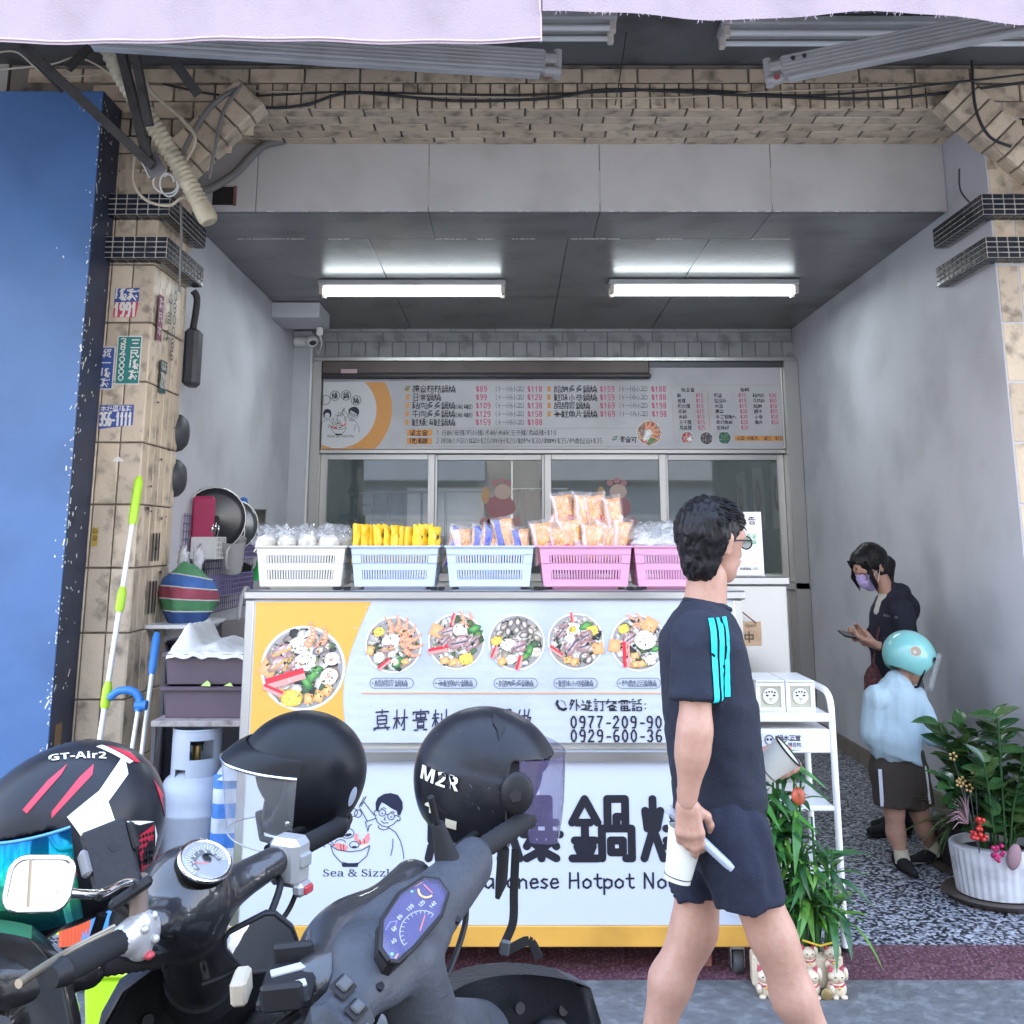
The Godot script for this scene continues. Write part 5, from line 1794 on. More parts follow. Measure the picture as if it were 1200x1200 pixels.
	var packs := [
		[163,-51,[["shrimp",-0.2,0.72,0.26,2.0],["shrimp",0.1,0.78,0.26,1.6],["shrimp",0.36,0.70,0.26,1.2],["shrimp",0.58,0.52,0.26,0.8],["shrimp",0.72,0.28,0.26,0.4],["shrimp",0.78,0.0,0.26,0.1],["shrimp",0.68,-0.28,0.26,-0.3],["shrimp",0.35,0.38,0.24,1.0],["shrimp",0.5,0.12,0.24,0.5],["corn",-0.52,0.45,0.2,0.4],["egg",-0.1,0.1,0.34,0.4],["meat",-0.2,-0.15,0.3,0.2],["tofu",-0.8,-0.2,0.16,1.3],["egg",-0.5,-0.45,0.2,1.0],["crab",-0.3,-0.68,0.24,0.7],["leaf",0.15,-0.65,0.26,0.8],["ring",0.05,-0.6,0.14,0.2],["tofu",0.42,-0.6,0.13,0.4]]],
		[236,-47,[["shrimp",0.15,0.8,0.26,1.7],["shrimp",0.42,0.78,0.26,1.4],["crab",-0.12,0.78,0.2,1.3],["chip",-0.7,0.38,0.3,0.4],["meat",-0.3,0.35,0.3,0.3],["egg",0.15,0.4,0.26,0.0],["leaf",0.62,0.45,0.26,0.4],["leaf",0.74,0.2,0.22,1.0],["meat",-0.4,0.0,0.28,0.8],["meat",0.1,-0.05,0.4,0.2],["meat",0.55,-0.05,0.34,0.7],["crab",-0.62,-0.3,0.32,0.2],["tofu",-0.4,-0.68,0.15,0.1],["tofu",-0.1,-0.74,0.15,0.2],["corn",0.35,-0.62,0.26,0.3]]],
		[306,-48,[["clam",-0.45,0.55,0.17,0.8],["clam",-0.2,0.68,0.17,1.2],["clam",0.05,0.72,0.17,1.5],["clam",0.28,0.62,0.17,1.9],["clam",-0.6,0.32,0.17,0.5],["clam",-0.3,0.38,0.17,1.4],["clam",0.0,0.42,0.18,0.9],["clam",0.5,0.4,0.17,2.2],["clam",0.72,0.15,0.17,2.6],["clam",0.25,0.25,0.17,0.3],["corn",-0.7,0.05,0.2,0.5],["egg",-0.3,-0.08,0.26,0.1],["meat",0.1,-0.15,0.32,0.4],["crab",-0.78,-0.35,0.2,1.2],["ring",0.68,-0.35,0.18,0.3],["leaf",0.45,-0.3,0.26,1.2],["leaf",0.3,-0.5,0.2,0.5],["egg",-0.2,-0.6,0.2,0.3],["crab",0.1,-0.72,0.24,1.3],["tofu",-0.5,-0.68,0.15,0.7]]],
		[375,-47,[["crab",-0.12,0.85,0.16,1.7],["egg",-0.12,0.42,0.3,0.2,1],["meat",-0.5,0.35,0.3,0.9],["leaf",0.35,0.55,0.26,0.4],["corn",0.58,0.38,0.22,0.2],["meat",0.2,0.1,0.4,0.5],["meat",-0.1,-0.12,0.4,0.9],["meat",0.35,-0.15,0.34,0.3],["chip",0.78,-0.25,0.28,0.9],["crab",-0.7,-0.35,0.24,-0.6],["tofu",-0.3,-0.65,0.15,0.1],["tofu",-0.05,-0.72,0.15,0.4],["clam",0.3,-0.5,0.2,0.4],["clam",0.45,-0.65,0.18,1.0],["egg",-0.2,0.1,0.16,0.1]]],
		[448,-49,[["shrimp",-0.25,0.78,0.26,2.2],["shrimp",0.0,0.82,0.24,1.8],["chip",0.4,0.62,0.36,0.2],["corn",-0.52,0.5,0.2,0.4],["meat",-0.3,0.15,0.34,0.6],["egg",0.22,0.1,0.4,0.1],["chip",-0.85,-0.1,0.3,0.6],["crab",-0.45,-0.4,0.4,1.6],["tofu",-0.15,-0.45,0.14,0.2],["tofu",0.1,-0.72,0.14,0.3],["tofu",-0.15,-0.75,0.14,0.1],["egg",0.4,-0.6,0.2,0.3],["leaf",0.6,-0.2,0.2,0.3]]],
	]
	var names := ["蝦蝦叫鍋燒","豪鮮魚片鍋燒","蛤蠣多多鍋燒","鮮味小卷鍋燒","奶香起司鍋燒"]
	for i in 5:
		food_bowl(b,xf,packs[i][0],packs[i][1],33,packs[i][2],mixed,0.0004)
		b.col = Color(0.10,0.11,0.15)
		var cx: float = packs[i][0] - 1
		var pill := []
		for p in rounded(50,11.5,5.5):
			pill.append(p + W(cx,-95.5))
		pill.append(pill[0])
		line(b,xf,pill,0.6,false,0.002)
		write(b,xf,names[i],cx - 19.5,-92.0,7.0,0.09,false,1.1 if names[i].length() == 5 else 0.94,0.5,0.002)
		line(b,xf,[W(cx - 22.5,-95.5),W(cx - 21.5,-95.5)],1.2,false,0.002)
	b.col = Color(0.72,0.34,0.12)
	line(b,xf,[W(128,-107),W(555,-107)],1.3,false,0.002)
	b.col = Color(0.030,0.035,0.06)
	var xw := 143.0
	for ch in "真材實料":
		write(b,xf.translated_local(V(xw,-126.5,0)) * Transform3D(Basis(V(0.78,0.05,0),V(0,1,0),V(0,0,1)),Vector3.ZERO),ch,0,0,22.5,0.085,true,1.0,0.5,0.002)
		xw += 22.2
	xw = 238.0
	for ch in "現點現做":
		write(b,xf.translated_local(V(xw,-126.5,0)) * Transform3D(Basis(V(0.78,0.05,0),V(0,1,0),V(0,0,1)),Vector3.ZERO),ch,0,0,22.5,0.085,true,1.0,0.5,0.002)
		xw += 22.8
	b.col = Color(0.018,0.018,0.024)
	write(b,xf,"外送訂餐電話:",366.0,-114.0,12.6,0.11,false,1.14,0.5,0.002)
	line(b,xf,[W(353,-116),W(352,-119),W(355,-124),W(360,-126),W(362.5,-124.5)],3.0,true,0.002)
	line(b,xf,[W(357,-115),W(361,-117),W(362,-121)],0.8,true,0.002)
	for i in 2:
		var xn := 368.0
		for ch in ["0977-209-90","0929-600-36"][i]:
			write(b,xf,ch,xn,-133.5 - i * 15.4,12.6,0.15,false,1.0,0.62,0.002)
			xn += 10.0 if ch != "-" else 8.6
	# second caption under the large bowl
	b.col = Color(0.70,0.72,0.74)
	var cap := PackedVector2Array()
	for p in rounded(74,14,7):
		cap.append(p + W(57,-147))
	b.flat(cap,xf,0.002)
	b.col = Color(0.05,0.05,0.07)
	write(b,xf,"鮮爆海鮮鍋燒",28.0,-142.0,9.5,0.1,false,1.06,0.5,0.003)
	part(up,"print",b,ink("sign_ink",0.35))
	# lower front
	var lo := part(ct,"front_panel",span(-1.055,0.918,0.19,0.768,z - 0.004,z - 0.02,0.002),m("front_white",0.55,0.60,0.69,0.3))
	lo.set_meta("label","white lower front with large black characters and a cartoon emblem")
	part(ct,"yellow_stripe",span(-1.055,0.920,0.118,0.19,z + 0.002,z - 0.02,0.003),grain(m("stripe_yellow",0.72,0.38,0.065,0.4),"blotch_soft",1.0))
	var b2 := B.new()
	var x2 := Transform3D(Basis(V(0.00322,0,0),V(0,0.003,0),V(0,0,1)),V(0,0.768,z - 0.0025))
	b2.col = Color(0.016,0.018,0.026)
	var big := "鮮爆鍋燒"
	for i in 4:
		write(b2,x2,big[i],-100.0 + i * 84.5 + 2.0,-45.0,70.0,0.135,true,1.0,0.5,0.0)
	hand_word(b2,x2,"Japanese Hotpot Noodles",-45.0,-149.5,17.5)
	letters(b2,x2,"Sea & Sizzle",-222.0,-139.0,8.2,"Droid Serif",1.36)
	logo(b2,Transform3D(Basis(x2.basis.x * 0.1333,x2.basis.y * 0.1333,x2.basis.z),x2 * V(-240.0,-7.0,0.0)),6.5,0.0)
	part(lo,"print",b2,ink("sign_ink",0.35))
	# a loose metal stub under the cart and a brick wedge
	whole("brick_wedge",bx(V(0.68,0.045,-4.25),V(0.16,0.06,0.09),0.004),m("bare_brick"),"brick chock lying on the kerb under the cart","brick")

# rounded handwriting for the English line
func hand_word(b: B,xf: Transform3D,s: String,x: float,base: float,cap: float) -> void:
	var H := {
		"J": [[6,0,6,8,4,10,1,9],7],"a": [[6,4,3,3.6,0.8,6,1.2,9,3,10,6,7,6,4,6.2,10],7.5],"p": [[1,4,1,14],[1,6,3,4,6,5,6,8.5,3.5,10,1,9],7.5],"n": [[1,4,1.2,10],[1.2,6,3.5,4,5.6,5.4,5.8,10],7.5],
		"e": [[1,7,6,6.4,5,4,2.5,4,0.9,6.6,1.8,9.6,4,10,6,9],7.2],"s": [[5,4.4,2.6,4,1.2,5.4,3.2,6.8,5,8.2,3.6,10,1,9.4],6.4],"H": [[1.2,0,1,10],[6.6,0,6.8,10],[1,5.2,6.8,4.8],9],"o": [[3.4,4,1,6,1.3,9,3.6,10,6,8.4,6,5.6,3.4,4],7.6],
		"t": [[3,0.8,3,8.6,4.6,10,5.8,9.4],[0.8,3.8,5.6,3.6],6.4],"N": [[1,10,1.2,0,6.6,10,6.8,0],9],"d": [[6,4.4,3,4,0.9,7,1.8,9.8,4,9.8,6,7.5],[6.1,0,6.1,10],7.8],"l": [[1.4,0,1.4,10],3.4],
	}
	var u := cap / 10.0
	for i in s.length():
		if s[i] == " ":
			x += u * 5.5
			continue
		var g: Array = H[s[i]]
		for k in g.size() - 1:
			var pts := []
			for q in range(0,g[k].size(),2):
				pts.append(W(x + g[k][q] * u,base + cap - g[k][q + 1] * u))
			line(b,xf,pts,cap * 0.13,true,0.0)
		x += g[g.size() - 1] * u

func taper(b: B,y0: float,y1: float,cx: float,cz: float,bottom: float) -> void:
	for i in b.v.size():
		var p := b.v[i]
		var f := lerpf(bottom,1.0,clampf((p.y - y0) / (y1 - y0),0.0,1.0))
		b.v[i] = V(cx + (p.x - cx) * f,p.y,cz + (p.z - cz) * f)

func pillow(w: float,h: float,t: float,sd: int,u0 := 0.0,u1 := 1.0,off := 0.0,v0 := 0.0,v1 := 1.0) -> B:
	# a sealed packet standing on its lower edge: crimped ends, creased film
	var f := FastNoiseLite.new()
	f.seed = sd
	f.frequency = 14.0
	var b := B.new()
	for s in [1.0,-1.0]:
		var rows := []
		for i in 13:
			var row := []
			var v := lerpf(v0,v1,i / 12.0)
			for j in 11:
				var u := lerpf(u0,u1,j / 10.0)
				var x := (u - 0.5) * w * (1.0 - 0.06 * sin(v * PI))
				var e := pow(maxf(sin(u * PI),0.0),0.4) * pow(maxf(sin(v * PI),0.0),0.3)
				var nz := f.get_noise_3d(x * 2.0,v * h * 2.0,s * 3.0)
				var z: float = s * (t * 0.5 * e + off) + nz * 0.010 * (0.35 + e)
				row.append(V(x + nz * 0.003,v * h + f.get_noise_2d(x * 3.0,sd) * 0.006,z))
			rows.append(row)
		b.grid(rows)
	return b

func lump(r: Vector3,sd: int,amp: float,freq: float,seg := 16,rows := 12) -> B:
	var f := FastNoiseLite.new()
	f.seed = sd
	f.frequency = freq
	var pts := []
	for i in rows + 1:
		var row := []
		var t := PI * i / rows
		for j in seg:
			var a := TAU * j / seg
			var d := V(sin(t) * cos(a),cos(t),sin(t) * sin(a))
			var k := 1.0 + amp * f.get_noise_3dv(d)
			row.append(d * r * k)
		pts.append(row)
	var b := B.new()
	b.grid(pts,true)
	return b

func build_baskets() -> void:
	var top := 1.407
	var specs := [
		[-1.040,-0.682,"white_basket","white slotted plastic basket of bagged white noodles",0.62,0.59,0.53],
		[-0.655,-0.302,"pale_blue_basket","pale blue slotted plastic basket of yellow packets",0.48,0.54,0.66],
		[-0.268,0.086,"ice_blue_basket","pale bluish slotted plastic basket of blue and red noodle packs",0.49,0.56,0.68],
		[0.113,0.486,"pink_basket","pink slotted plastic basket heaped with ramen packs",0.64,0.31,0.46],
		[0.500,0.86,"pink_basket_two","pink slotted plastic basket holding clear plastic bags",0.64,0.31,0.46],
	]
	var z0 := -4.195
	var z1 := -4.46
	for s in specs:
		var x0: float = s[0]
		var x1: float = s[1]
		var cx := (x0 + x1) / 2
		var cz := (z0 + z1) / 2
		var y0 := top + 0.012
		var y1 := top + 0.178
		var mt := m(s[2],s[4],s[5],s[6],0.38)
		var bk := thing("plastic_basket",s[3],"basket",V(cx,top,cz),0.0,"plastic baskets on the cart top")
		var b := B.new()
		b.box(V(0,0.006,0),V((x1 - x0) * 0.80,0.012,(z0 - z1) * 0.82),Basis(),0.003)
		b.box(V(0,0.018,0),V(x1 - x0 - 0.006,0.008,z0 - z1 - 0.006))
		for side in 4:
			var long := side < 2
			var half := (z0 - z1) / 2 if long else (x1 - x0) / 2
			var wid := (x1 - x0) if long else (z0 - z1)
			var sgn := 1.0 if side % 2 == 0 else -1.0
			var put := func(u: float,y: float,wu: float,wy: float) -> void:
				var c := V(u,y,sgn * half) if long else V(sgn * half,y,u)
				var sz := V(wu,wy,0.004) if long else V(0.004,wy,wu)
				b.box(c,sz)
			put.call(0.0,0.026,wid,0.028)
			put.call(0.0,0.0915,wid,0.027)
			put.call(0.0,0.152,wid,0.032)
			for row in 2:
				var yc := 0.059 if row == 0 else 0.1205
				var nb := 25 if long else 18
				put.call(-wid / 2 + 0.018,yc,0.036,0.04)
				put.call(wid / 2 - 0.018,yc,0.036,0.04)
				for i in nb:
					put.call(lerpf(-wid / 2 + 0.042,wid / 2 - 0.042,i / float(nb - 1)),yc,0.0062,0.04)
			# rolled rim
			var rc := V(0,0.170,sgn * (half + 0.003)) if long else V(sgn * (half + 0.003),0.170,0)
			b.box(rc,V(wid + 0.014,0.009,0.014) if long else V(0.014,0.009,wid),Basis(),0.003)
		taper(b,0.0,0.17,0.0,0.0,0.90)
		part(bk,"body",b,mt)
		if s[2] == "white_basket":
			var hb := B.new()
			hb.box(V(0,0.178,0),V(0.02,0.006,z0 - z1))
	# dark foot pads between the baskets
	for x in [-0.705,-0.665,-0.315,-0.285,0.10,0.118,0.475,0.515]:
		whole("foot_pad",bx(V(x,top + 0.006,-4.185),V(0.026,0.012,0.03),0.003),m("black_plastic"),"small black pad under the basket corners on the cart top","pad",Vector3.ZERO,"black pads on the cart top")
	# 1: bags of white noodles
	var film := glass("clear_film",0.85,0.85,0.85,0.12,0.10)
	film.metallic_specular = 0.9
	grain(m("white_noodle",0.76,0.70,0.58,0.7),"noodle",9.0)
	m("white_noodle").albedo_texture = tex["blotch"]
	for i in 8:
		var bg := thing("noodle_bag","clear twisted bag of round white noodles in the white basket","bag",V(-1.015 + i * 0.043 + 0.005 * (i % 2),top + 0.135,-4.25 - 0.075 * (i % 2)),rng.randf() * 3.0,"noodle bags in the white basket")
		part(bg,"noodles",lump(V(0.042,0.040,0.045),10 + i,0.25,2.2),m("white_noodle"),V(0,0.045,0))
		part(bg,"film",lump(V(0.05,0.055,0.052),30 + i,0.75,1.6,18,14),film,V(0,0.062,0))
		var tw := B.new()
		for k in 5:
			var a := k * 1.3
			var p := V(cos(a) * 0.03,0.115 + rng.randf_range(-0.01,0.012),sin(a) * 0.03)
			tw.quad(V(0,0.085,0),p,p + V(0.02 * sin(a),0.006,0.02 * cos(a)),V(0.012,0.09,0.01))
		part(bg,"twisted_end",tw,film)
	# 2: yellow packets
	m("pack_yellow",0.85,0.52,0.02,0.3)
	for i in 11:
		var pk := thing("yellow_packet","bright yellow foil packet standing in the pale blue basket","packet",V(-0.632 + i * 0.0305,top + 0.10,-4.25 + rng.randf_range(-0.01,0.01)),PI / 2 - 0.75 + rng.randf_range(-0.2,0.2),"yellow packets in the pale blue basket")
		pk.rotation.z = rng.randf_range(-0.10,0.06)
		var hh := 0.155 + rng.randf_range(-0.008,0.008)
		part(pk,"pouch",pillow(0.075,hh,0.026,50 + i),m("pack_yellow"))
		var pb := B.new()
		pb.col = Color(0.03,0.03,0.05)
		pb.flat(circle(0.007,10,0,0,0.010),at(V(0.004,hh * 0.72,0.0165)))
		part(pk,"print",pb,ink())
	# 3 and 4: ramen packs
	grain(m("ramen",1.0,0.95,0.9,0.35),"noodle",6.0,0.8,"bump_fine")
	m("ramen").clearcoat_enabled = true
	m("pack_blue",0.03,0.06,0.42,0.25)
	m("pack_red",0.60,0.03,0.09,0.25)
	m("pack_white",0.78,0.76,0.76,0.25)
	m("pack_pink",0.82,0.52,0.56,0.3)
	for i in 7:
		var pk := thing("noodle_pack","clear noodle pack with blue and red print standing in the bluish basket","packet",V(-0.245 + i * 0.048,top + 0.085,-4.27),0.45 + rng.randf_range(-0.25,0.25),"noodle packs in the bluish basket")
		pk.rotation.z = rng.randf_range(-0.25,0.25)
		var hh := 0.17 + rng.randf_range(-0.02,0.03)
		part(pk,"wrapper",pillow(0.085,hh,0.05,80 + i),m("ramen"))
		part(pk,"print_band",pillow(0.085,hh,0.05,80 + i,0.04,0.34,0.0015),mats["pack_blue" if i % 3 != 1 else "pack_pink"])
		part(pk,"print_band",pillow(0.085,hh,0.05,80 + i,0.5,0.95,0.0015,0.05,0.3),m("pack_red"))
		part(pk,"film",pillow(0.10,hh + 0.012,0.056,90 + i),m("clear_film"))
	for i in 14:
		var up := i > 8
		var x := 0.142 + i * 0.0385 if not up else 0.165 + (i - 9) * 0.068
		var y := top + (0.10 if not up else 0.205)
		var pk := thing("ramen_pack","pinkish clear ramen pack %s the pink basket" % ("lying on the heap in" if up else "standing upright in"),"packet",V(x,y,-4.27 - (0.05 if up else rng.randf() * 0.03)),0.35 + rng.randf_range(-0.35,0.35),"ramen packs lying on the heap" if up else "ramen packs standing in the pink basket")
		pk.rotation.z = rng.randf_range(-0.2,0.2) if not up else rng.randf_range(-0.8,0.8)
		var hh := 0.16 + rng.randf_range(-0.01,0.02)
		part(pk,"wrapper",pillow(0.095,hh,0.05,110 + i),m("ramen"))
		part(pk,"print_band",pillow(0.095,hh,0.05,110 + i,0.62,0.97,0.0015,0.04,0.52),mats["pack_red" if i % 2 == 0 else "pack_pink"])
		part(pk,"print_band",pillow(0.095,hh,0.05,110 + i,0.02,0.12,0.0015),m("pack_pink"))
		part(pk,"film",pillow(0.11,hh + 0.014,0.056,130 + i),m("clear_film"))
	# 5: loose clear bags
	for i in 5:
		part_bag(V(0.56 + (i % 3) * 0.085,top + 0.15 + 0.02 * (i / 3),-4.28 - 0.07 * (i / 3)),i)

func part_bag(p: Vector3,i: int) -> void:
	var bg := thing("plastic_bag","crumpled clear plastic bag of pale bundles in the second pink basket","bag",p,rng.randf() * 3.0,"clear bags in the second pink basket")
	part(bg,"bundle",lump(V(0.05,0.03,0.06),200 + i,0.4,1.8),m("pale_bundle",0.62,0.60,0.60,0.6),V(0,0.03,0))
	part(bg,"film",lump(V(0.065,0.055,0.075),210 + i,0.8,1.5,18,14),m("clear_film"),V(0,0.045,0))

# ---------------------------------------------------------------- beside the cart, waiting side
func build_right_side() -> void:
	var st: Material = m("steel")
	var cb := thing("steel_cabinet","plain stainless cabinet standing behind the cart near the waiting wall","cabinet")
	part(cb,"body",span(0.96,1.30,0.09,1.395,-4.90,-5.45,0.006),st)
	part(cb,"top",span(0.94,1.312,1.395,1.435,-4.885,-5.46,0.006),st)
	for x in [1.0,1.26]:
		for z in [-4.95,-5.4]:
			part(cb,"foot",pipe([V(x,0.045,z),V(x,0.09,z)],0.018,10),m("black_plastic"))
	# notice in an acrylic stand
	var nt := thing("notice_stand","white paper notice standing on the stainless cabinet","notice",V(1.10,1.435,-4.98),-0.12)
	part(nt,"sheet",bx(V(0,0.155,0),V(0.225,0.30,0.003),0.001,Basis(Vector3.RIGHT,-0.08)),m("paper",0.80,0.80,0.77,0.6))
	part(nt,"base",bx(V(0,0.004,0.03),V(0.22,0.008,0.10),0.002),glass("acrylic",0.9,0.92,0.92,0.35,0.05))
	var b := B.new()
	var xf := Transform3D(Basis(Vector3.RIGHT,-0.08),V(0,0.155,0)) * Transform3D(Basis(),V(0,0,0.003))
	b.col = Color(0.03,0.03,0.035)
	write(b,xf,"公告",0.005,0.125,0.034,0.13,false,1.35,0.5)
	b.col = Color(0.10,0.42,0.16)
	write(b,xf,"本社外送",-0.01,0.045,0.022,0.1,false,1.1,0.5)
	write(b,xf,"請自取食",-0.01,0.018,0.022,0.1,false,1.1,0.5)
	b.col = Color(0.45,0.18,0.18)
	for i in 4:
		write(b,xf,"現點現做真材實料"[i] + "鍋燒麵食料白飯"[i] + "原味外送電話"[i] + "加料加主食",-0.095,-0.02 - i * 0.02,0.012,0.1,false,1.1,0.5)
	b.col = Color(0.1,0.1,0.1)
	write(b,xf,"鮮爆鍋燒 公告",0.0,-0.115,0.012,0.1,false,1.1,0.5)
	part(nt,"print",b,ink())
	# hanging open sign on the cart's end post
	var og := thing("open_sign","small wooden sign on a string reading that the stall is open","sign",Vector3.ZERO)
	grain(m("plywood",0.50,0.33,0.19,0.7),"blotch",2.0)
	part(og,"plate",bx(V(1.02,1.19,-4.72),V(0.215,0.105,0.006),0.002),m("plywood"))
	part(og,"string",pipe([V(0.935,1.372,-4.715),V(1.105,1.235,-4.715)],0.0035,6),m("string",0.16,0.08,0.05,0.8))
	part(og,"string",pipe([V(0.93,1.372,-4.715),V(0.925,1.235,-4.715)],0.0035,6),m("string"))
	var ob := B.new()
	ob.col = Color(0.06,0.035,0.02)
	var xo := at(V(1.02,1.19,-4.7155))
	letters(ob,xo,"We are Open",-0.055,0.022,0.016,"Droid Sans Mono",0.95)
	write(ob,xo,"營業中",-0.085,0.008,0.045,0.12,false,1.25,0.5)
	part(og,"print",ob,ink())
	# bundle of paper bags below the sign
	var pb := thing("paper_straws","bundle of paper wrapped chopsticks in a blue cup behind the cart","cup",V(1.0,1.0,-4.78))
	part(pb,"cup",pipe([V(0,0.0,0),V(0,0.07,0)],0.035,14),m("teal_cup",0.05,0.14,0.18,0.4))
	for i in 7:
		var a := i * 0.9
		part(pb,"chopsticks",pipe([V(cos(a) * 0.01,0.02,sin(a) * 0.01),V(cos(a) * 0.03 + 0.01,0.19 + 0.01 * (i % 3),sin(a) * 0.03)],0.009,6),m("paper_tan",0.62,0.50,0.36,0.7) if i % 2 == 0 else m("paper"))
	part(pb,"bracket",span(-0.075,-0.03,0.0,0.02,-0.02,0.02),m("steel"))
	# white trolley
	var tr := thing("white_trolley","white metal trolley with a drawer label beside the cart","trolley")
	var wp: Material = m("white_paint")
	for z in [-4.28,-4.66]:
		part(tr,"leg",pipe([V(1.29,0.055,z),V(1.29,0.93,z)],0.0135,10),wp)
		part(tr,"leg",pipe([V(0.95,0.055,z),V(0.95,0.93,z)],0.0135,10),wp)
		for x in [0.95,1.29]:
			part(tr,"foot",pipe([V(x,0.045,z),V(x,0.058,z)],0.017,10),m("black_plastic"))
	for x in [0.95,1.29]:
		part(tr,"hoop",pipe(bend([V(x,0.92,-4.28),V(x,0.965,-4.29),V(x,0.995,-4.34),V(x,1.0,-4.47),V(x,0.995,-4.60),V(x,0.965,-4.65),V(x,0.92,-4.66)],5),0.0135,10),wp)
	part(tr,"shelf",span(0.945,1.278,0.885,0.918,-4.272,-4.668,0.004),wp)
	part(tr,"shelf",span(0.945,1.278,0.30,0.325,-4.272,-4.668,0.004),wp)
	part(tr,"shelf",span(0.945,1.278,0.55,0.57,-4.272,-4.668,0.004),wp)
	var dr := part(tr,"drawer",span(0.948,1.275,0.768,0.858,-4.268,-4.66,0.004),wp)
	part(dr,"label_card",span(1.0,1.17,0.785,0.845,-4.2645,-4.2675),m("card_blue",0.66,0.68,0.80,0.5))
	var lb := B.new()
	var xl := at(V(1.085,0.815,-4.2635))
	lb.col = Color(0.02,0.02,0.04)
	write(lb,xl,"鍋本菜單",-0.022,0.022,0.022,0.12,false,1.08,0.5)
	write(lb,xl,"請自取",0.02,-0.006,0.016,0.12,false,1.1,0.5)
	for r in [0.016,0.019]:
		var pts := []
		for i in 17:
			pts.append(W(-0.055 + r * cos(TAU * i / 16),0.004 + r * sin(TAU * i / 16)))
		line(lb,xl,pts,0.0018)
	lb.flat(circle(0.005,8,-0.062,0.006),xl,0.0005)
	lb.flat(circle(0.005,8,-0.048,0.006),xl,0.0005)
	part(dr,"label_print",lb,ink())
	# two white drawer boxes on the trolley
	var acr := glass("box_window",0.72,0.70,0.55,0.5,0.05)
	for i in 2:
		var bxn := thing("drawer_box",["white box with clear front and face emblem, next to the cart post","white box with clear front and face emblem, at the free end of the trolley"][i],"box",V(1.055 + i * 0.122,0.918,-4.44),0.0,"white drawer boxes on the trolley")
		for q in [[V(-0.056,0.058,0),V(0.006,0.116,0.26)],[V(0.056,0.058,0),V(0.006,0.116,0.26)],[V(0,0.003,0),V(0.106,0.006,0.26)],[V(0,0.058,-0.128),V(0.106,0.106,0.004)]]:
			part(bxn,"side",bx(q[0],q[1],0.001),wp)
		var fr := B.new()
		fr.box(V(0,0.010,0.126),V(0.106,0.014,0.008))
		fr.box(V(0,0.107,0.126),V(0.106,0.014,0.008))
		fr.box(V(-0.0475,0.0585,0.126),V(0.011,0.081,0.008))
		fr.box(V(0.0475,0.0585,0.126),V(0.011,0.081,0.008))
		part(bxn,"frame",fr,wp)
		part(bxn,"pane",bx(V(0,0.0585,0.124),V(0.084,0.083,0.002)),acr)
		part(bxn,"lid",bx(V(0,0.119,0),V(0.118,0.006,0.262),0.002),wp)
		part(bxn,"contents",bx(V(0,0.036,0.0),V(0.09,0.055,0.22),0.006),m("wrapped_noodles",0.62,0.55,0.33,0.6))
		var em := B.new()
		var xe := at(V(0,0.062,0.1305))
		em.col = Color(0.80,0.80,0.78)
		em.flat(circle(0.031,24),xe,0.0)
		em.col = Color(0.03,0.03,0.04)
		for k in 4:
			em.flat(circle(0.0042,8,-0.017 + k * 0.0115,0.018 - absf(k - 1.5) * 0.003),xe,0.001)
		for k in 2:
			em.flat(circle(0.0065,10,-0.014 + k * 0.028,0.002,0.004),xe,0.001)
		line(em,xe,[W(-0.007,-0.008),W(-0.003,-0.012),W(0.003,-0.012),W(0.007,-0.008)],0.0025,false,0.001)
		line(em,xe,[W(-0.006,-0.019),W(0.006,-0.019)],0.0018,false,0.001)
		part(bxn,"emblem",em,ink())

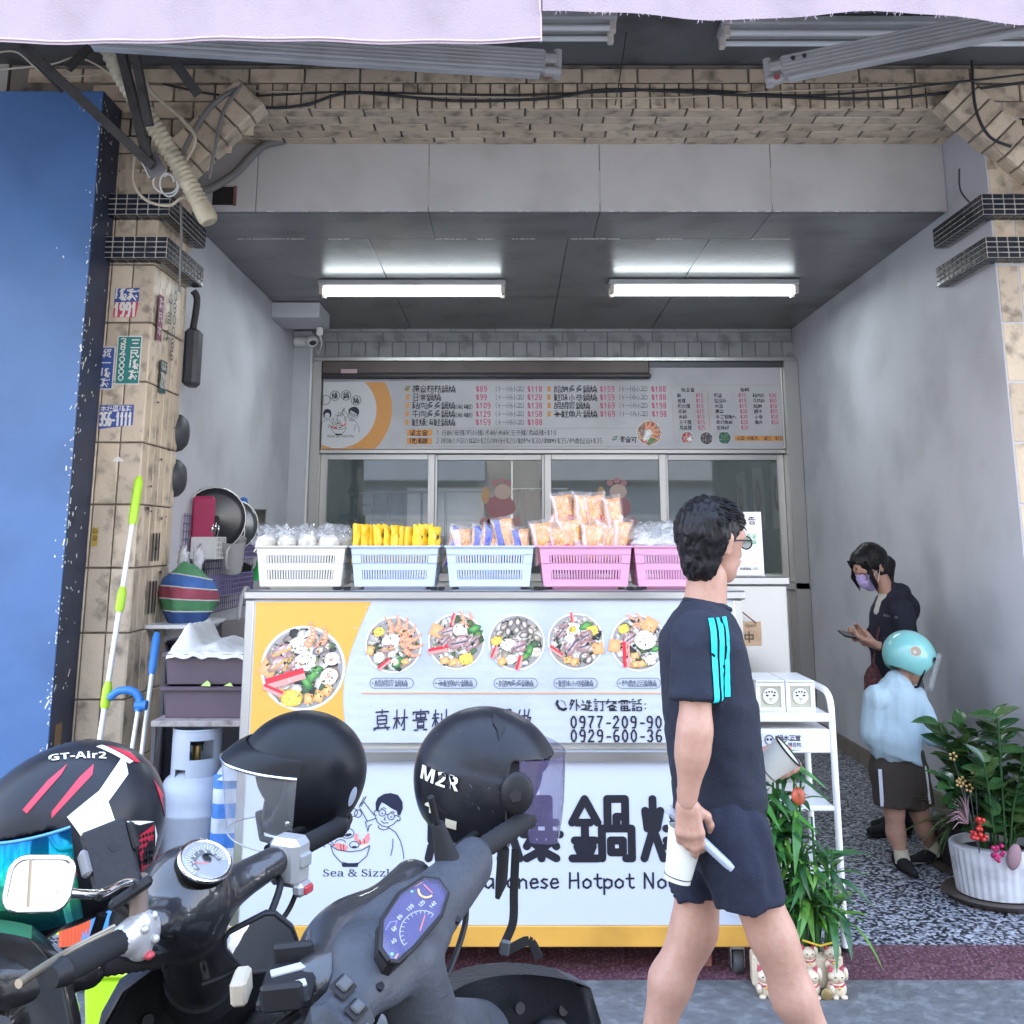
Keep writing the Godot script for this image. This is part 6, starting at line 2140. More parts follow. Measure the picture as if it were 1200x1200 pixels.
# ---------------------------------------------------------------- kitchen corner on the other side
func build_left_side() -> void:
	# gas cylinder
	var gs := thing("gas_cylinder","light grey gas cylinder with slotted collar beside the cart","gas cylinder",V(-1.32,0.0,-4.47))
	var gm := grain(m("gas_paint",0.40,0.455,0.54,0.38),"blotch_soft",1.4,0.1,"bump_fine")
	var b := B.new()
	b.lathe([W(0.13,0.0),W(0.135,0.03),W(0.148,0.07),W(0.148,0.50),W(0.151,0.505),W(0.151,0.517),W(0.147,0.522),W(0.146,0.56),W(0.137,0.60),W(0.118,0.635),W(0.085,0.662),W(0.03,0.675),W(0.0,0.676)],36)
	part(gs,"tank",b,gm)
	# collar: sheet steel ring with a hand hole and a drain notch
	var co := B.new()
	var seg := 48
	for i in seg:
		var a0 := TAU * i / seg
		var a1 := TAU * (i + 1) / seg
		var mid := rad_to_deg((a0 + a1) / 2)
		for r in 10:
			var y0 := 0.645 + r * 0.0185
			var y1 := y0 + 0.0185
			var facing := wrapf(mid - 62.0,-180.0,180.0)
			if absf(facing) < 30.0 and r >= 4 and r < 8:
				continue
			var facing2 := wrapf(mid - 112.0,-180.0,180.0)
			if absf(facing2) < 13.0 and r < 2:
				continue
			var facing3 := wrapf(mid - 242.0,-180.0,180.0)
			if absf(facing3) < 30.0 and r >= 4 and r < 8:
				continue
			for q in 2:
				var rad := 0.1 - q * 0.006
				var p := [V(cos(a0) * rad,y0,sin(a0) * rad),V(cos(a1) * rad,y0,sin(a1) * rad),V(cos(a1) * rad,y1,sin(a1) * rad),V(cos(a0) * rad,y1,sin(a0) * rad)]
				var n0 := V(cos(a0),0,sin(a0)) * (1.0 - 2.0 * q)
				var n1 := V(cos(a1),0,sin(a1)) * (1.0 - 2.0 * q)
				co.tri(p[0],p[1],p[2],n0,n1,n1)
				co.tri(p[0],p[2],p[3],n0,n1,n0)
	part(gs,"collar",co,gm)
	var rim := []
	for i in 37:
		rim.append(V(cos(TAU * i / 36) * 0.097,0.831,sin(TAU * i / 36) * 0.097))
	part(gs,"collar_rim",pipe(rim,0.005,6),gm)
	part(gs,"valve",pipe([V(0,0.67,0),V(0,0.76,0)],0.018,10),m("brass",0.55,0.40,0.16,0.35,1.0))
	part(gs,"valve_wheel",pipe([V(0,0.765,0),V(0,0.785,0)],0.03,12),m("black_plastic"))
	# shelf board on a rough stand, crates and cloth on it
	var sh := thing("storage_shelf","rough grey board shelf on posts above the gas cylinder","shelf")
	grain(m("old_board",0.36,0.32,0.31,0.85),"grime",2.0)
	part(sh,"board",span(-1.49,-1.10,0.848,0.872,-4.38,-4.95,0.003),m("old_board"))
	part(sh,"post",span(-1.48,-1.45,0.0,0.848,-4.88,-4.92),m("dark_metal"))
	part(sh,"post",span(-1.12,-1.09,0.0,0.848,-4.88,-4.92),m("dark_metal"))
	part(sh,"post",span(-1.115,-1.10,0.0,0.848,-4.40,-4.42),m("dark_metal"))
	part(sh,"post",span(-1.49,-1.475,0.0,0.848,-4.40,-4.42),m("dark_metal"))
	var cm := grain(m("purple_crate",0.105,0.075,0.10,0.42),"blotch_soft",1.0)
	for i in 2:
		var y: float = 0.872 + i * 0.135
		var cr := thing("plastic_crate",["dull purple plastic crate, lower of two on the board shelf","dull purple plastic crate with a cloth on it, upper of two"][i],"crate",V(-1.275,y,-4.64),0.0,"purple crates")
		var c2 := B.new()
		c2.box(V(0,0.004,0),V(0.35,0.008,0.40))
		for s in [-1.0,1.0]:
			c2.box(V(0,0.062,s * 0.205),V(0.37,0.124,0.006),Basis(),0.002)
			c2.box(V(s * 0.188,0.062,0),V(0.006,0.124,0.41),Basis(),0.002)
		taper(c2,0.0,0.124,0,0,0.94)
		part(cr,"body",c2,cm)
		var rmb := B.new()
		for s in [-1.0,1.0]:
			rmb.box(V(0,0.120,s * 0.213),V(0.40,0.018,0.020),Basis(),0.004)
			rmb.box(V(s * 0.196,0.120,0),V(0.020,0.018,0.40),Basis(),0.004)
		part(cr,"rim",rmb,cm)
	# scraps of leaf on the lower crate's rim
	for q in [[-1.285,1.0],[-1.19,0.6]]:
		var lf := B.new()
		lf.fan([V(-0.02,0,0.0),V(0.024,0,0.012),V(0.02 * q[1],0.012,0.004),V(0.006,0.022 * q[1],0.0)],V(0,0.5,0.8).normalized())
		whole("vegetable_scrap",lf,m("scrap_green",0.45,0.58,0.18,0.6),"pale green scrap between the two purple crates","vegetable",V(q[0],1.004,-4.422),"pale green scraps")
	# white towel draped over the upper crate
	var f := FastNoiseLite.new()
	f.seed = 9
	f.frequency = 5.0
	var rows := []
	for i in 22:
		var row := []
		for j in 30:
			var x := -1.455 + j * 0.0125
			var z := -4.42 - i * 0.02
			var edge := 0.0
			var y := 1.140 + 0.012 * f.get_noise_2d(x * 3.0,z * 3.0)
			y += 0.105 * exp(-pow((x + 1.40 - 0.02 * f.get_noise_1d(z)) / 0.045,2.0)) * smoothstep(-4.45,-4.52,z)
			y += 0.03 * exp(-pow((x + 1.28) / 0.05,2.0)) * smoothstep(-4.46,-4.5,z)
			row.append(V(x,y + edge,z))
		rows.append(row)
	var top := []
	for j in 30:
		top.append(rows[0][j] + V(0,-0.022 + 0.004 * sin(j * 0.9),0.010))
	rows.push_front(top)
	var tb := B.new()
	tb.grid(rows)
	whole("towel",tb,grain(m("towel_white",0.72,0.71,0.68,0.95),"blotch_soft",1.0,0.2,"bump_weave"),"crumpled white towel lying on the upper purple crate","towel")
	# striped cloth roll between the cylinder and the cart
	var sb := thing("striped_bag","tall folded blue and white striped plastic sheet beside the gas cylinder","bag",V(-1.135,0.0,-4.36))
	var blue := grain(m("stripe_blue",0.05,0.22,0.66,0.5),"blotch",2.0,0.5,"bump_weave")
	var wht := grain(m("stripe_pale",0.55,0.62,0.72,0.5),"blotch",2.0,0.5,"bump_weave")
	for k in 12:
		var rr := []
		for i in 4:
			var y := 0.02 + (k + i / 3.0) * 0.055
			var row := []
			for j in 28:
				var a := TAU * j / 28.0
				var r := 0.072 + 0.012 * sin(a * 3.0 + 1.0) + 0.010 * (1.0 - y / 0.68) + 0.006 * f.get_noise_2d(a * 1.5,y * 3.0)
				row.append(V(cos(a) * r,y,sin(a) * r * 0.8))
			rr.append(row)
		var q := B.new()
		q.grid(rr,true)
		part(sb,"stripe",q,blue if k % 2 == 1 else wht)
	part(sb,"neck",pipe([V(0,0.66,0),V(0.0,0.69,0),V(0.01,0.72,0.0)],[0.075,0.05,0.02],14),wht)
	# wire rack on the side wall
	var rk := thing("wire_rack","purple coated wire grid rack on the grey side wall","rack")
	var wm := m("rack_wire",0.17,0.15,0.27,0.5)
	var g := B.new()
	for i in 14:
		var y := 1.16 + i * 0.045
		g.tube([V(-1.885,y,-5.88),V(-1.885,y,-7.5)],0.004,5)
	for i in 34:
		var z := -5.88 - i * 0.049
		g.tube([V(-1.885,1.16,z),V(-1.885,1.76,z)],0.003,5)
	part(rk,"grid",g,wm)
	for q in [[1.50,-6.0,-6.5,"white_plastic"],[1.50,-6.55,-7.1,"rack_basket"],[1.28,-6.1,-6.9,"rack_basket"]]:
		if q[3] == "rack_basket":
			m("rack_basket",0.20,0.17,0.33,0.5)
		var wb := B.new()
		var y0: float = q[0]
		wb.box(V(-1.80,y0,(q[1] + q[2]) / 2),V(0.15,0.008,absf(q[2] - q[1])))
		for i in 4:
			var y := y0 + 0.03 + i * 0.03
			wb.tube([V(-1.73,y,q[1]),V(-1.73,y,q[2])],0.004,5)
			wb.tube([V(-1.875,y,q[1]),V(-1.73,y,q[1])],0.004,5)
		var zz: float = q[1]
		while zz > q[2]:
			wb.box(V(-1.73,y0 + 0.06,zz),V(0.006,0.12,0.010))
			zz -= 0.04
		for s in 2:
			wb.box(V(-1.80,y0 + 0.06,q[1 + s]),V(0.15,0.12,0.005))
		part(rk,"basket",wb,mats[q[3]])
	# kitchen things in the rack
	whole("cutting_board",bx(V(-1.82,1.68,-6.02),V(0.13,0.36,0.03),0.015,Basis(Vector3.UP,0.15)),m("board_pink",0.42,0.02,0.10,0.4),"magenta cutting board standing in the wire rack","cutting board")
	var lids := [[V(-1.80,1.73,-6.18),0.185,"pan_black","largest black pan lid standing in the wire rack"],[V(-1.79,1.66,-6.38),0.12,"pan_black","small black pan lid in the wire rack"],[V(-1.78,1.70,-6.55),0.15,"pan_grey","grey glass pan lid leaning in the wire rack"]]
	m("pan_black",0.02,0.022,0.028,0.25)
	m("pan_grey",0.10,0.11,0.12,0.2,0.4)
	for q in lids:
		var pn := thing("pan_lid",q[3],"lid",q[0],0.0,"pan lids in the wire rack")
		pn.rotation = V(0,0.5,-0.25)
		var lp := B.new()
		lp.lathe([W(0,-0.006),W(q[1],-0.006),W(q[1] + 0.006,0.0),W(q[1],0.006),W(q[1] * 0.8,0.016),W(0,0.03)],30,Transform3D(Basis(Vector3.RIGHT,PI / 2),Vector3.ZERO))
		part(pn,"disc",lp,mats[q[2]])
		var rp := []
		for i in 31:
			rp.append(V(cos(TAU * i / 30) * (q[1] + 0.004),sin(TAU * i / 30) * (q[1] + 0.004),0))
		part(pn,"rim",pipe(rp,0.006,6),m("steel"))
		part(pn,"knob",pipe([V(0,0,0.03),V(0,0,0.06)],0.02,10),m("black_plastic"))
	var pl := thing("blue_plate","blue plastic plate standing behind the pan lid","plate",V(-1.83,1.76,-6.30))
	pl.rotation = V(0,0.35,-0.1)
	var pb := B.new()
	pb.lathe([W(0,0),W(0.10,0.0),W(0.14,0.02),W(0.143,0.024),W(0.10,0.007),W(0,0.006)],28,Transform3D(Basis(Vector3.RIGHT,PI / 2),Vector3.ZERO))
	part(pl,"dish",pb,m("plate_blue",0.03,0.12,0.34,0.4))
	var sp := thing("blue_scoop","blue plastic dust scoop leaning in the wire rack","scoop",V(-1.80,1.72,-6.78))
	part(sp,"pan",bx(V(0,0.05,0),V(0.05,0.16,0.22),0.012,Basis(Vector3.RIGHT,0.5)),m("scoop_blue",0.02,0.13,0.45,0.4))
	part(sp,"handle",pipe([V(0,-0.02,0.02),V(0.01,-0.16,0.06)],0.016,10),m("scoop_blue"))
	var tl := thing("teal_brush","teal dish brush leaning over the measuring jug","brush",V(-1.74,1.60,-6.55))
	part(tl,"head",bx(V(0.0,0.05,-0.06),V(0.05,0.09,0.22),0.02,Basis(Vector3.RIGHT,0.75)),m("teal",0.01,0.24,0.27,0.4))
	part(tl,"handle",pipe([V(0,-0.02,0.02),V(0.0,-0.13,0.14)],0.014,10),m("teal"))
	var jg := thing("measuring_jug","translucent plastic jug hanging tilted on the wire rack","jug",V(-1.70,1.42,-6.25))
	jg.rotation = V(0.35,0,-0.1)
	var jb := B.new()
	jb.lathe([W(0.0,0.0),W(0.058,0.0),W(0.062,0.01),W(0.076,0.20),W(0.080,0.205),W(0.073,0.20),W(0.058,0.012),W(0.0,0.006)],24)
	part(jg,"cup",jb,glass("jug_plastic",0.72,0.72,0.72,0.55,0.25))
	part(jg,"handle",pipe(bend([V(0,0.18,0.075),V(0,0.17,0.13),V(0,0.08,0.125),V(0,0.05,0.066)]),0.009,8),m("jug_plastic"))
	var pt := thing("steel_pan","small square stainless pan tipped on its side in the rack","pan",V(-1.78,1.66,-7.05))
	pt.rotation = V(0.55,0.2,0)
	var ptb := B.new()
	for q in [[V(0,0,0),V(0.16,0.008,0.2)],[V(0.08,0.06,0),V(0.008,0.13,0.2)],[V(-0.08,0.06,0),V(0.008,0.13,0.2)],[V(0,0.06,0.1),V(0.16,0.13,0.008)],[V(0,0.06,-0.1),V(0.16,0.13,0.008)]]:
		ptb.box(q[0],q[1],Basis(),0.003)
	part(pt,"body",ptb,m("steel"))
	for i in 4:
		var cu := B.new()
		cu.tube([V(-1.80,1.52,-6.08 - i * 0.05),V(-1.76,1.66 + 0.015 * (i % 2),-6.02 - i * 0.06)],0.006,6)
		cu.ball(V(-1.76,1.67 + 0.015 * (i % 2),-6.02 - i * 0.06),V(0.01,0.025,0.016),8,6)
		whole("spoon",cu,m("chrome"),"steel spoon standing in the white wire basket","spoon",Vector3.ZERO,"steel spoons in the white wire basket")
	for i in 6:
		var tn := B.new()
		var zz := -6.55 - i * 0.07
		tn.tube([V(-1.76,1.30,zz),V(-1.75,1.46 - 0.01 * (i % 3),zz)],0.012,7)
		whole("tool_handle",tn,m("teal") if i == 1 else m("black_plastic"),"teal handled tool in the lower rack basket" if i == 1 else "black handled tool in the lower rack basket","tool",Vector3.ZERO,"" if i == 1 else "black handled tools in the rack")
	var fn := thing("green_funnel","bright green plastic funnel at the end of the rack","funnel",V(-1.78,1.33,-7.25))
	var fb := B.new()
	fb.lathe([W(0.09,0.0),W(0.02,0.10),W(0.016,0.15)],20)
	part(fn,"cone",fb,m("funnel_green",0.03,0.50,0.10,0.4))
	var dk := thing("dark_shelf","dark low cabinet full of kitchen tools under the rack","cabinet",V(-1.66,0.045,-6.6))
	part(dk,"carcass",bx(V(0,0.5,0),V(0.44,1.0,1.7),0.01),m("dark_cabinet",0.035,0.035,0.045,0.6))
	part(dk,"top",bx(V(0,1.01,0),V(0.47,0.02,1.74),0.004),m("dark_metal"))
	# grey hose loop hanging in front of the cabinet
	var lp2 := []
	for i in 25:
		var a := TAU * i / 24.0
		lp2.append(V(-1.50,1.19 + 0.15 * sin(a),-5.85 + 0.13 * cos(a)))
	whole("hose_loop",pipe(lp2,0.012,8),m("pale_grey_hose",0.42,0.42,0.43,0.5),"pale grey hose loop hanging behind the purple crates","hose")
	whole("grey_pouch",bx(V(-1.50,1.10,-5.72),V(0.20,0.16,0.05),0.02,Basis(Vector3.BACK,0.12)),m("pouch_grey",0.20,0.18,0.17,0.8),"brownish grey pouch leaning on the hose loop","pouch")
	# white wall shelf with striped tote bag
	whole("wall_shelf",span(-1.89,-1.58,1.165,1.185,-5.25,-5.75,0.003),m("white_paint"),"small white shelf behind the tiled pillar","shelf")
	part(self.get_node("wall_shelf"),"bracket",span(-1.89,-1.60,1.10,1.165,-5.58,-5.60),m("white_paint"))
	var tt := thing("striped_tote","green, blue and red striped woven bag on the small white shelf","bag",V(-1.70,1.185,-5.45))
	var cols := [[0.04,0.10,0.30],[0.10,0.32,0.14],[0.42,0.08,0.12],[0.06,0.16,0.45],[0.10,0.30,0.14]]
	for k in 5:
		var rr2 := []
		for i in 4:
			var y := (k + i / 3.0) * 0.058
			var row := []
			for j in 28:
				var a := TAU * j / 28.0
				var r := tote_r(a,y)
				row.append(V(cos(a) * r + 0.10 * y * y,y * (1.0 - 0.08 * cos(a + 0.6)),sin(a) * r))
			rr2.append(row)
		var q := B.new()
		q.grid(rr2,true)
		part(tt,"stripe",q,grain(m("tote%d" % k,cols[k][0],cols[k][1],cols[k][2],0.6),"blotch",2.0,0.6,"bump_weave"))
		if k > 0:
			var rg := []
			var y := k * 0.058
			for j in 29:
				var a := TAU * j / 28.0
				var r := tote_r(a,y) + 0.001
				rg.append(V(cos(a) * r + 0.10 * y * y,y * (1.0 - 0.08 * cos(a + 0.6)),sin(a) * r))
			part(tt,"piping",pipe(rg,0.004,5),m("towel_white"))
	for i in 2:
		part(tt,"plastic_tuft",lump(V(0.028,0.06,0.02),60 + i,0.9,2.2),m("film_white",0.52,0.52,0.54,0.25),V(-0.03 + i * 0.075,0.325,0.02))
	# mop and squeegee poles against the pillar
	var lime := m("lime",0.42,0.72,0.02,0.35)
	var pole := m("white_pole",0.74,0.74,0.74,0.3,0.2)
	var mp := thing("mop","tall white mop pole with lime green grips leaning on the tiled pillar","mop",Vector3.ZERO)
	var a0 := V(-1.800,0.05,-4.50)
	var a1 := V(-1.832,1.91,-4.985)
	var on := func(t: float) -> Vector3: return a0.lerp(a1,t)
	part(mp,"pole",pipe([on.call(0.02),on.call(0.99)],0.0125,12),pole)
	for q in [[0.875,1.0,0.021],[0.66,0.72,0.021],[0.44,0.50,0.021],[0.05,0.12,0.02]]:
		part(mp,"grip",pipe([on.call(q[0]),on.call(q[0] + 0.01),on.call(q[1] - 0.015),on.call(q[1])],[q[2] * 0.8,q[2],q[2],q[2] * 0.6],12),lime)
	part(mp,"head",bx(V(-1.80,0.03,-4.49),V(0.24,0.045,0.10),0.012),lime)
	var sq := thing("squeegee","blue gripped pole leaning on the tiled pillar beside the mop","squeegee",Vector3.ZERO)
	var c0 := V(-1.585,0.04,-4.45)
	var c1 := V(-1.70,1.17,-5.0)
	part(sq,"pole",pipe([c0,c1],0.011,10),pole)
	part(sq,"grip",pipe([c0.lerp(c1,0.84),c0.lerp(c1,0.86),c0.lerp(c1,0.98),c0.lerp(c1,1.0)],[0.014,0.019,0.019,0.012],12),m("tool_blue",0.04,0.22,0.62,0.4))
	part(sq,"head",bx(c0 + V(0,0.0,0),V(0.22,0.03,0.03),0.008),m("tool_blue"))
	var hk := thing("hook_broom","broom with a curved blue plastic hanger leaning on the pillar","broom",Vector3.ZERO)
	part(hk,"pole",pipe([V(-1.64,0.05,-4.42),V(-1.655,0.90,-4.70)],0.010,10),pole)
	part(hk,"hanger",pipe(bend([V(-1.655,0.86,-4.69),V(-1.655,0.91,-4.70),V(-1.69,0.945,-4.70),V(-1.75,0.945,-4.70),V(-1.79,0.915,-4.70)]),0.017,10),m("tool_blue"))
	part(hk,"socket",pipe([V(-1.62,0.885,-4.695),V(-1.67,0.885,-4.695)],0.022,10),m("tool_blue"))
	part(hk,"head",bx(V(-1.64,0.04,-4.42),V(0.20,0.06,0.05),0.012),m("orange_bristle",0.62,0.12,0.04,0.8))
	# red hose coils
	var rh := thing("red_hose","dark red rubber hose hanging in loops between pillar and gas cylinder","hose",Vector3.ZERO)
	m("hose_red",0.16,0.028,0.032,0.4)
	for k in 5:
		var lpp := []
		for i in 25:
			var a := TAU * i / 24.0
			lpp.append(V(-1.52 + 0.035 * sin(k * 1.9) + 0.07 * cos(a),0.33 + 0.30 * sin(a),-4.36 + k * 0.022 + 0.02 * cos(a)))
		part(rh,"loop",pipe(lpp,0.012,8),m("hose_red"))
	# blue dustpan, orange broom, lime bin
	var dp := thing("dustpan","blue long handled dustpan standing by the red hose","dustpan",V(-1.46,0.0,-4.05))
	part(dp,"pan",bx(V(0,0.16,0),V(0.26,0.30,0.10),0.03,Basis(Vector3.RIGHT,-0.15)),m("pan_blue",0.05,0.25,0.68,0.45))
	part(dp,"neck",bx(V(0.0,0.36,-0.03),V(0.10,0.16,0.05),0.015),m("pan_blue"))
	part(dp,"handle",pipe([V(0,0.42,-0.03),V(0.0,0.62,-0.08)],0.012,10),m("pan_blue"))
	var ob := thing("orange_broom","orange bristled hand broom leaning behind the phone mount","broom",V(-1.62,0.0,-4.02))
	for i in 8:
		part(ob,"bristle_bunch",pipe([V(0.015 * i,0.05,0),V(0.012 * i - 0.03,0.36,0.0)],[0.020,0.012],6),m("orange_plastic",0.68,0.10,0.035,0.6))
	part(ob,"handle",pipe([V(0.01,0.36,0),V(-0.06,0.6,-0.05)],0.014,8),m("orange_plastic"))
	var bn := thing("lime_bin","lime green plastic waste bin on the street behind the scooter","bin",V(-1.14,0.0,-3.45))
	var lb := B.new()
	lb.box(V(0,0.16,0),V(0.30,0.32,0.24),Basis(),0.02)
	taper(lb,0.0,0.32,0,0,0.82)
	part(bn,"body",lb,lime)
	part(bn,"rim",bx(V(0,0.325,0),V(0.325,0.02,0.265),0.008),lime)
	part(bn,"lid",bx(V(0,0.345,0),V(0.30,0.02,0.24),0.008),m("bin_blue",0.05,0.22,0.62,0.4))
	var pp := bend([V(-1.9,0.03,-3.9),V(-1.55,0.03,-3.6),V(-1.30,0.03,-3.3),V(-1.25,0.03,-2.9)],26)
	var pr := []
	for i in pp.size():
		pr.append(0.03 if i % 2 == 0 else 0.025)
	whole("grey_conduit",pipe(pp,pr,10),m("conduit_grey",0.42,0.43,0.43,0.5),"grey corrugated conduit lying on the street by the lime bin","conduit")
	whole("white_wire",pipe(bend([V(-1.75,0.01,-4.2),V(-1.5,0.012,-3.75),V(-1.28,0.012,-3.6)]),0.008,6),m("white_plastic"),"white cable lying on the street beside the conduit","cable")

func tote_r(a: float,y: float) -> float:
	return 0.10 * (1.0 + 0.38 * sin(clampf(y / 0.27,0.0,1.0) * PI)) * (1.0 - 0.5 * smoothstep(0.2,0.3,y)) * (1.0 + 0.07 * sin(a * 4.0 + y * 16.0) + 0.045 * sin(a * 9.0 - y * 26.0) + 0.03 * sin(a * 13.0 + y * 40.0))

# ---------------------------------------------------------------- plants
func leaf_mesh(len: float,wid: float,curl: float,fold := 0.15) -> B:
	# a lance-shaped leaf along +x, folded on its midrib and bending down
	var b := B.new()
	var rows := []
	for i in 8:
		var t := i / 7.0
		var w := wid * pow(sin(PI * pow(t,0.75)),0.8) * 0.5 + 0.0004
		var y := -curl * len * t * t
		var x := len * t * (1.0 - 0.25 * absf(curl) * t)
		rows.append([V(x,y + w * fold,w),V(x,y + w * fold * 0.4,w * 0.5),V(x,y,0),V(x,y + w * fold * 0.4,-w * 0.5),V(x,y + w * fold,-w)])
	b.grid(rows)
	return b

func leaf_mat(key: String,r: float,g: float,bl: float) -> StandardMaterial3D:
	var t := grain(m(key,r,g,bl,0.38),"leafy",3.0)
	t.backlight_enabled = true
	t.backlight = Color(r * 0.8,g * 0.9,bl * 0.4).linear_to_srgb()
	return t

func cat_pot(called: String,label: String,p: Vector3,turn: float) -> void:
	# a ceramic pot modelled as a row of small beckoning cats: two over two
	var t := thing(called,label,"plant pot",p,turn,"ceramic cat pots")
	var cream := grain(m("cat_cream",0.70,0.60,0.44,0.3),"blotch",3.0)
	var red := m("cat_red",0.42,0.03,0.07,0.35)
	part(t,"pot",bx(V(0,0.065,-0.04),V(0.18,0.13,0.10),0.02),cream)
	var spots := [[-0.048,0.0,0.03,1.0],[0.048,0.0,0.03,1.0],[-0.042,0.075,0.0,0.85],[0.044,0.075,0.0,0.85]]
	for q in spots:
		var s: float = q[3]
		var o := V(q[0],q[1],q[2])
		var b := B.new()
		b.ball(o + V(0,0.026,0) * s,V(0.036,0.032,0.030) * s,14,10)
		b.ball(o + V(0,0.066,0.004) * s,V(0.032,0.026,0.027) * s,14,10)
		b.ball(o + V(0.032,0.075,0.01) * s,V(0.010,0.022,0.010) * s,8,6)
		b.ball(o + V(-0.026,0.03,0.024) * s,V(0.011,0.016,0.011) * s,8,6)
		b.ball(o + V(-0.016,0.006,0.026) * s,V(0.013,0.008,0.014) * s,8,6)
		b.ball(o + V(0.016,0.006,0.026) * s,V(0.013,0.008,0.014) * s,8,6)
		var body := part(t,"cat_figure",b,cream)
		for e in [-1.0,1.0]:
			var er := B.new()
			er.lathe([W(0.011 * s,0),W(0.0,0.022 * s)],8,Transform3D(Basis(Vector3.BACK,-e * 0.35),o + V(e * 0.019,0.084,0.004) * s))
			part(body,"ear",er,red)
		var fc := B.new()
		fc.col = Color(0.02,0.015,0.015)
		for e in [-1.0,1.0]:
			fc.ball(o + V(e * 0.012,0.070,0.0285) * s,V(0.005,0.0022,0.002) * s,6,4)
			fc.tube([o + V(e * 0.018,0.060,0.0255) * s,o + V(e * 0.029,0.062,0.016) * s],0.0008 * s,4)
		fc.col = Color(0.45,0.05,0.08)
		fc.ball(o + V(0,0.060,0.031) * s,V(0.003,0.002,0.002) * s,6,4)
		fc.tube([o + V(-0.006,0.053,0.0285) * s,o + V(0.006,0.053,0.0285) * s],0.001 * s,4)
		fc.tube([o + V(-0.028,0.045,0.014) * s,o + V(-0.014,0.041,0.027) * s,o + V(0.014,0.041,0.027) * s,o + V(0.028,0.045,0.014) * s],0.0032 * s,5)
		fc.col = Color(0.55,0.36,0.08)
		fc.ball(o + V(0,0.036,0.031) * s,V(0.006,0.006,0.004) * s,8,6)
		part(body,"painted_face",fc,ink("glaze_ink",0.3))
	var co := B.new()
	co.ball(V(0.0,0.016,0.062),V(0.022,0.024,0.008),10,8)
	part(t,"coin",co,m("old_gold",0.26,0.19,0.08,0.4,0.4))

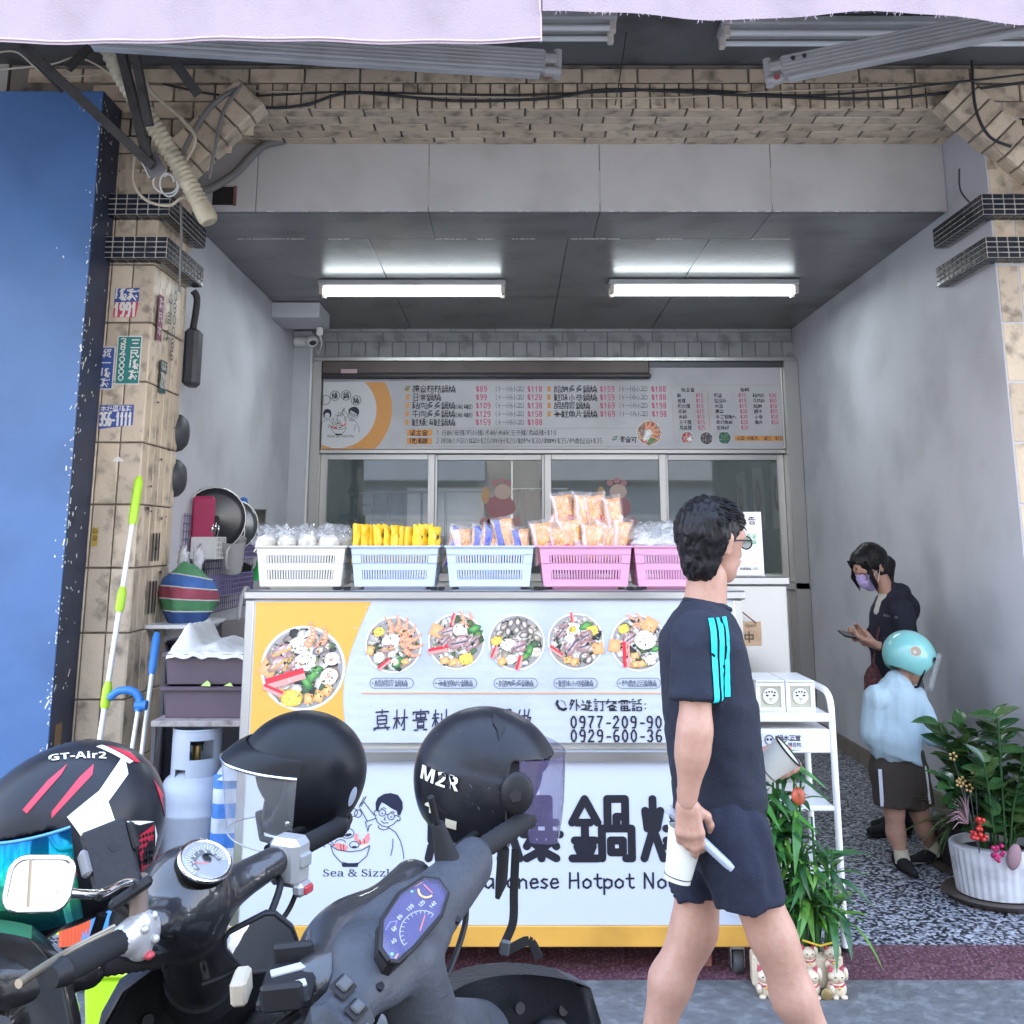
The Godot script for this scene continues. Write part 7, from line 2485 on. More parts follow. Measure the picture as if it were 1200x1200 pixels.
func build_plants() -> void:
	cat_pot("cat_pot","cream ceramic pot shaped as lucky cats under the bamboo, beside the trolley leg",V(1.115,0.002,-4.02),0.05)
	cat_pot("cat_pot","cream ceramic pot shaped as lucky cats close to the cart wheel",V(0.962,0.002,-4.02),-0.1)
	var greens := [leaf_mat("bamboo_a",0.045,0.15,0.045),leaf_mat("bamboo_b",0.07,0.22,0.05),leaf_mat("bamboo_c",0.16,0.34,0.07),leaf_mat("bamboo_d",0.030,0.10,0.045)]
	var lm := []
	for i in 4:
		lm.append(leaf_mesh(0.13 + 0.025 * i,0.026 + 0.003 * i,0.2 + 0.22 * i,0.25).done())
	for k in 2:
		var bp := thing("lucky_bamboo",["lucky bamboo with bright green leaves in the cat pot by the trolley leg","tall dark lucky bamboo behind the walking man's knee"][k],"plant",[V(1.115,0.128,-4.06),V(0.985,0.128,-4.06)][k])
		var stems := 16
		for i in stems:
			var h := rng.randf_range(0.12,0.48) if k == 0 else rng.randf_range(0.25,0.72)
			var bx0 := V(rng.randf_range(-0.06,0.06),0.0,rng.randf_range(-0.03,0.03))
			var tip := bx0 * 1.5 + V(rng.randf_range(-0.03,0.03) + (0.03 if k == 0 else 0.04) * h,h,rng.randf_range(-0.03,0.05))
			part(bp,"stalk",pipe([bx0,bx0.lerp(tip,0.5) + V(0.004,0,0),tip],[0.0075,0.006,0.004],7),greens[0])
			for j in (8 if k == 0 else 11):
				var o := MeshInstance3D.new()
				o.name = "leaf"
				o.mesh = lm[rng.randi() % 4]
				var pick := rng.randf()
				o.material_override = greens[2] if pick < (0.28 if k == 0 else 0.06) else greens[1] if pick < 0.55 else greens[0] if pick < 0.8 else greens[3]
				var f := rng.randf_range(0.45,1.0)
				var bas := Basis(Vector3.UP,rng.randf() * TAU) * Basis(Vector3.BACK,rng.randf_range(-0.2,1.1)) * Basis(Vector3.RIGHT,rng.randf_range(-0.6,0.6))
				o.transform = Transform3D(bas.scaled(Vector3.ONE * rng.randf_range(0.6,1.0)),bx0.lerp(tip,f))
				bp.add_child(o,true)
		if k == 0:
			part(bp,"ribbon",pipe([V(-0.06,0.05,0.05),V(0,0.035,0.06),V(0.06,0.045,0.05)],0.004,6),m("ribbon_yellow",0.75,0.50,0.04,0.5))
		else:
			var og := B.new()
			og.ball(V(0.075,0.545,0.075),V(0.026,0.032,0.02),12,10)
			part(bp,"red_charm",og,m("charm_red",0.50,0.10,0.05,0.4))
	# large planter by the waiting wall
	var pt := thing("ribbed_planter","white ribbed oval planter on a dark saucer by the waiting wall","planter",V(2.17,0.045,-4.86))
	var b := B.new()
	var rows := []
	for i in 6:
		var y: float = [0.03,0.034,0.12,0.20,0.232,0.236][i]
		var row := []
		for j in 144:
			var a := TAU * j / 144.0
			var r := 0.150 + 0.02 * (y / 0.236) + (0.0035 if j % 4 < 2 else 0.0) * (1.0 if i > 0 and i < 4 else 0.4)
			row.append(V(cos(a) * r * 1.2,y + (0.012 * cos(a) if i > 3 else 0.0),sin(a) * r))
		rows.append(row)
	for q in [[0.135,0.236],[0.13,0.16],[0.0,0.16]]:
		var row := []
		for j in 144:
			var a := TAU * j / 144.0
			row.append(V(cos(a) * q[0] * 1.25,q[1],sin(a) * q[0]))
		rows.append(row)
	b.grid(rows,true)
	part(pt,"pot",b,grain(m("planter_white",0.66,0.67,0.70,0.45),"blotch",2.0))
	var so := B.new()
	so.lathe([W(0.0,0.20),W(0.165,0.20)],30,Transform3D(Basis().scaled(V(1.15,1,0.95)),Vector3.ZERO))
	part(pt,"soil",so,grain(m("soil",0.035,0.026,0.020,0.95),"grime",4.0))
	var sc := B.new()
	sc.lathe([W(0.0,0.0),W(0.19,0.0),W(0.215,0.022),W(0.222,0.03),W(0.20,0.028),W(0.0,0.014)],40,Transform3D(Basis().scaled(V(1.12,1,1.0)),Vector3.ZERO))
	part(pt,"saucer",sc,m("saucer_brown",0.075,0.055,0.045,0.5))
	part(pt,"mark",bx(V(-0.155,0.17,0.096),V(0.03,0.045,0.003),0.0,Basis(Vector3.UP,-0.9)),m("mark_tan",0.40,0.34,0.24,0.8))
	var zz := thing("zz_plant","bushy plant with thick glossy dark leaves in the ribbed planter","plant",V(2.17,0.245,-4.86))
	var zg := [leaf_mat("zz_a",0.028,0.075,0.040),leaf_mat("zz_b",0.05,0.11,0.045),leaf_mat("zz_c",0.09,0.14,0.06)]
	for g in zg:
		g.roughness = 0.22
	var zl := []
	for i in 3:
		zl.append(leaf_mesh(0.115 + 0.014 * i,0.062 + 0.006 * i,0.12 + 0.1 * i,0.3).done())
	for i in 13:
		var a := TAU * i / 13.0 + rng.randf_range(-0.2,0.2)
		var lean := rng.randf_range(0.05,0.28)
		var h := rng.randf_range(0.30,0.56)
		if i == 3:
			lean = 0.03
			h = 0.60
		var base := V(cos(a) * 0.06,-0.03,sin(a) * 0.05)
		var tip := base + V(cos(a) * lean,h,sin(a) * lean * 0.8)
		if tip.x > 0.27:
			tip.x = 0.27
		var mid := base.lerp(tip,0.5) + V(0,0.04,0)
		var cv := bend([base,mid,tip],8)
		part(zz,"stem",pipe(cv,0.006,6),zg[1])
		for j in 11:
			var f := 0.28 + 0.72 * j / 10.0
			var p: Vector3 = cv[int(f * (cv.size() - 1))]
			for s in [-1.0,1.0]:
				var o := MeshInstance3D.new()
				o.name = "leaf"
				o.mesh = zl[rng.randi() % 3]
				o.material_override = zg[rng.randi() % 3]
				var bas := Basis(Vector3.UP,a + s * 1.2 + rng.randf_range(-0.4,0.4)) * Basis(Vector3.BACK,rng.randf_range(0.2,0.9)) * Basis(Vector3.RIGHT,rng.randf_range(-0.7,0.7))
				o.transform = Transform3D(bas.scaled(Vector3.ONE * rng.randf_range(0.7,1.1)),p)
				zz.add_child(o,true)
	# New-year spray: berries, gilt flowers and pinkish dried fronds
	var sp := thing("berry_spray","artificial spray of red berries and pinkish fronds in the ribbed planter","decoration",V(2.03,0.27,-4.72))
	m("berry",0.55,0.035,0.03,0.25)
	m("berry_pink",0.45,0.02,0.12,0.3)
	for i in 34:
		var bb := B.new()
		var up := i < 20
		var p := V(rng.randf_range(-0.045,0.03),0.11 + rng.randf_range(-0.05,0.05),rng.randf_range(0.0,0.05)) if up else V(0.055 + rng.randf_range(-0.025,0.03),0.015 + rng.randf_range(-0.03,0.03),0.03 + rng.randf_range(0.0,0.04))
		bb.ball(p,Vector3.ONE * rng.randf_range(0.008,0.011),8,6)
		part(sp,"berry",bb,m("berry") if up else m("berry_pink"))
	var fro := m("frond_pink",0.28,0.17,0.19,0.8)
	for i in 26:
		var a := rng.randf_range(1.6,3.6)
		var p := V(-0.04,0.12,0.0)
		var e := p + V(cos(a) * 0.09,sin(a) * 0.10 + 0.02,rng.randf_range(-0.02,0.06))
		part(sp,"frond",pipe([p,p.lerp(e,0.6) + V(0,0.02,0),e],[0.003,0.003,0.001],4),fro)
	var shl := B.new()
	shl.ball(V(0.125,0.0,0.05),V(0.03,0.055,0.022),12,8,Basis(Vector3.BACK,-0.3))
	part(sp,"dried_pod",shl,fro)
	for i in 5:
		var fb := B.new()
		var p := V([-0.09,-0.06,-0.07,-0.03,0.0,-0.05][i],[0.40,0.30,0.29,0.27,0.34,0.42][i],0.02)
		for q in 5:
			fb.ball(p + V(cos(q * 1.257) * 0.014,sin(q * 1.257) * 0.014,0),V(0.007,0.007,0.004),8,5)
		part(sp,"gilt_flower",fb,m("gilt",0.45,0.30,0.12,0.3,0.6))
		part(sp,"wire",pipe([V(0,0.0,0),p],0.002,4),m("dark_metal"))
	# a second, dark pot with grassy leaves behind
	var p2 := thing("dark_pot","dark round flower pot behind the white ribbed planter","plant pot",V(2.22,0.045,-5.30))
	var pb := B.new()
	pb.lathe([W(0.0,0.0),W(0.11,0.0),W(0.15,0.19),W(0.16,0.2),W(0.145,0.2),W(0.0,0.18)],28)
	part(p2,"pot",pb,m("pot_dark",0.045,0.035,0.035,0.45))
	part(p2,"saucer",pipe([V(0,0.0,0),V(0,0.015,0)],0.17,28),m("saucer_brown"))
	var gp := thing("spider_plant","grassy spider plant with pale edged leaves in the dark pot","plant",V(2.22,0.23,-5.30))
	var gl1 := leaf_mat("grass_a",0.22,0.24,0.12)
	var gl2 := leaf_mat("grass_b",0.09,0.13,0.06)
	var gm := [leaf_mesh(0.30,0.016,0.9,0.4).done(),leaf_mesh(0.22,0.014,0.5,0.4).done()]
	for i in 70:
		var o := MeshInstance3D.new()
		o.name = "leaf"
		o.mesh = gm[i % 2]
		o.material_override = gl1 if rng.randf() < 0.55 else gl2
		o.transform = Transform3D(Basis(Vector3.UP,rng.randf() * TAU) * Basis(Vector3.BACK,rng.randf_range(0.5,1.4)),V(rng.randf_range(-0.05,0.05),0,rng.randf_range(-0.05,0.05)))
		gp.add_child(o,true)
	# a third planter edge at the frame's right side
	var p3 := thing("tall_planter","second dark planter with glossy leaves against the tiled pillar","planter",V(2.62,0.0,-4.72))
	var p3b := B.new()
	p3b.lathe([W(0.0,0.0),W(0.14,0.0),W(0.19,0.26),W(0.2,0.27),W(0.18,0.27),W(0.0,0.25)],28)
	part(p3,"pot",p3b,m("pot_dark"))
	var z3 := thing("zz_plant","second glossy dark leaved plant against the tiled pillar","plant",V(2.62,0.26,-4.72))
	for i in 9:
		var a := TAU * i / 9.0
		var tip := V(cos(a) * 0.2,0.45 + 0.1 * (i % 3),sin(a) * 0.16)
		var cv := bend([Vector3.ZERO,tip * 0.5 + V(0,0.05,0),tip],8)
		part(z3,"stem",pipe(cv,0.006,6),zg[1])
		for j in 10:
			var p: Vector3 = cv[int((0.3 + 0.07 * j) * (cv.size() - 1))]
			for s in [-1.0,1.0]:
				var o := MeshInstance3D.new()
				o.name = "leaf"
				o.mesh = zl[rng.randi() % 3]
				o.material_override = zg[rng.randi() % 3]
				o.transform = Transform3D(Basis(Vector3.UP,a + s * 1.2) * Basis(Vector3.BACK,rng.randf_range(0.2,0.9)),p)
				z3.add_child(o,true)

# ---------------------------------------------------------------- people
# print or trim laid onto a curved surface: the outline, drawn on a plane, is cut into small cells and dropped onto the mesh along the plane's normal
func decal(tm: TriangleMesh,poly: PackedVector2Array,xf: Transform3D,step: float,lift := 0.0012) -> B:
	var b := B.new()
	decal_into(b,tm,poly,xf,step,lift)
	return b

func decal_into(b: B,tm: TriangleMesh,poly: PackedVector2Array,xf: Transform3D,step: float,lift := 0.0012) -> void:
	var lo := poly[0]
	var hi := poly[0]
	for p in poly:
		lo = lo.min(p)
		hi = hi.max(p)
	var dir := -xf.basis.z.normalized()
	var nx := int(ceil((hi.x - lo.x) / step))
	var ny := int(ceil((hi.y - lo.y) / step))
	for i in nx:
		for j in ny:
			var p0 := lo + W(i,j) * step
			var cell := PackedVector2Array([p0,p0 + W(step,0),p0 + W(step,step),p0 + W(0,step)])
			for piece in Geometry2D.intersect_polygons(poly,cell):
				var pts := []
				var nms := []
				var ok := true
				for p in piece:
					var hit := tm.intersect_ray(xf * V(p.x,p.y,0),dir)
					if hit.is_empty():
						ok = false
						break
					var nn: Vector3 = hit["normal"]
					if nn.dot(dir) > 0.0:
						nn = -nn
					pts.append(hit["position"] + nn * lift)
					nms.append(nn)
				if not ok:
					continue
				var ix := Geometry2D.triangulate_polygon(piece)
				for k in range(0,ix.size(),3):
					b.tri(pts[ix[k]],pts[ix[k + 1]],pts[ix[k + 2]],nms[ix[k]],nms[ix[k + 1]],nms[ix[k + 2]])

func head_bones(c: Vector3,f: Vector3,u: Vector3,s := 1.0) -> Array:
	var r := f.cross(u)
	var o := []
	o.append([c + (u * 0.035 - f * 0.018) * s,c + (u * 0.032 + f * 0.02) * s,0.090 * s,0.083 * s,r,0.86])
	o.append([c + (f * 0.032 + u * 0.01) * s,c + (f * 0.038 - u * 0.055) * s,0.064 * s,0.050 * s,r,0.95])
	o.append([c + (f * 0.062 - u * 0.088) * s,c + (f * 0.05 - u * 0.085) * s,0.024 * s,0.03 * s])
	o.append([c + (f * 0.093 + u * 0.012) * s,c + (f * 0.108 - u * 0.024) * s,0.008 * s,0.012 * s])
	o.append([c + (f * 0.088 - u * 0.052 - r * 0.018) * s,c + (f * 0.088 - u * 0.052 + r * 0.018) * s,0.007 * s,0.007 * s])
	o.append([c + (f * 0.085 + u * 0.028 - r * 0.04) * s,c + (f * 0.085 + u * 0.028 + r * 0.04) * s,0.011 * s,0.011 * s])
	for e in [-1.0,1.0]:
		o.append([c + (r * e * 0.079 + u * 0.014 - f * 0.008) * s,c + (r * e * 0.075 - u * 0.022 - f * 0.002) * s,0.021 * s,0.013 * s,(r * 0.94 - f * 0.3 * e).normalized(),0.42])
	return o

func hand_bones(w: Vector3,d: Vector3,n: Vector3,th: Vector3,curl: Array,s := 1.0,thumb := 0.5) -> Array:
	# w wrist, d along the fingers, n out of the palm, th towards the thumb
	var o := []
	o.append([w - d * 0.03 * s,w + d * 0.015 * s,0.026 * s,0.026 * s,n,0.78])
	var lens := [0.072,0.080,0.074,0.058]
	for i in 4:
		var side := th * (0.030 - 0.0195 * i) * s
		var kn := w + d * (0.085 - 0.004 * absf(i - 1.2)) * s + side
		o.append([w + d * 0.012 * s + side * 0.6,kn,0.0155 * s,0.0115 * s])
		var a: float = curl[i]
		var p := kn
		var dd := d
		for k in 3:
			dd = dd.rotated(d.cross(n).normalized(),a * [0.8,1.1,0.8][k])
			var q: Vector3 = p + dd * lens[i] * [0.48,0.30,0.22][k] * s
			o.append([p,q,[0.0105,0.0095,0.0085][k] * s,[0.0095,0.0085,0.0072][k] * s])
			p = q
	var t0 := w + (th * 0.022 + d * 0.02 + n * 0.008) * s
	var t1 := t0 + (th * 0.75 + d * 0.6 + n * thumb).normalized() * 0.042 * s
	var t2 := t1 + (th * 0.25 + d * 0.9 + n * thumb * 1.2).normalized() * 0.032 * s
	var t3 := t2 + (d + n * thumb * 1.4 - th * 0.1).normalized() * 0.024 * s
	o.append([t0,t1,0.017 * s,0.012 * s])
	o.append([t1,t2,0.0115 * s,0.010 * s])
	o.append([t2,t3,0.010 * s,0.008 * s])
	return o

func cloth_noise(sd: int,freq: Vector3,amp: float) -> Callable:
	var f := FastNoiseLite.new()
	f.seed = sd
	f.frequency = 1.0
	f.fractal_octaves = 3
	return func(p: Vector3) -> float: return f.get_noise_3d(p.x * freq.x,p.y * freq.y,p.z * freq.z) * amp

func shoe(parent: Node,called: String,heel: Vector3,dir: Vector3,up: Vector3,len: float,mt: Material,sole: Material) -> void:
	var h := len * 0.17
	var o := part(parent,called,flesh([[heel + up * h * 1.1,heel + dir * len * 0.45 + up * h * 0.85,len * 0.14,len * 0.135],[heel + dir * len * 0.45 + up * h * 0.8,heel + dir * len * 0.85 + up * h * 0.65,len * 0.15,len * 0.12,up,0.75],[heel + up * h,heel + up * h * 2.2 + dir * 0.01,len * 0.13,len * 0.12]],0.009,90.0),mt)
	part(o,"sole",flesh([[heel + up * 0.008,heel + dir * len * 0.85 + up * 0.008,len * 0.145,len * 0.145,up,0.22]],0.007,120.0),sole)

func build_man() -> void:
	var skin := grain(m("skin",0.47,0.28,0.205,0.5),"skin",2.5,0.25,"bump_fine")
	skin.subsurf_scatter_enabled = true
	skin.subsurf_scatter_strength = 0.08
	var navy := grain(m("shirt_navy",0.014,0.018,0.034,0.9),"blotch_soft",2.0,0.6,"bump_weave")
	var navy2 := grain(m("shorts_navy",0.013,0.017,0.036,0.92),"blotch_soft",2.0,0.7,"bump_weave")
	var t := thing("person","person in a navy T-shirt with three turquoise sleeve stripes and navy shorts, walking past","person")
	var fwd := V(0.93,0,-0.37).normalized()
	var rt := V(0.37,0,0.93).normalized()
	var up := Vector3.UP
	var hc := V(0.603,1.592,-3.11)
	var hf := V(0.86,-0.05,-0.51).normalized()
	var hu := (up - hf * hf.dot(up)).normalized()
	var shR := V(0.522,1.325,-2.955)
	var elR := V(0.500,1.095,-2.905)
	var wrR := V(0.474,0.905,-2.92)
	var shL := V(0.600,1.325,-3.29)
	var elL := V(0.615,1.09,-3.37)
	var wrL := V(0.735,0.958,-3.27)
	var hipR := V(0.612,0.80,-3.03)
	var knR := V(0.710,0.545,-3.02)
	var anR := V(0.905,0.115,-3.02)
	var hipL := V(0.575,0.80,-3.20)
	var knL := V(0.530,0.50,-3.20)
	var anL := V(0.375,0.105,-3.20)
	var body := B.new()
	body.add(flesh([
		[V(0.59,0.86,-3.115),V(0.565,1.26,-3.115),0.13,0.14,fwd,0.75],[shR,shL,0.055,0.055],
		[V(0.575,1.36,-3.12),V(0.588,1.50,-3.115),0.066,0.060],
		[shR,elR,0.050,0.041],[elR,elR.lerp(wrR,0.35),0.041,0.040],[elR.lerp(wrR,0.3),wrR,0.040,0.027],
		[shL,elL,0.050,0.041],[elL,wrL,0.041,0.027],
		[hipR,knR,0.082,0.058],[knR,knR.lerp(anR,0.12),0.056,0.050],[knR.lerp(anR,0.08) ,knR.lerp(anR,0.36) + V(-0.018,0,0),0.050,0.056],[knR.lerp(anR,0.36) + V(-0.018,0,0),anR,0.054,0.033],
		[hipL,knL,0.082,0.060],[knL,knL.lerp(anL,0.12),0.060,0.052],[knL.lerp(anL,0.08),knL.lerp(anL,0.36) + V(-0.018,0,0),0.052,0.058],[knL.lerp(anL,0.36) + V(-0.018,0,0),anL,0.056,0.033],
		[anR,anR + V(0.02,-0.05,0),0.036,0.04],[anL,anL + V(0.0,-0.05,0),0.036,0.04],
	],0.012,75.0))
	body.add(flesh(head_bones(hc,hf,hu),0.0045,110.0))
	body.add(flesh(hand_bones(wrR,V(0.06,-1,0.02).normalized(),V(0.15,0,-0.99).normalized(),V(0.97,0.05,0.15).normalized(),[0.42,0.35,0.55,0.75],0.96,0.45),0.0036,260.0))
	body.add(flesh(hand_bones(wrL,V(0.72,-0.45,0.45).normalized(),V(0.55,0.78,0.1).normalized(),V(0.45,0.3,-0.85).normalized(),[0.5,0.5,0.55,0.6],0.96,0.5),0.0036,260.0))
	part(t,"body",body,skin)
	# T-shirt
	var shirt := flesh([
		[V(0.565,1.27,-3.115),V(0.585,1.08,-3.115),0.152,0.150,fwd,0.80],[V(0.585,1.1,-3.115),V(0.600,0.86,-3.115),0.150,0.152,fwd,0.84,Plane(V(0.06,-1,0).normalized(),-0.800)],
		[shR + V(0.01,0.004,0),shL + V(0,0.004,0),0.066,0.066],[V(0.566,1.35,-3.03),V(0.585,1.35,-3.2),0.062,0.062],[V(0.575,1.36,-3.12),V(0.583,1.415,-3.118),0.082,0.068,up,1.0,Plane(up,1.418)],
		[shR,shR.lerp(elR,0.84),0.070,0.080,rt,0.9,Plane((elR - shR).normalized(),(elR - shR).normalized().dot(shR.lerp(elR,0.70)))],
		[shL,shL.lerp(elL,0.84),0.070,0.080,rt,0.9,Plane((elL - shL).normalized(),(elL - shL).normalized().dot(shL.lerp(elL,0.70)))],
	],0.0085,90.0,cloth_noise(3,V(7,9,7),0.010))
	var so := part(t,"shirt",shirt,navy)
	var tm := shirt.generate_triangle_mesh()
	var cy := m("stripe_cyan",0.01,0.58,0.66,0.6)
	for i in 3:
		var x := 0.545 + i * 0.0245
		part(so,"sleeve_stripe",decal(tm,PackedVector2Array([W(x,1.172),W(x + 0.017,1.172),W(x + 0.020,1.385),W(x + 0.003,1.385)]),Transform3D(Basis(),V(0,0,-2.6)),0.006,0.0045),cy)
	# collar
	var col := []
	for i in 25:
		var a := TAU * i / 24.0
		col.append(V(0.586,1.412,-3.117) + fwd * cos(a) * 0.066 + rt * sin(a) * 0.066 + V(0.0,-0.016 * cos(a),0))
	part(so,"collar",pipe(col,0.008,8),navy)
	# shorts
	var dR := (V(0.735,0.60,-3.02) - hipR).normalized()
	var dL := (knL - hipL).normalized()
	var shorts := flesh([
		[V(0.597,0.90,-3.115),V(0.600,0.79,-3.115),0.132,0.138,fwd,0.86],[hipR,V(0.672,0.58,-3.015),0.104,0.094,rt,0.98,Plane(V(0.16,-1,0).normalized(),V(0.16,-1,0).normalized().dot(V(0.67,0.628,-3.0)))],
		[hipL,V(0.540,0.54,-3.20),0.100,0.080,rt,0.95,Plane(V(0.05,-1,0).normalized(),V(0.05,-1,0).normalized().dot(V(0.54,0.590,-3.2)))],
	],0.0095,90.0,cloth_noise(5,V(12,5,12),0.015))
	part(t,"shorts",shorts,navy2)
	# hair: a cropped cap of short strands
	var hair := m("hair_black",0.010,0.009,0.010,0.42)
	var hb := B.new()
	var hfn := FastNoiseLite.new()
	hfn.seed = 4
	hfn.frequency = 1.0
	hfn.fractal_octaves = 3
	hb.add(flesh([
		[hc + hu * 0.045 - hf * 0.012,hc + hu * 0.052 + hf * 0.03,0.100,0.086,hf.cross(hu),0.90,Plane((hf * 0.62 - hu * 0.78).normalized(),(hf * 0.62 - hu * 0.78).normalized().dot(hc + hf * 0.058 + hu * 0.045))],
		[hc + hu * 0.02 - hf * 0.03,hc - hu * 0.055 - hf * 0.036,0.089,0.066,hf.cross(hu),0.92,Plane((hf * 0.95 - hu * 0.3).normalized(),(hf * 0.95 - hu * 0.3).normalized().dot(hc + hf * 0.004 - hu * 0.01))],
		[hc + hu * 0.10 + hf * 0.03,hc + hu * 0.085 + hf * 0.085,0.03,0.018],
	],0.005,90.0,func(p: Vector3) -> float: return hfn.get_noise_3d(p.x * 60.0,p.y * 22.0,p.z * 60.0) * 0.009))
	for i in 320:
		var a := rng.randf() * TAU
		var e := rng.randf_range(0.0,1.5)
		var d := (hu * cos(e) + (hf * cos(a) + hf.cross(hu) * sin(a)) * sin(e)).normalized()
		if d.dot(hf) > 0.55 and d.dot(hu) < 0.6:
			continue
		var p := hc + hu * 0.042 - hf * 0.008 + d * 0.091
		var sw := (hf * 0.5 - hu * 0.55 + hf.cross(hu) * rng.randf_range(-0.4,0.4) + d * 0.55).normalized()
		hb.tube([p,p + sw * 0.018 + d * 0.006,p + sw * 0.036],[0.0042,0.003,0.0006],4,false)
	part(t,"hair",hb,hair)
	# glasses
	var r := hf.cross(hu)
	var gls := Node3D.new()
	gls.name = "glasses"
	t.add_child(gls)
	for e in [-1.0,1.0]:
		var c: Vector3 = hc + hf * 0.110 + r * e * 0.034 + hu * 0.008
		var rim := []
		for i in 19:
			var a := TAU * i / 18.0
			rim.append(c + r * cos(a) * 0.025 + hu * sin(a) * 0.019)
		part(gls,"rim",pipe(rim,0.0022,5),m("black_plastic"))
		var lens := B.new()
		lens.fan(rim.slice(0,18),hf)
		part(gls,"lens",lens,glass("lens_glass",0.12,0.13,0.14,0.6,0.03))
		part(gls,"temple",pipe([c + r * e * 0.025 + hu * 0.006,hc + r * e * 0.083 + hf * 0.04 + hu * 0.012,hc + r * e * 0.086 - hf * 0.012 + hu * 0.006,hc + r * e * 0.082 - hf * 0.03 - hu * 0.012],0.0022,5),m("black_plastic"))
		var eye := B.new()
		eye.ball(hc + hf * 0.078 + r * e * 0.034 + hu * 0.006,Vector3.ONE * 0.013,10,8)
		part(t,"eye",eye,m("white_plastic"))
	part(gls,"bridge",pipe([hc + hf * 0.112 - r * 0.01 + hu * 0.01,hc + hf * 0.115 + hu * 0.013,hc + hf * 0.112 + r * 0.01 + hu * 0.01],0.002,5),m("black_plastic"))
	shoe(t,"shoe",anR + V(-0.02,-0.113,0.0),V(1,0,-0.1).normalized(),up,0.27,m("black_plastic"),m("white_plastic"))
	shoe(t,"shoe",anL + V(-0.04,-0.103,0),V(0.98,0,-0.15).normalized(),up,0.27,m("black_plastic"),m("white_plastic"))
	# what the man carries
	var paper := grain(m("cup_paper",0.74,0.74,0.66,0.5),"blotch_soft",1.0)
	var cups := [[V(0.452,0.690,-2.985),V(0.482,0.822,-2.985),0.036,0.050,"white paper cup held low by the man, a blue scrap inside"],[V(0.748,0.925,-3.19),V(0.822,0.990,-3.17),0.037,0.050,"white paper cup with a dark rim held in front by the man"]]
	for i in 2:
		var q: Array = cups[i]
		var cp := thing("paper_cup",q[4],"cup",q[0])
		var ax: Vector3 = (q[1] - q[0])
		var h := ax.length()
		var y := ax.normalized()
		var x := y.cross(Vector3.BACK).normalized()
		var xf := Transform3D(Basis(x,y,x.cross(y)),Vector3.ZERO)
		var cb := B.new()
		cb.lathe([W(0.0,0.006),W(q[2] - 0.002,0.006),W(q[2],0.0),W(q[2],0.006),W(q[3],h - 0.004),W(q[3] - 0.003,h - 0.004),W(q[2] - 0.003,0.012),W(0.0,0.012)],32,xf)
		part(cp,"cup",cb,paper)
		var rim := []
		for k in 33:
			rim.append(xf * V(cos(TAU * k / 32) * q[3],h - 0.003,sin(TAU * k / 32) * q[3]))
		part(cp,"rim",pipe(rim,0.0028,6),paper if i == 0 else m("black_plastic"))
		var ln := []
		for k in 33:
			ln.append(xf * V(cos(TAU * k / 32) * (q[2] + 0.0016),0.012,sin(TAU * k / 32) * (q[2] + 0.0016)))
		part(cp,"base_line",pipe(ln,0.0012,5),m("black_plastic"))
		if i == 0:
			part(cp,"blue_scrap",lump(V(0.022,0.014,0.014),3,0.6,2.0),m("scrap_blue",0.02,0.16,0.55,0.4),xf * V(0.024,h - 0.006,0.016))
	var tb := thing("plastic_tube","long clear plastic wrapped bundle held under the man's hand","wrapper",Vector3.ZERO)
	var pa := V(0.426,0.882,-2.955)
	var pb := V(0.588,0.742,-2.905)
	var film := glass("wrap_film",0.60,0.66,0.76,0.4,0.12)
	part(tb,"sleeve",pipe([pa,pa.lerp(pb,0.3),pa.lerp(pb,0.92),pb],[0.012,0.0135,0.012,0.009],8),film)
	for k in 3:
		part(tb,"straw",pipe([pa.lerp(pb,0.02) + V(0.003 * k,0.003 * (k % 2),0),pa.lerp(pb,0.95) + V(0.003 * k,0.003 * (k % 2),0)],0.0035,6),m("straw_pale",0.45,0.50,0.58,0.3))

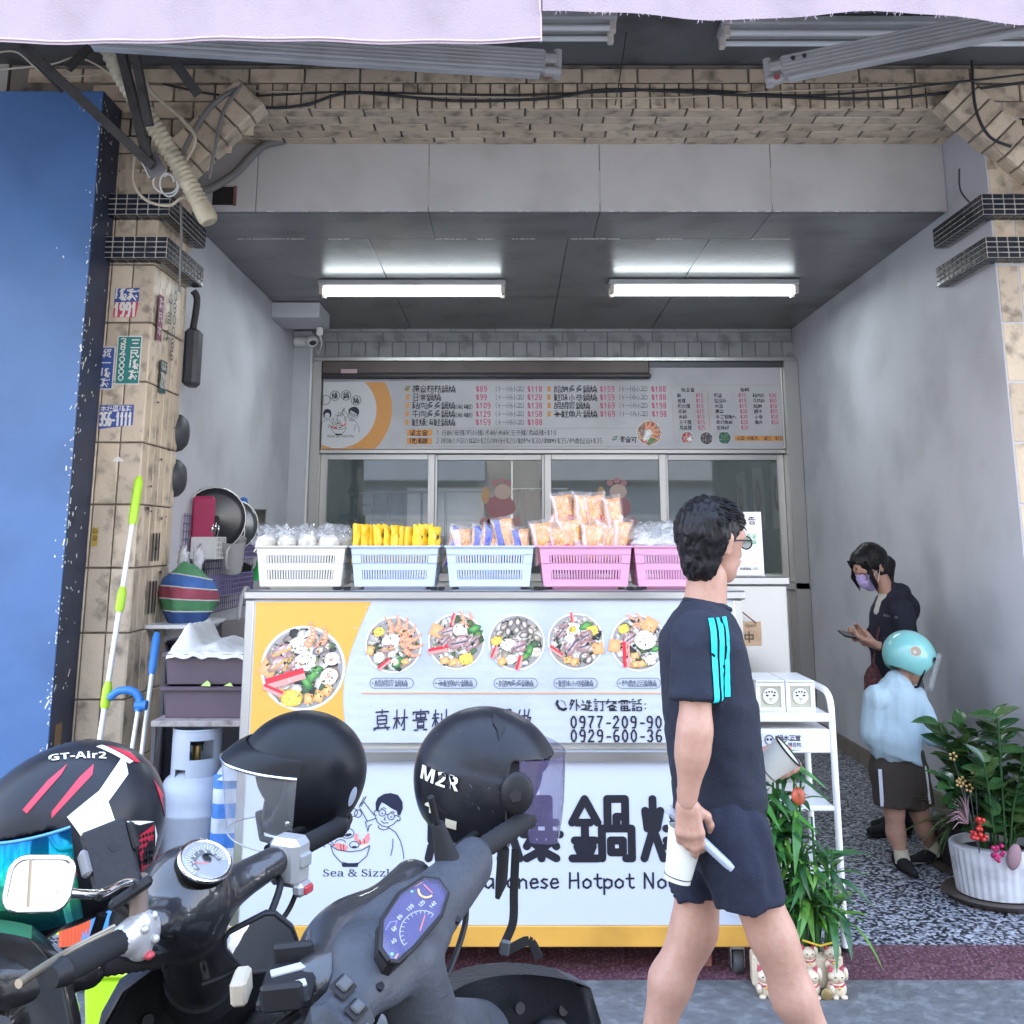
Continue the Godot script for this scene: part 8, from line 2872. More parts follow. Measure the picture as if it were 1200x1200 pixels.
func build_woman() -> void:
	var skin: Material = m("skin")
	var up := Vector3.UP
	var t := thing("person","person in a dark hooded jacket and lilac mask looking down at a phone","person")
	var fwd := V(-0.96,0,0.28).normalized()
	var rt := fwd.cross(up)
	var hc := V(2.055,1.455,-5.90)
	var hf := V(-0.78,-0.52,0.34).normalized()
	var hu := (up - hf * hf.dot(up)).normalized()
	var nk := V(2.155,1.30,-5.93)
	var ch := V(2.17,1.10,-5.93)
	var shL := V(2.165,1.215,-5.79)
	var elL := V(2.19,0.985,-5.72)
	var wrL := V(2.00,1.04,-5.74)
	var shR := V(2.19,1.215,-6.08)
	var elR := V(2.16,0.99,-6.12)
	var wrR := V(2.00,1.07,-5.95)
	var hipL := V(2.15,0.80,-5.83)
	var hipR := V(2.16,0.80,-6.00)
	var body := B.new()
	body.add(flesh([
		[V(2.16,0.82,-5.92),ch,0.11,0.12,fwd,0.8],[shL,shR,0.045,0.045],[nk + V(0.02,-0.06,0),hc - hu * 0.05 - hf * 0.02,0.048,0.046],
		[shL,elL,0.04,0.036],[elL,wrL,0.036,0.024],[shR,elR,0.04,0.036],[elR,wrR,0.036,0.024],
		[hipL,V(2.08,0.45,-5.84),0.07,0.05],[V(2.08,0.45,-5.84),V(2.10,0.12,-5.85),0.05,0.036],[hipR,V(2.13,0.45,-6.0),0.07,0.05],[V(2.13,0.45,-6.0),V(2.16,0.12,-6.0),0.05,0.036],
	],0.012,80.0))
	body.add(flesh(head_bones(hc,hf,hu,0.94),0.0055,110.0))
	body.add(flesh(hand_bones(wrL,V(-0.9,0.25,-0.2).normalized(),V(0.1,0.75,-0.65).normalized(),V(-0.3,0.5,0.7).normalized(),[0.55,0.6,0.65,0.7],0.9,0.8),0.0045,240.0))
	body.add(flesh(hand_bones(wrR,V(-0.88,0.1,0.4).normalized(),V(0.1,0.3,0.9).normalized(),V(-0.1,0.9,-0.3).normalized(),[0.5,0.6,0.65,0.7],0.9,0.5),0.0045,240.0))
	part(t,"body",body,skin)
	var nav := grain(m("jacket_navy",0.012,0.014,0.028,0.85),"blotch_soft",2.0,0.6,"bump_weave")
	var jk := flesh([
		[V(2.165,1.16,-5.935),V(2.165,0.78,-5.92),0.135,0.150,fwd,0.86,Plane(-up,-0.70)],[shL,shR,0.058,0.058],[nk + V(0.015,-0.035,0),nk + V(0.03,0.03,0),0.075,0.060,up,1.0,Plane((up - fwd * 0.9).normalized() * 1.0,(up - fwd * 0.9).normalized().dot(nk + V(0.03,0.06,0)))],
		[nk + V(0.075,-0.02,0.0),nk + V(0.115,-0.07,0.0),0.060,0.070,fwd,0.7],[nk + V(0.07,0.02,0.05),nk + V(0.07,0.02,-0.05),0.035,0.035],
		[shL,elL,0.060,0.058],[elL,wrL + V(0.03,0,0),0.060,0.044,up,0.95,Plane((wrL - elL).normalized(),(wrL - elL).normalized().dot(wrL - (wrL - elL).normalized() * 0.02))],
		[shR,elR,0.060,0.056],[elR,wrR + V(0.03,0,0),0.056,0.044,up,0.95,Plane((wrR - elR).normalized(),(wrR - elR).normalized().dot(wrR - (wrR - elR).normalized() * 0.02))],
	],0.011,70.0,cloth_noise(8,V(12,7,12),0.010))
	var jo := part(t,"jacket",jk,nav)
	part(jo,"chest_mark",decal(jk.generate_triangle_mesh(),PackedVector2Array([W(2.085,1.185),W(2.125,1.180),W(2.125,1.194),W(2.085,1.198)]),Transform3D(Basis(),V(0,0,-5.5)),0.015),m("mark_grey",0.10,0.11,0.13,0.6))
	part(t,"shirt",flesh([[nk + V(-0.05,-0.10,0.015),nk + V(-0.015,-0.02,0.01),0.05,0.05]],0.01,80.0),m("shirt_cream",0.45,0.42,0.36,0.9))
	var tr := flesh([
		[V(2.16,0.82,-5.92),V(2.16,0.76,-5.92),0.125,0.13,fwd,0.85],
		[hipL,V(2.07,0.45,-5.84),0.088,0.078],[V(2.07,0.45,-5.84),V(2.09,0.12,-5.85),0.078,0.070],[hipR,V(2.13,0.45,-6.0),0.088,0.078],[V(2.13,0.45,-6.0),V(2.15,0.12,-6.0),0.078,0.07],
	],0.013,70.0,cloth_noise(9,V(12,7,12),0.010))
	part(t,"trousers",tr,grain(m("trouser_black",0.012,0.012,0.016,0.9),"blotch_soft",2.0))
	shoe(t,"shoe",V(2.13,0.048,-5.85),V(-0.97,0,0.2).normalized(),up,0.24,m("black_rubber"),m("black_plastic"))
	shoe(t,"shoe",V(2.19,0.048,-6.0),V(-0.95,0,0.3).normalized(),up,0.24,m("black_rubber"),m("black_plastic"))
	# hair with fringe and ponytail
	var hb := B.new()
	var r := hf.cross(hu)
	var hfn := FastNoiseLite.new()
	hfn.seed = 14
	hfn.frequency = 1.0
	hb.add(flesh([
		[hc + hu * 0.040 - hf * 0.015,hc + hu * 0.045 + hf * 0.03,0.097,0.086,r,0.90,Plane((hf * 0.8 - hu * 0.6).normalized(),(hf * 0.8 - hu * 0.6).normalized().dot(hc + hf * 0.058 + hu * 0.028))],
		[hc + hu * 0.02 - hf * 0.035,hc - hu * 0.03 - hf * 0.045,0.082,0.06,r,0.95,Plane(hf,hf.dot(hc + hf * 0.0))],
		[hc - hu * 0.02 - hf * 0.095,hc - hu * 0.05 - hf * 0.115,0.030,0.034],[hc - hu * 0.05 - hf * 0.115,hc - hf * 0.10 - hu * 0.05 + V(0.015,-0.10,0.0),0.036,0.022],
	],0.007,90.0,func(p: Vector3) -> float: return hfn.get_noise_3d(p.x * 50.0,p.y * 20.0,p.z * 50.0) * 0.006))
	for i in 60:
		var e := rng.randf_range(-0.075,0.075)
		var p := hc + hf * 0.072 + hu * 0.082 + r * e
		hb.tube([p,hc + hf * (0.098 - absf(e) * 0.35) + hu * 0.045 + r * e * 1.05,hc + hf * (0.10 - absf(e) * 0.4) + hu * (0.005 + rng.randf_range(-0.012,0.012)) + r * e * 1.08],[0.005,0.004,0.001],4,false)
	for e in [-1.0,1.0]:
		for i in 8:
			var p: Vector3 = hc + hf * 0.05 + hu * 0.06 + r * e * 0.068
			hb.tube([p,hc + hf * (0.075 + 0.004 * i) + r * e * 0.075 - hu * 0.01,hc + hf * (0.07 + 0.004 * i) + r * e * 0.07 - hu * (0.075 + 0.004 * i)],[0.004,0.004,0.001],4,false)
	part(t,"hair",hb,m("hair_black"))
	var tie := []
	for i in 17:
		var a := TAU * i / 16.0
		tie.append(hc - hu * 0.03 - hf * 0.10 + r * cos(a) * 0.032 + hu * sin(a) * 0.032)
	part(t,"hair_tie",pipe(tie,0.009,6),m("tie_grey",0.30,0.32,0.38,0.7))
	# mask
	var mk := flesh([[hc + hf * 0.070 - hu * 0.030,hc + hf * 0.062 - hu * 0.078,0.050,0.036,r,1.05],[hc + hf * 0.095 - hu * 0.012,hc + hf * 0.098 - hu * 0.045,0.018,0.022]],0.005,80.0,cloth_noise(2,V(30,60,30),0.004))
	var mo := part(t,"mask",mk,grain(m("mask_lilac",0.46,0.36,0.62,0.8),"blotch",6.0))
	for e in [-1.0,1.0]:
		part(mo,"ear_loop",pipe([hc + hf * 0.055 + r * e * 0.055 - hu * 0.02,hc + r * e * 0.078 + hu * 0.01,hc + hf * 0.045 + r * e * 0.055 - hu * 0.06],0.002,5),m("white_plastic"))
		var eye := B.new()
		eye.ball(hc + hf * 0.074 + r * e * 0.032 + hu * 0.006,Vector3.ONE * 0.012,10,8)
		part(t,"eye",eye,m("white_plastic"))
		var rim := []
		for i in 17:
			var a := TAU * i / 16.0
			rim.append(hc + hf * 0.106 + r * (e * 0.033 + cos(a) * 0.026) + hu * (0.004 + sin(a) * 0.02))
		part(t,"glasses_rim",pipe(rim,0.002,5),m("black_plastic"))
	# phone and shoulder bag
	var ph := thing("phone","black phone held flat in the masked person's hands","phone",V(1.885,1.085,-5.79))
	ph.rotation = V(0.35,0.25,-0.22)
	part(ph,"case",bx(Vector3.ZERO,V(0.15,0.009,0.075),0.003),m("black_plastic"))
	part(ph,"screen",bx(V(0,0.0052,0),V(0.142,0.001,0.068)),m("black_gloss"))
	var bg := thing("shoulder_bag","patterned brownish cloth bag hanging at the waiting person's front","bag",V(1.99,0.66,-5.80))
	part(bg,"pouch",lump(V(0.055,0.14,0.05),17,0.25,1.5),grain(m("bag_brown",0.30,0.22,0.20,0.85),"red_chip",2.0),V(0,0.13,0))
	part(bg,"strap",pipe([V(0.0,0.25,0),V(0.06,0.42,-0.06),V(0.16,0.62,-0.12)],0.007,6),m("bag_brown"))

func build_child() -> void:
	var up := Vector3.UP
	var t := thing("person","child in a pale blue shirt and dark shorts wearing a turquoise helmet","person")
	var skin: Material = m("skin")
	var fwd := V(0.55,0,-0.83).normalized()
	var hc := V(2.015,1.005,-5.33)
	var hf := V(0.86,-0.42,-0.30).normalized()
	var hu := (up - hf * hf.dot(up)).normalized()
	var body := B.new()
	var f0 := 0.047
	body.add(flesh([
		[V(1.91,0.50,-5.32),V(1.93,0.80,-5.32),0.09,0.10,fwd,0.8],[V(1.82,0.83,-5.27),V(2.04,0.83,-5.36),0.04,0.04],[V(1.94,0.85,-5.32),hc - hu * 0.05,0.042,0.042],
		[V(1.82,0.83,-5.27),V(1.80,0.66,-5.30),0.036,0.032],[V(1.80,0.66,-5.30),V(1.90,0.62,-5.45),0.032,0.024],
		[V(2.04,0.83,-5.34),V(2.06,0.66,-5.30),0.036,0.032],[V(2.06,0.66,-5.30),V(2.06,0.74,-5.42),0.032,0.024],
		[V(1.87,0.48,-5.31),V(1.874,0.30,-5.29),0.065,0.044],[V(1.874,0.30,-5.29),V(1.878,0.20,-5.30),0.042,0.042],[V(1.878,0.20,-5.30),V(1.888,0.09,-5.27),0.041,0.026],
		[V(1.98,0.48,-5.34),V(2.018,0.29,-5.35),0.065,0.044],[V(2.018,0.29,-5.35),V(2.045,0.20,-5.36),0.042,0.041],[V(2.045,0.20,-5.36),V(2.085,0.10,-5.38),0.040,0.027],
	],0.011,85.0))
	body.add(flesh(head_bones(hc - hu * 0.01,hf,hu,0.86),0.006,110.0))
	body.add(flesh(hand_bones(V(2.06,0.74,-5.42),V(0.1,0.9,-0.3).normalized(),V(-0.8,0,-0.5).normalized(),V(-0.3,0.2,-0.9).normalized(),[0.5,0.5,0.5,0.5],0.75,0.5),0.0045,240.0))
	body.add(flesh(hand_bones(V(1.90,0.62,-5.45),V(0.6,0.2,-0.75).normalized(),V(0,0.8,-0.5).normalized(),V(0.5,0.3,0.6).normalized(),[0.5,0.5,0.5,0.5],0.75,0.5),0.0045,240.0))
	part(t,"body",body,skin)
	var sky := grain(m("shirt_pale_blue",0.44,0.58,0.66,0.85),"blotch_soft",2.0,0.5,"bump_weave")
	part(t,"shirt",flesh([
		[V(1.93,0.82,-5.32),V(1.905,0.62,-5.31),0.112,0.130,fwd,0.88],[V(1.905,0.62,-5.31),V(1.885,0.47,-5.30),0.120,0.152,fwd,0.8,Plane(V(-0.42,-1,0).normalized(),V(-0.42,-1,0).normalized().dot(V(1.86,0.575,-5.3)))],
		[V(1.82,0.832,-5.27),V(2.04,0.832,-5.36),0.058,0.058],[V(1.935,0.86,-5.32),V(1.945,0.91,-5.32),0.06,0.05],
		[V(1.81,0.83,-5.28),V(1.79,0.66,-5.30),0.056,0.056],[V(2.035,0.83,-5.31),V(2.075,0.66,-5.24),0.048,0.046],[V(2.075,0.66,-5.24),V(2.075,0.72,-5.38),0.046,0.04],
	],0.008,150.0,cloth_noise(21,V(18,2.4,18),0.010)),sky)
	var sh := flesh([
		[V(1.92,0.55,-5.32),V(1.92,0.46,-5.32),0.125,0.125,fwd,0.85],[V(1.87,0.47,-5.31),V(1.872,0.29,-5.29),0.09,0.088,up,1.0,Plane(V(0,-1,0),-0.325)],[V(1.98,0.47,-5.34),V(2.012,0.27,-5.35),0.09,0.085,up,1.0,Plane(V(0.2,-1,0).normalized(),V(0.2,-1,0).normalized().dot(V(2.0,0.305,-5.35)))],
	],0.010,70.0,cloth_noise(22,V(14,5,14),0.010))
	var so := part(t,"shorts",sh,grain(m("shorts_brown",0.050,0.038,0.030,0.9),"blotch_soft",2.0))
	part(so,"side_stripe",decal(sh.generate_triangle_mesh(),PackedVector2Array([W(2.045,0.30),W(2.06,0.30),W(2.03,0.52),W(2.015,0.52)]),Transform3D(Basis(),V(0,0,-5.0)),0.02),m("white_plastic"))
	part(t,"belt_end",bx(V(1.80,0.42,-5.24),V(0.018,0.17,0.004),0.001),m("belt_pale",0.60,0.62,0.70,0.7))
	for q in [[V(1.886,0.115,-5.27),V(1.89,0.075,-5.265)],[V(2.080,0.125,-5.375),V(2.092,0.08,-5.38)]]:
		part(t,"sock",pipe([q[0] + V(0,0.018,0),q[0],q[1]],[0.034,0.0345,0.037],16),m("sock_cream",0.55,0.50,0.38,0.9))
	shoe(t,"shoe",V(1.882,f0,-5.30),V(0.05,0,0.99).normalized(),up,0.19,m("black_rubber"),m("black_plastic"))
	shoe(t,"shoe",V(2.115,f0,-5.38),V(-0.95,0,0.25).normalized(),up,0.19,m("black_rubber"),m("sole_grey",0.32,0.32,0.33,0.6))
	# helmet
	var hl := thing("child_helmet","turquoise open face helmet with a clear visor on the child's head","helmet",Vector3.ZERO)
	var tq := m("helmet_turquoise",0.22,0.56,0.54,0.12)
	tq.clearcoat_enabled = true
	var c := hc + hu * 0.022 - hf * 0.005
	var r := hf.cross(hu)
	var shell := func(p: Vector3) -> float:
		var w := p - c
		var l := V(w.dot(r),w.dot(hu),w.dot(hf))
		var k := (l / V(0.122,0.125,0.138)).length()
		var outer := (k - 1.0) * 0.122
		var inner := ((l / V(0.108,0.110,0.124)).length() - 1.0) * 0.108
		var open := minf(l.z * 0.93 + l.y * -0.37 - 0.06 ,10.0)
		var d := maxf(outer,-inner)
		d = maxf(d,-(l.y + 0.088))
		return maxf(d,minf(open,0.030 - l.y))
	var hm := shape(shell,c - V(0.16,0.16,0.16),c + V(0.16,0.16,0.16),0.0075)
	var ho := part(hl,"shell",hm,tq)
	part(hl,"lining",flesh([[c + hu * 0.012,c - hf * 0.01 + hu * 0.012,0.096,0.096]],0.012,90.0),m("black_rubber"))
	var tm := hm.generate_triangle_mesh()
	# sticker: a plain round-bodied animal shape, generic
	var xs := Transform3D(Basis(),c + V(-0.01,0.035,0.4))
	var st := B.new()
	st.col = Color(0.55,0.52,0.45)
	decal_into(st,tm,circle(0.030,18,0,0,0.026),xs,0.01,0.0015)
	st.col = Color(0.36,0.30,0.22)
	decal_into(st,tm,circle(0.025,18,0,0,0.021),xs,0.01,0.0022)
	st.col = Color(0.55,0.52,0.45)
	decal_into(st,tm,circle(0.009,12,-0.008,-0.004),xs,0.01,0.003)
	part(ho,"sticker",st,ink())
	var sn := Transform3D(at(Vector3.ZERO,V(0.35,0.1,0.93)).basis,c + V(0.055,-0.02,0) + V(0.35,0.1,0.93) * 0.4)
	part(ho,"visor_knob",decal(tm,circle(0.014,14),sn,0.012,0.006),m("black_plastic"))
	# visor: a curved clear sheet in front of the face
	var vr := []
	for i in 9:
		var row := []
		for j in 19:
			var a := lerpf(-1.25,1.25,j / 18.0)
			var y := lerpf(0.055,-0.12,i / 8.0)
			row.append(c + r * sin(a) * 0.134 + hf * (cos(a) * 0.150 + 0.004) + hu * y)
		vr.append(row)
	var vb := B.new()
	vb.grid(vr)
	part(hl,"visor",vb,glass("visor_pale",0.75,0.85,0.88,0.25,0.02))
	part(hl,"strap",pipe([c + r * 0.105 - hu * 0.05 + hf * 0.02,c + r * 0.06 - hu * 0.13 + hf * 0.05,c - hu * 0.15 + hf * 0.06,c - r * 0.06 - hu * 0.13 + hf * 0.05,c - r * 0.105 - hu * 0.05 + hf * 0.02],0.007,6),m("black_plastic"))

func build_staff() -> void:
	for k in 2:
		var p: Vector3 = [V(0.72,0.30,-9.45),V(2.02,0.30,-9.55)][k]
		var t := thing("person",["dark haired person in black behind the pane above the ramen packs","dark haired person in black behind the last pane and the notice"][k],"person",p)
		var hc := V(0,1.50,0)
		var hf := V(0,-0.15,0.99).normalized()
		var hu := (Vector3.UP - hf * hf.y).normalized()
		var body := B.new()
		body.add(flesh([[V(0,0.9,0),V(0,1.2,0),0.13,0.14,Vector3.BACK,0.75],[V(-0.16,1.3,0),V(0.16,1.3,0),0.05,0.05],[V(0,1.3,0),hc,0.055,0.05],[V(-0.17,1.28,0),V(-0.20,1.0,0.03),0.045,0.04],[V(0.17,1.28,0),V(0.20,1.0,0.03),0.045,0.04],[V(-0.20,1.0,0.03),V(-0.10,0.95,0.24),0.038,0.03],[V(0.20,1.0,0.03),V(0.10,0.95,0.24),0.038,0.03],
			[V(-0.08,0.9,0),V(-0.09,0.1,0),0.08,0.04],[V(0.08,0.9,0),V(0.09,0.1,0),0.08,0.04],[V(-0.09,0.05,0),V(-0.09,0.03,0.12),0.04,0.03],[V(0.09,0.05,0),V(0.09,0.03,0.12),0.04,0.03]],0.02,70.0))
		body.add(flesh(head_bones(hc,hf,hu),0.009,110.0))
		part(t,"body",body,m("skin"))
		part(t,"apron",flesh([[V(0,0.6,0),V(0,1.25,0),0.16,0.155,Vector3.BACK,0.8],[V(-0.17,1.3,0),V(0.17,1.3,0),0.06,0.06]],0.02,70.0),m("shirt_navy"))
		part(t,"hair",flesh([[hc + hu * 0.045 - hf * 0.012,hc + hu * 0.05 + hf * 0.025,0.101,0.09,Vector3.RIGHT,0.92,Plane((hf * 0.7 - hu * 0.7).normalized(),(hf * 0.7 - hu * 0.7).normalized().dot(hc + hf * 0.06 + hu * 0.04))],[hc - hf * 0.03 + hu * 0.02,hc - hu * 0.06 - hf * 0.035,0.088,0.065,Vector3.RIGHT,0.95]],0.010,90.0),m("hair_black"))

# ---------------------------------------------------------------- scooters
func wheel(parent: Node,c: Vector3,bas: Basis,r: float) -> void:
	var xf := Transform3D(bas * Basis(Vector3.BACK,PI / 2),c)
	var tb := B.new()
	tb.lathe([W(r * 0.62,-0.035),W(r * 0.8,-0.05),W(r * 0.95,-0.042),W(r,-0.018),W(r,0.018),W(r * 0.95,0.042),W(r * 0.8,0.05),W(r * 0.62,0.035)],36,xf)
	var w := part(parent,"wheel",tb,m("black_rubber"))
	var rb := B.new()
	rb.lathe([W(0.0,-0.03),W(0.05,-0.035),W(0.06,-0.02),W(r * 0.55,-0.015),W(r * 0.63,-0.034),W(r * 0.63,0.034),W(r * 0.55,0.015),W(0.06,0.02),W(0.05,0.035),W(0.0,0.03)],30,xf)
	part(w,"rim",rb,m("alloy",0.45,0.45,0.46,0.35,0.9))

# leg shield: a curved sheet, rider side at +z, outlined by half widths at given heights
func leg_shield(parent: Node,xf: Transform3D,rows: Array,mt: Material) -> MeshInstance3D:
	var b := B.new()
	var front := []
	var back := []
	for q in rows:   # [height, half width, z]
		var fr := []
		var bk := []
		for j in 21:
			var s := lerpf(-1.0,1.0,j / 20.0)
			var z: float = q[2] + 0.07 * pow(absf(s),2.2)
			fr.append(xf * V(s * q[1],q[0],z))
			bk.append(xf * V(s * q[1] * 0.99,q[0],z - 0.055))
		bk.reverse()
		front.append(fr + bk)
	b.grid(front,true)
	# close the top
	var top: Array = front[front.size() - 1]
	for j in 20:
		b.quad(top[j],top[j + 1],top[40 - j],top[41 - j],xf.basis.y)
	return part(parent,"leg_shield",b,mt)

func lower_body(t: Node,xf: Transform3D,paint: Material,plastic: Material) -> void:
	# wheels, floor, seat and tail behind and below the handlebars; -z is ahead
	wheel(t,xf * V(0,0.23,-0.30),xf.basis,0.23)
	wheel(t,xf * V(0,0.23,0.92),xf.basis,0.23)
	var fe := []
	for q in [[V(0,0.40,-0.50),V(0,0.50,-0.30),0.06,0.08],[V(0,0.50,-0.30),V(0,0.46,-0.10),0.08,0.07]]:
		fe.append([xf * q[0],xf * q[1],q[2],q[3]])
	part(t,"front_fender",flesh(fe,0.02,50.0),paint)
	part(t,"fork",pipe([xf * V(0.07,0.25,-0.30),xf * V(0.07,0.62,-0.14)],0.02,10),m("steel"))
	part(t,"fork",pipe([xf * V(-0.07,0.25,-0.30),xf * V(-0.07,0.62,-0.14)],0.02,10),m("steel"))
	part(t,"floorboard",bx(xf * V(0,0.27,0.27),V(0.34,0.06,0.50),0.02,xf.basis),plastic)
	part(t,"body",flesh([[xf * V(0,0.40,0.50),xf * V(0,0.56,1.15),0.13,0.12],[xf * V(0,0.62,0.55),xf * V(0,0.68,1.25),0.12,0.07],[xf * V(0,0.30,0.40),xf * V(0,0.42,0.55),0.12,0.13]],0.025,40.0),paint)
	part(t,"seat",flesh([[xf * V(0,0.76,0.50),xf * V(0,0.78,1.15),0.13,0.11,Vector3.UP,0.5]],0.02,50.0),m("black_rubber"))
	part(t,"stand",pipe([xf * V(-0.08,0.24,0.5),xf * V(-0.24,0.012,0.52)],0.012,8),m("steel"))
	part(t,"tail_lamp",bx(xf * V(0,0.62,1.30),V(0.16,0.07,0.05),0.015,xf.basis),m("lamp_red",0.35,0.01,0.01,0.1))
	part(t,"engine",flesh([[xf * V(-0.06,0.26,0.60),xf * V(-0.10,0.25,0.95),0.09,0.10]],0.025,50.0),m("dark_metal"))

func grip(parent: Node,a: Vector3,b: Vector3) -> void:
	var n := 22
	var pts := []
	var rr := []
	for i in n + 1:
		pts.append(a.lerp(b,i / float(n)))
		rr.append(0.0185 if i == 0 or i == n else 0.0165 if i % 2 == 0 else 0.0150)
	var g := part(parent,"grip",pipe(pts,rr,14),m("black_rubber"))
	part(g,"bar_end",pipe([b,b.lerp(b + (b - a).normalized(),0.02)],[0.018,0.013],14),m("black_plastic"))

func build_scooters() -> void:
	var up := Vector3.UP
	var gloss: StandardMaterial3D = m("black_gloss")
	gloss.clearcoat_enabled = true
	var matt := grain(m("matt_black",0.020,0.021,0.025,0.42),"blotch_soft",3.0,0.35,"bump_fine")
	var silver := m("switch_silver",0.50,0.50,0.50,0.35,0.5)
	# ---------------- glossy black scooter in the middle
	var t := thing("scooter","glossy black classic scooter with a round chrome rimmed speedometer","scooter",Vector3.ZERO,0.0,"scooters parked in front of the stall")
	var heading := 0.47
	var bx0 := Transform3D(Basis(up,heading),V(-0.545,0,-2.00))
	lower_body(t,bx0,gloss,matt)
	leg_shield(t,bx0,[[0.22,0.14,-0.02],[0.35,0.19,-0.04],[0.55,0.205,-0.03],[0.72,0.20,0.0],[0.82,0.185,0.02],[0.87,0.16,0.03],[0.895,0.12,0.035]],matt)
	var L := V(-0.573,1.06,-1.421)
	var R := V(-0.318,1.085,-1.985)
	var bar := (R - L).normalized()
	var rider := bar.cross(up).normalized() * -1.0   # towards the rider
	if rider.x < 0.0:
		rider = -rider
	var ctr := V(-0.500,1.055,-1.675)
	var c0 := V(-0.542,0.86,-1.945)
	var cdir := (ctr - c0).normalized()
	# column and handlebar cowl in one glossy moulding
	part(t,"handlebar_cowl",flesh([
		[c0,ctr,0.060,0.056],[ctr - cdir * 0.02,ctr + up * 0.022,0.055,0.060],
		[ctr - up * 0.012,L.lerp(R,0.26),0.038,0.026,up,0.85],[ctr - up * 0.012,L.lerp(R,0.70),0.040,0.026,up,0.85],
		[ctr - rider * 0.045 - up * 0.01,ctr - rider * 0.075 - up * 0.035,0.056,0.054],
	],0.0058,80.0),gloss)
	part(t,"column_collar",pipe([c0 - cdir * 0.015,c0 + cdir * 0.012],[0.078,0.066],24),matt)
	# speedometer pod
	var dn := (up * 0.80 + rider * 0.60).normalized()
	var dx := (bar - dn * bar.dot(dn)).normalized()
	var dc := ctr + dn * 0.078 + up * 0.006 + V(-0.014,0,0) + rider * 0.006
	var dial := Transform3D(Basis(dx,dn.cross(dx),dn),dc)
	var bez := []
	for i in 41:
		var a := TAU * i / 40.0
		bez.append(dial * V(cos(a) * 0.047,sin(a) * 0.036,0.0))
	var pod := part(t,"speedometer",B.new() if false else pod_mesh(dial,0.049,0.038),m("black_plastic"))
	part(pod,"chrome_rim",pipe(bez,0.004,10),m("chrome"))
	var face := B.new()
	face.col = Color(0.22,0.23,0.25)
	face.flat(circle(0.046,40,0,0,0.035),dial,0.0)
	face.col = Color(0.55,0.56,0.58)
	for i in 25:
		var a := lerpf(PI * 1.08,-PI * 0.08,i / 24.0)
		var r0 := 0.72 if i % 2 == 0 else 0.8
		line(face,dial,[W(cos(a) * 0.041 * r0,sin(a) * 0.031 * r0 - 0.004),W(cos(a) * 0.041,sin(a) * 0.031 - 0.004)],0.0013,false,0.001)
	face.col = Color(0.03,0.03,0.035)
	var ar := []
	for i in 25:
		var a := lerpf(PI * 1.05,-PI * 0.05,i / 24.0)
		ar.append(W(cos(a) * 0.025,sin(a) * 0.0185 - 0.004))
	line(face,dial,ar,0.009,false,0.0005)
	face.col = Color(0.75,0.76,0.78)
	for i in 7:
		var a := lerpf(PI * 1.0,0.0,i / 6.0)
		write(face,dial,"%d" % (i * 2),cos(a) * 0.025 - 0.003,sin(a) * 0.019,0.0055,0.14,false,1.0,0.6,0.0012)
	face.col = Color(0.60,0.05,0.03)
	line(face,dial,[W(0,-0.006),W(-0.022,0.004)],0.002,false,0.0015)
	for s in [-1.0,1.0]:
		face.col = Color(0.12,0.12,0.13)
		face.flat(circle(0.0055,12,s * 0.034,-0.013 if s < 0 else 0.010),dial,0.001)
	part(pod,"dial",face,ink("dial_ink",0.4))
	var cov := B.new()
	var rows := []
	for i in 6:
		var row := []
		var e := i / 5.0 * 1.35
		for j in 32:
			var a := TAU * j / 32.0
			row.append(dial * V(cos(a) * 0.046 * sin(PI / 2 - e),sin(a) * 0.035 * sin(PI / 2 - e),0.004 + 0.004 * sin(e)))
		rows.append(row)
	cov.grid(rows,true)
	part(pod,"cover_glass",cov,glass("dial_glass",0.8,0.85,0.88,0.12,0.01))
	# controls and grips
	var lc := L.lerp(R,0.20)
	part(t,"switch_housing",flesh([[lc - bar * 0.018,lc + bar * 0.018,0.021,0.022],[lc + up * 0.014 + rider * 0.006,lc - up * 0.018 + rider * 0.008,0.017,0.016]],0.004,220.0),silver)
	for q in [[0.012,0.030,0.0],[-0.010,0.020,0.02],[0.008,0.0,0.03]]:
		var bt := B.new()
		bt.ball(lc + bar * q[0] + up * (q[1] * 0.9 - 0.006) + rider * (0.018 + q[2] * 0.3),V(0.006,0.006,0.006),10,8)
		part(t,"switch_button",bt,silver)
	var hb := B.new()
	hb.box(lc - up * 0.024 + rider * 0.024,V(0.014,0.010,0.016),Basis(bar,up,bar.cross(up)),0.004)
	part(t,"horn_button",hb,m("button_red",0.45,0.05,0.06,0.4))
	grip(t,L.lerp(R,0.165),L)
	part(t,"brake_lever",pipe(bend([lc - rider * 0.04 + bar * 0.0,L.lerp(R,0.1) - rider * 0.06 - up * 0.01,L - rider * 0.045 - bar * 0.03 - up * 0.01]),[0.007,0.007,0.006,0.006,0.006,0.006,0.006,0.006,0.006,0.006,0.006,0.006,0.006],8),m("lever_brass",0.45,0.38,0.28,0.35,0.8))
	var rc := L.lerp(R,0.735)
	var sw := part(t,"switch_housing",bx(rc + rider * 0.012 - up * 0.004,V(0.046,0.075,0.062),0.010,Basis(bar,up,bar.cross(up))),silver)
	var bi := Basis(bar,up,bar.cross(up))
	var tone := m("switch_grey",0.30,0.31,0.30,0.5)
	part(sw,"start_switch",bx(rc + rider * 0.045 - up * 0.0,V(0.026,0.022,0.010),0.003,bi),tone)
	part(sw,"kill_switch",bx(rc + rider * 0.040 - up * 0.044,V(0.034,0.022,0.022),0.006,bi),silver)
	part(sw,"red_button",bx(rc + rider * 0.053 - up * 0.044,V(0.022,0.014,0.008),0.003,bi),m("button_red"))
	grip(t,L.lerp(R,0.80),R)
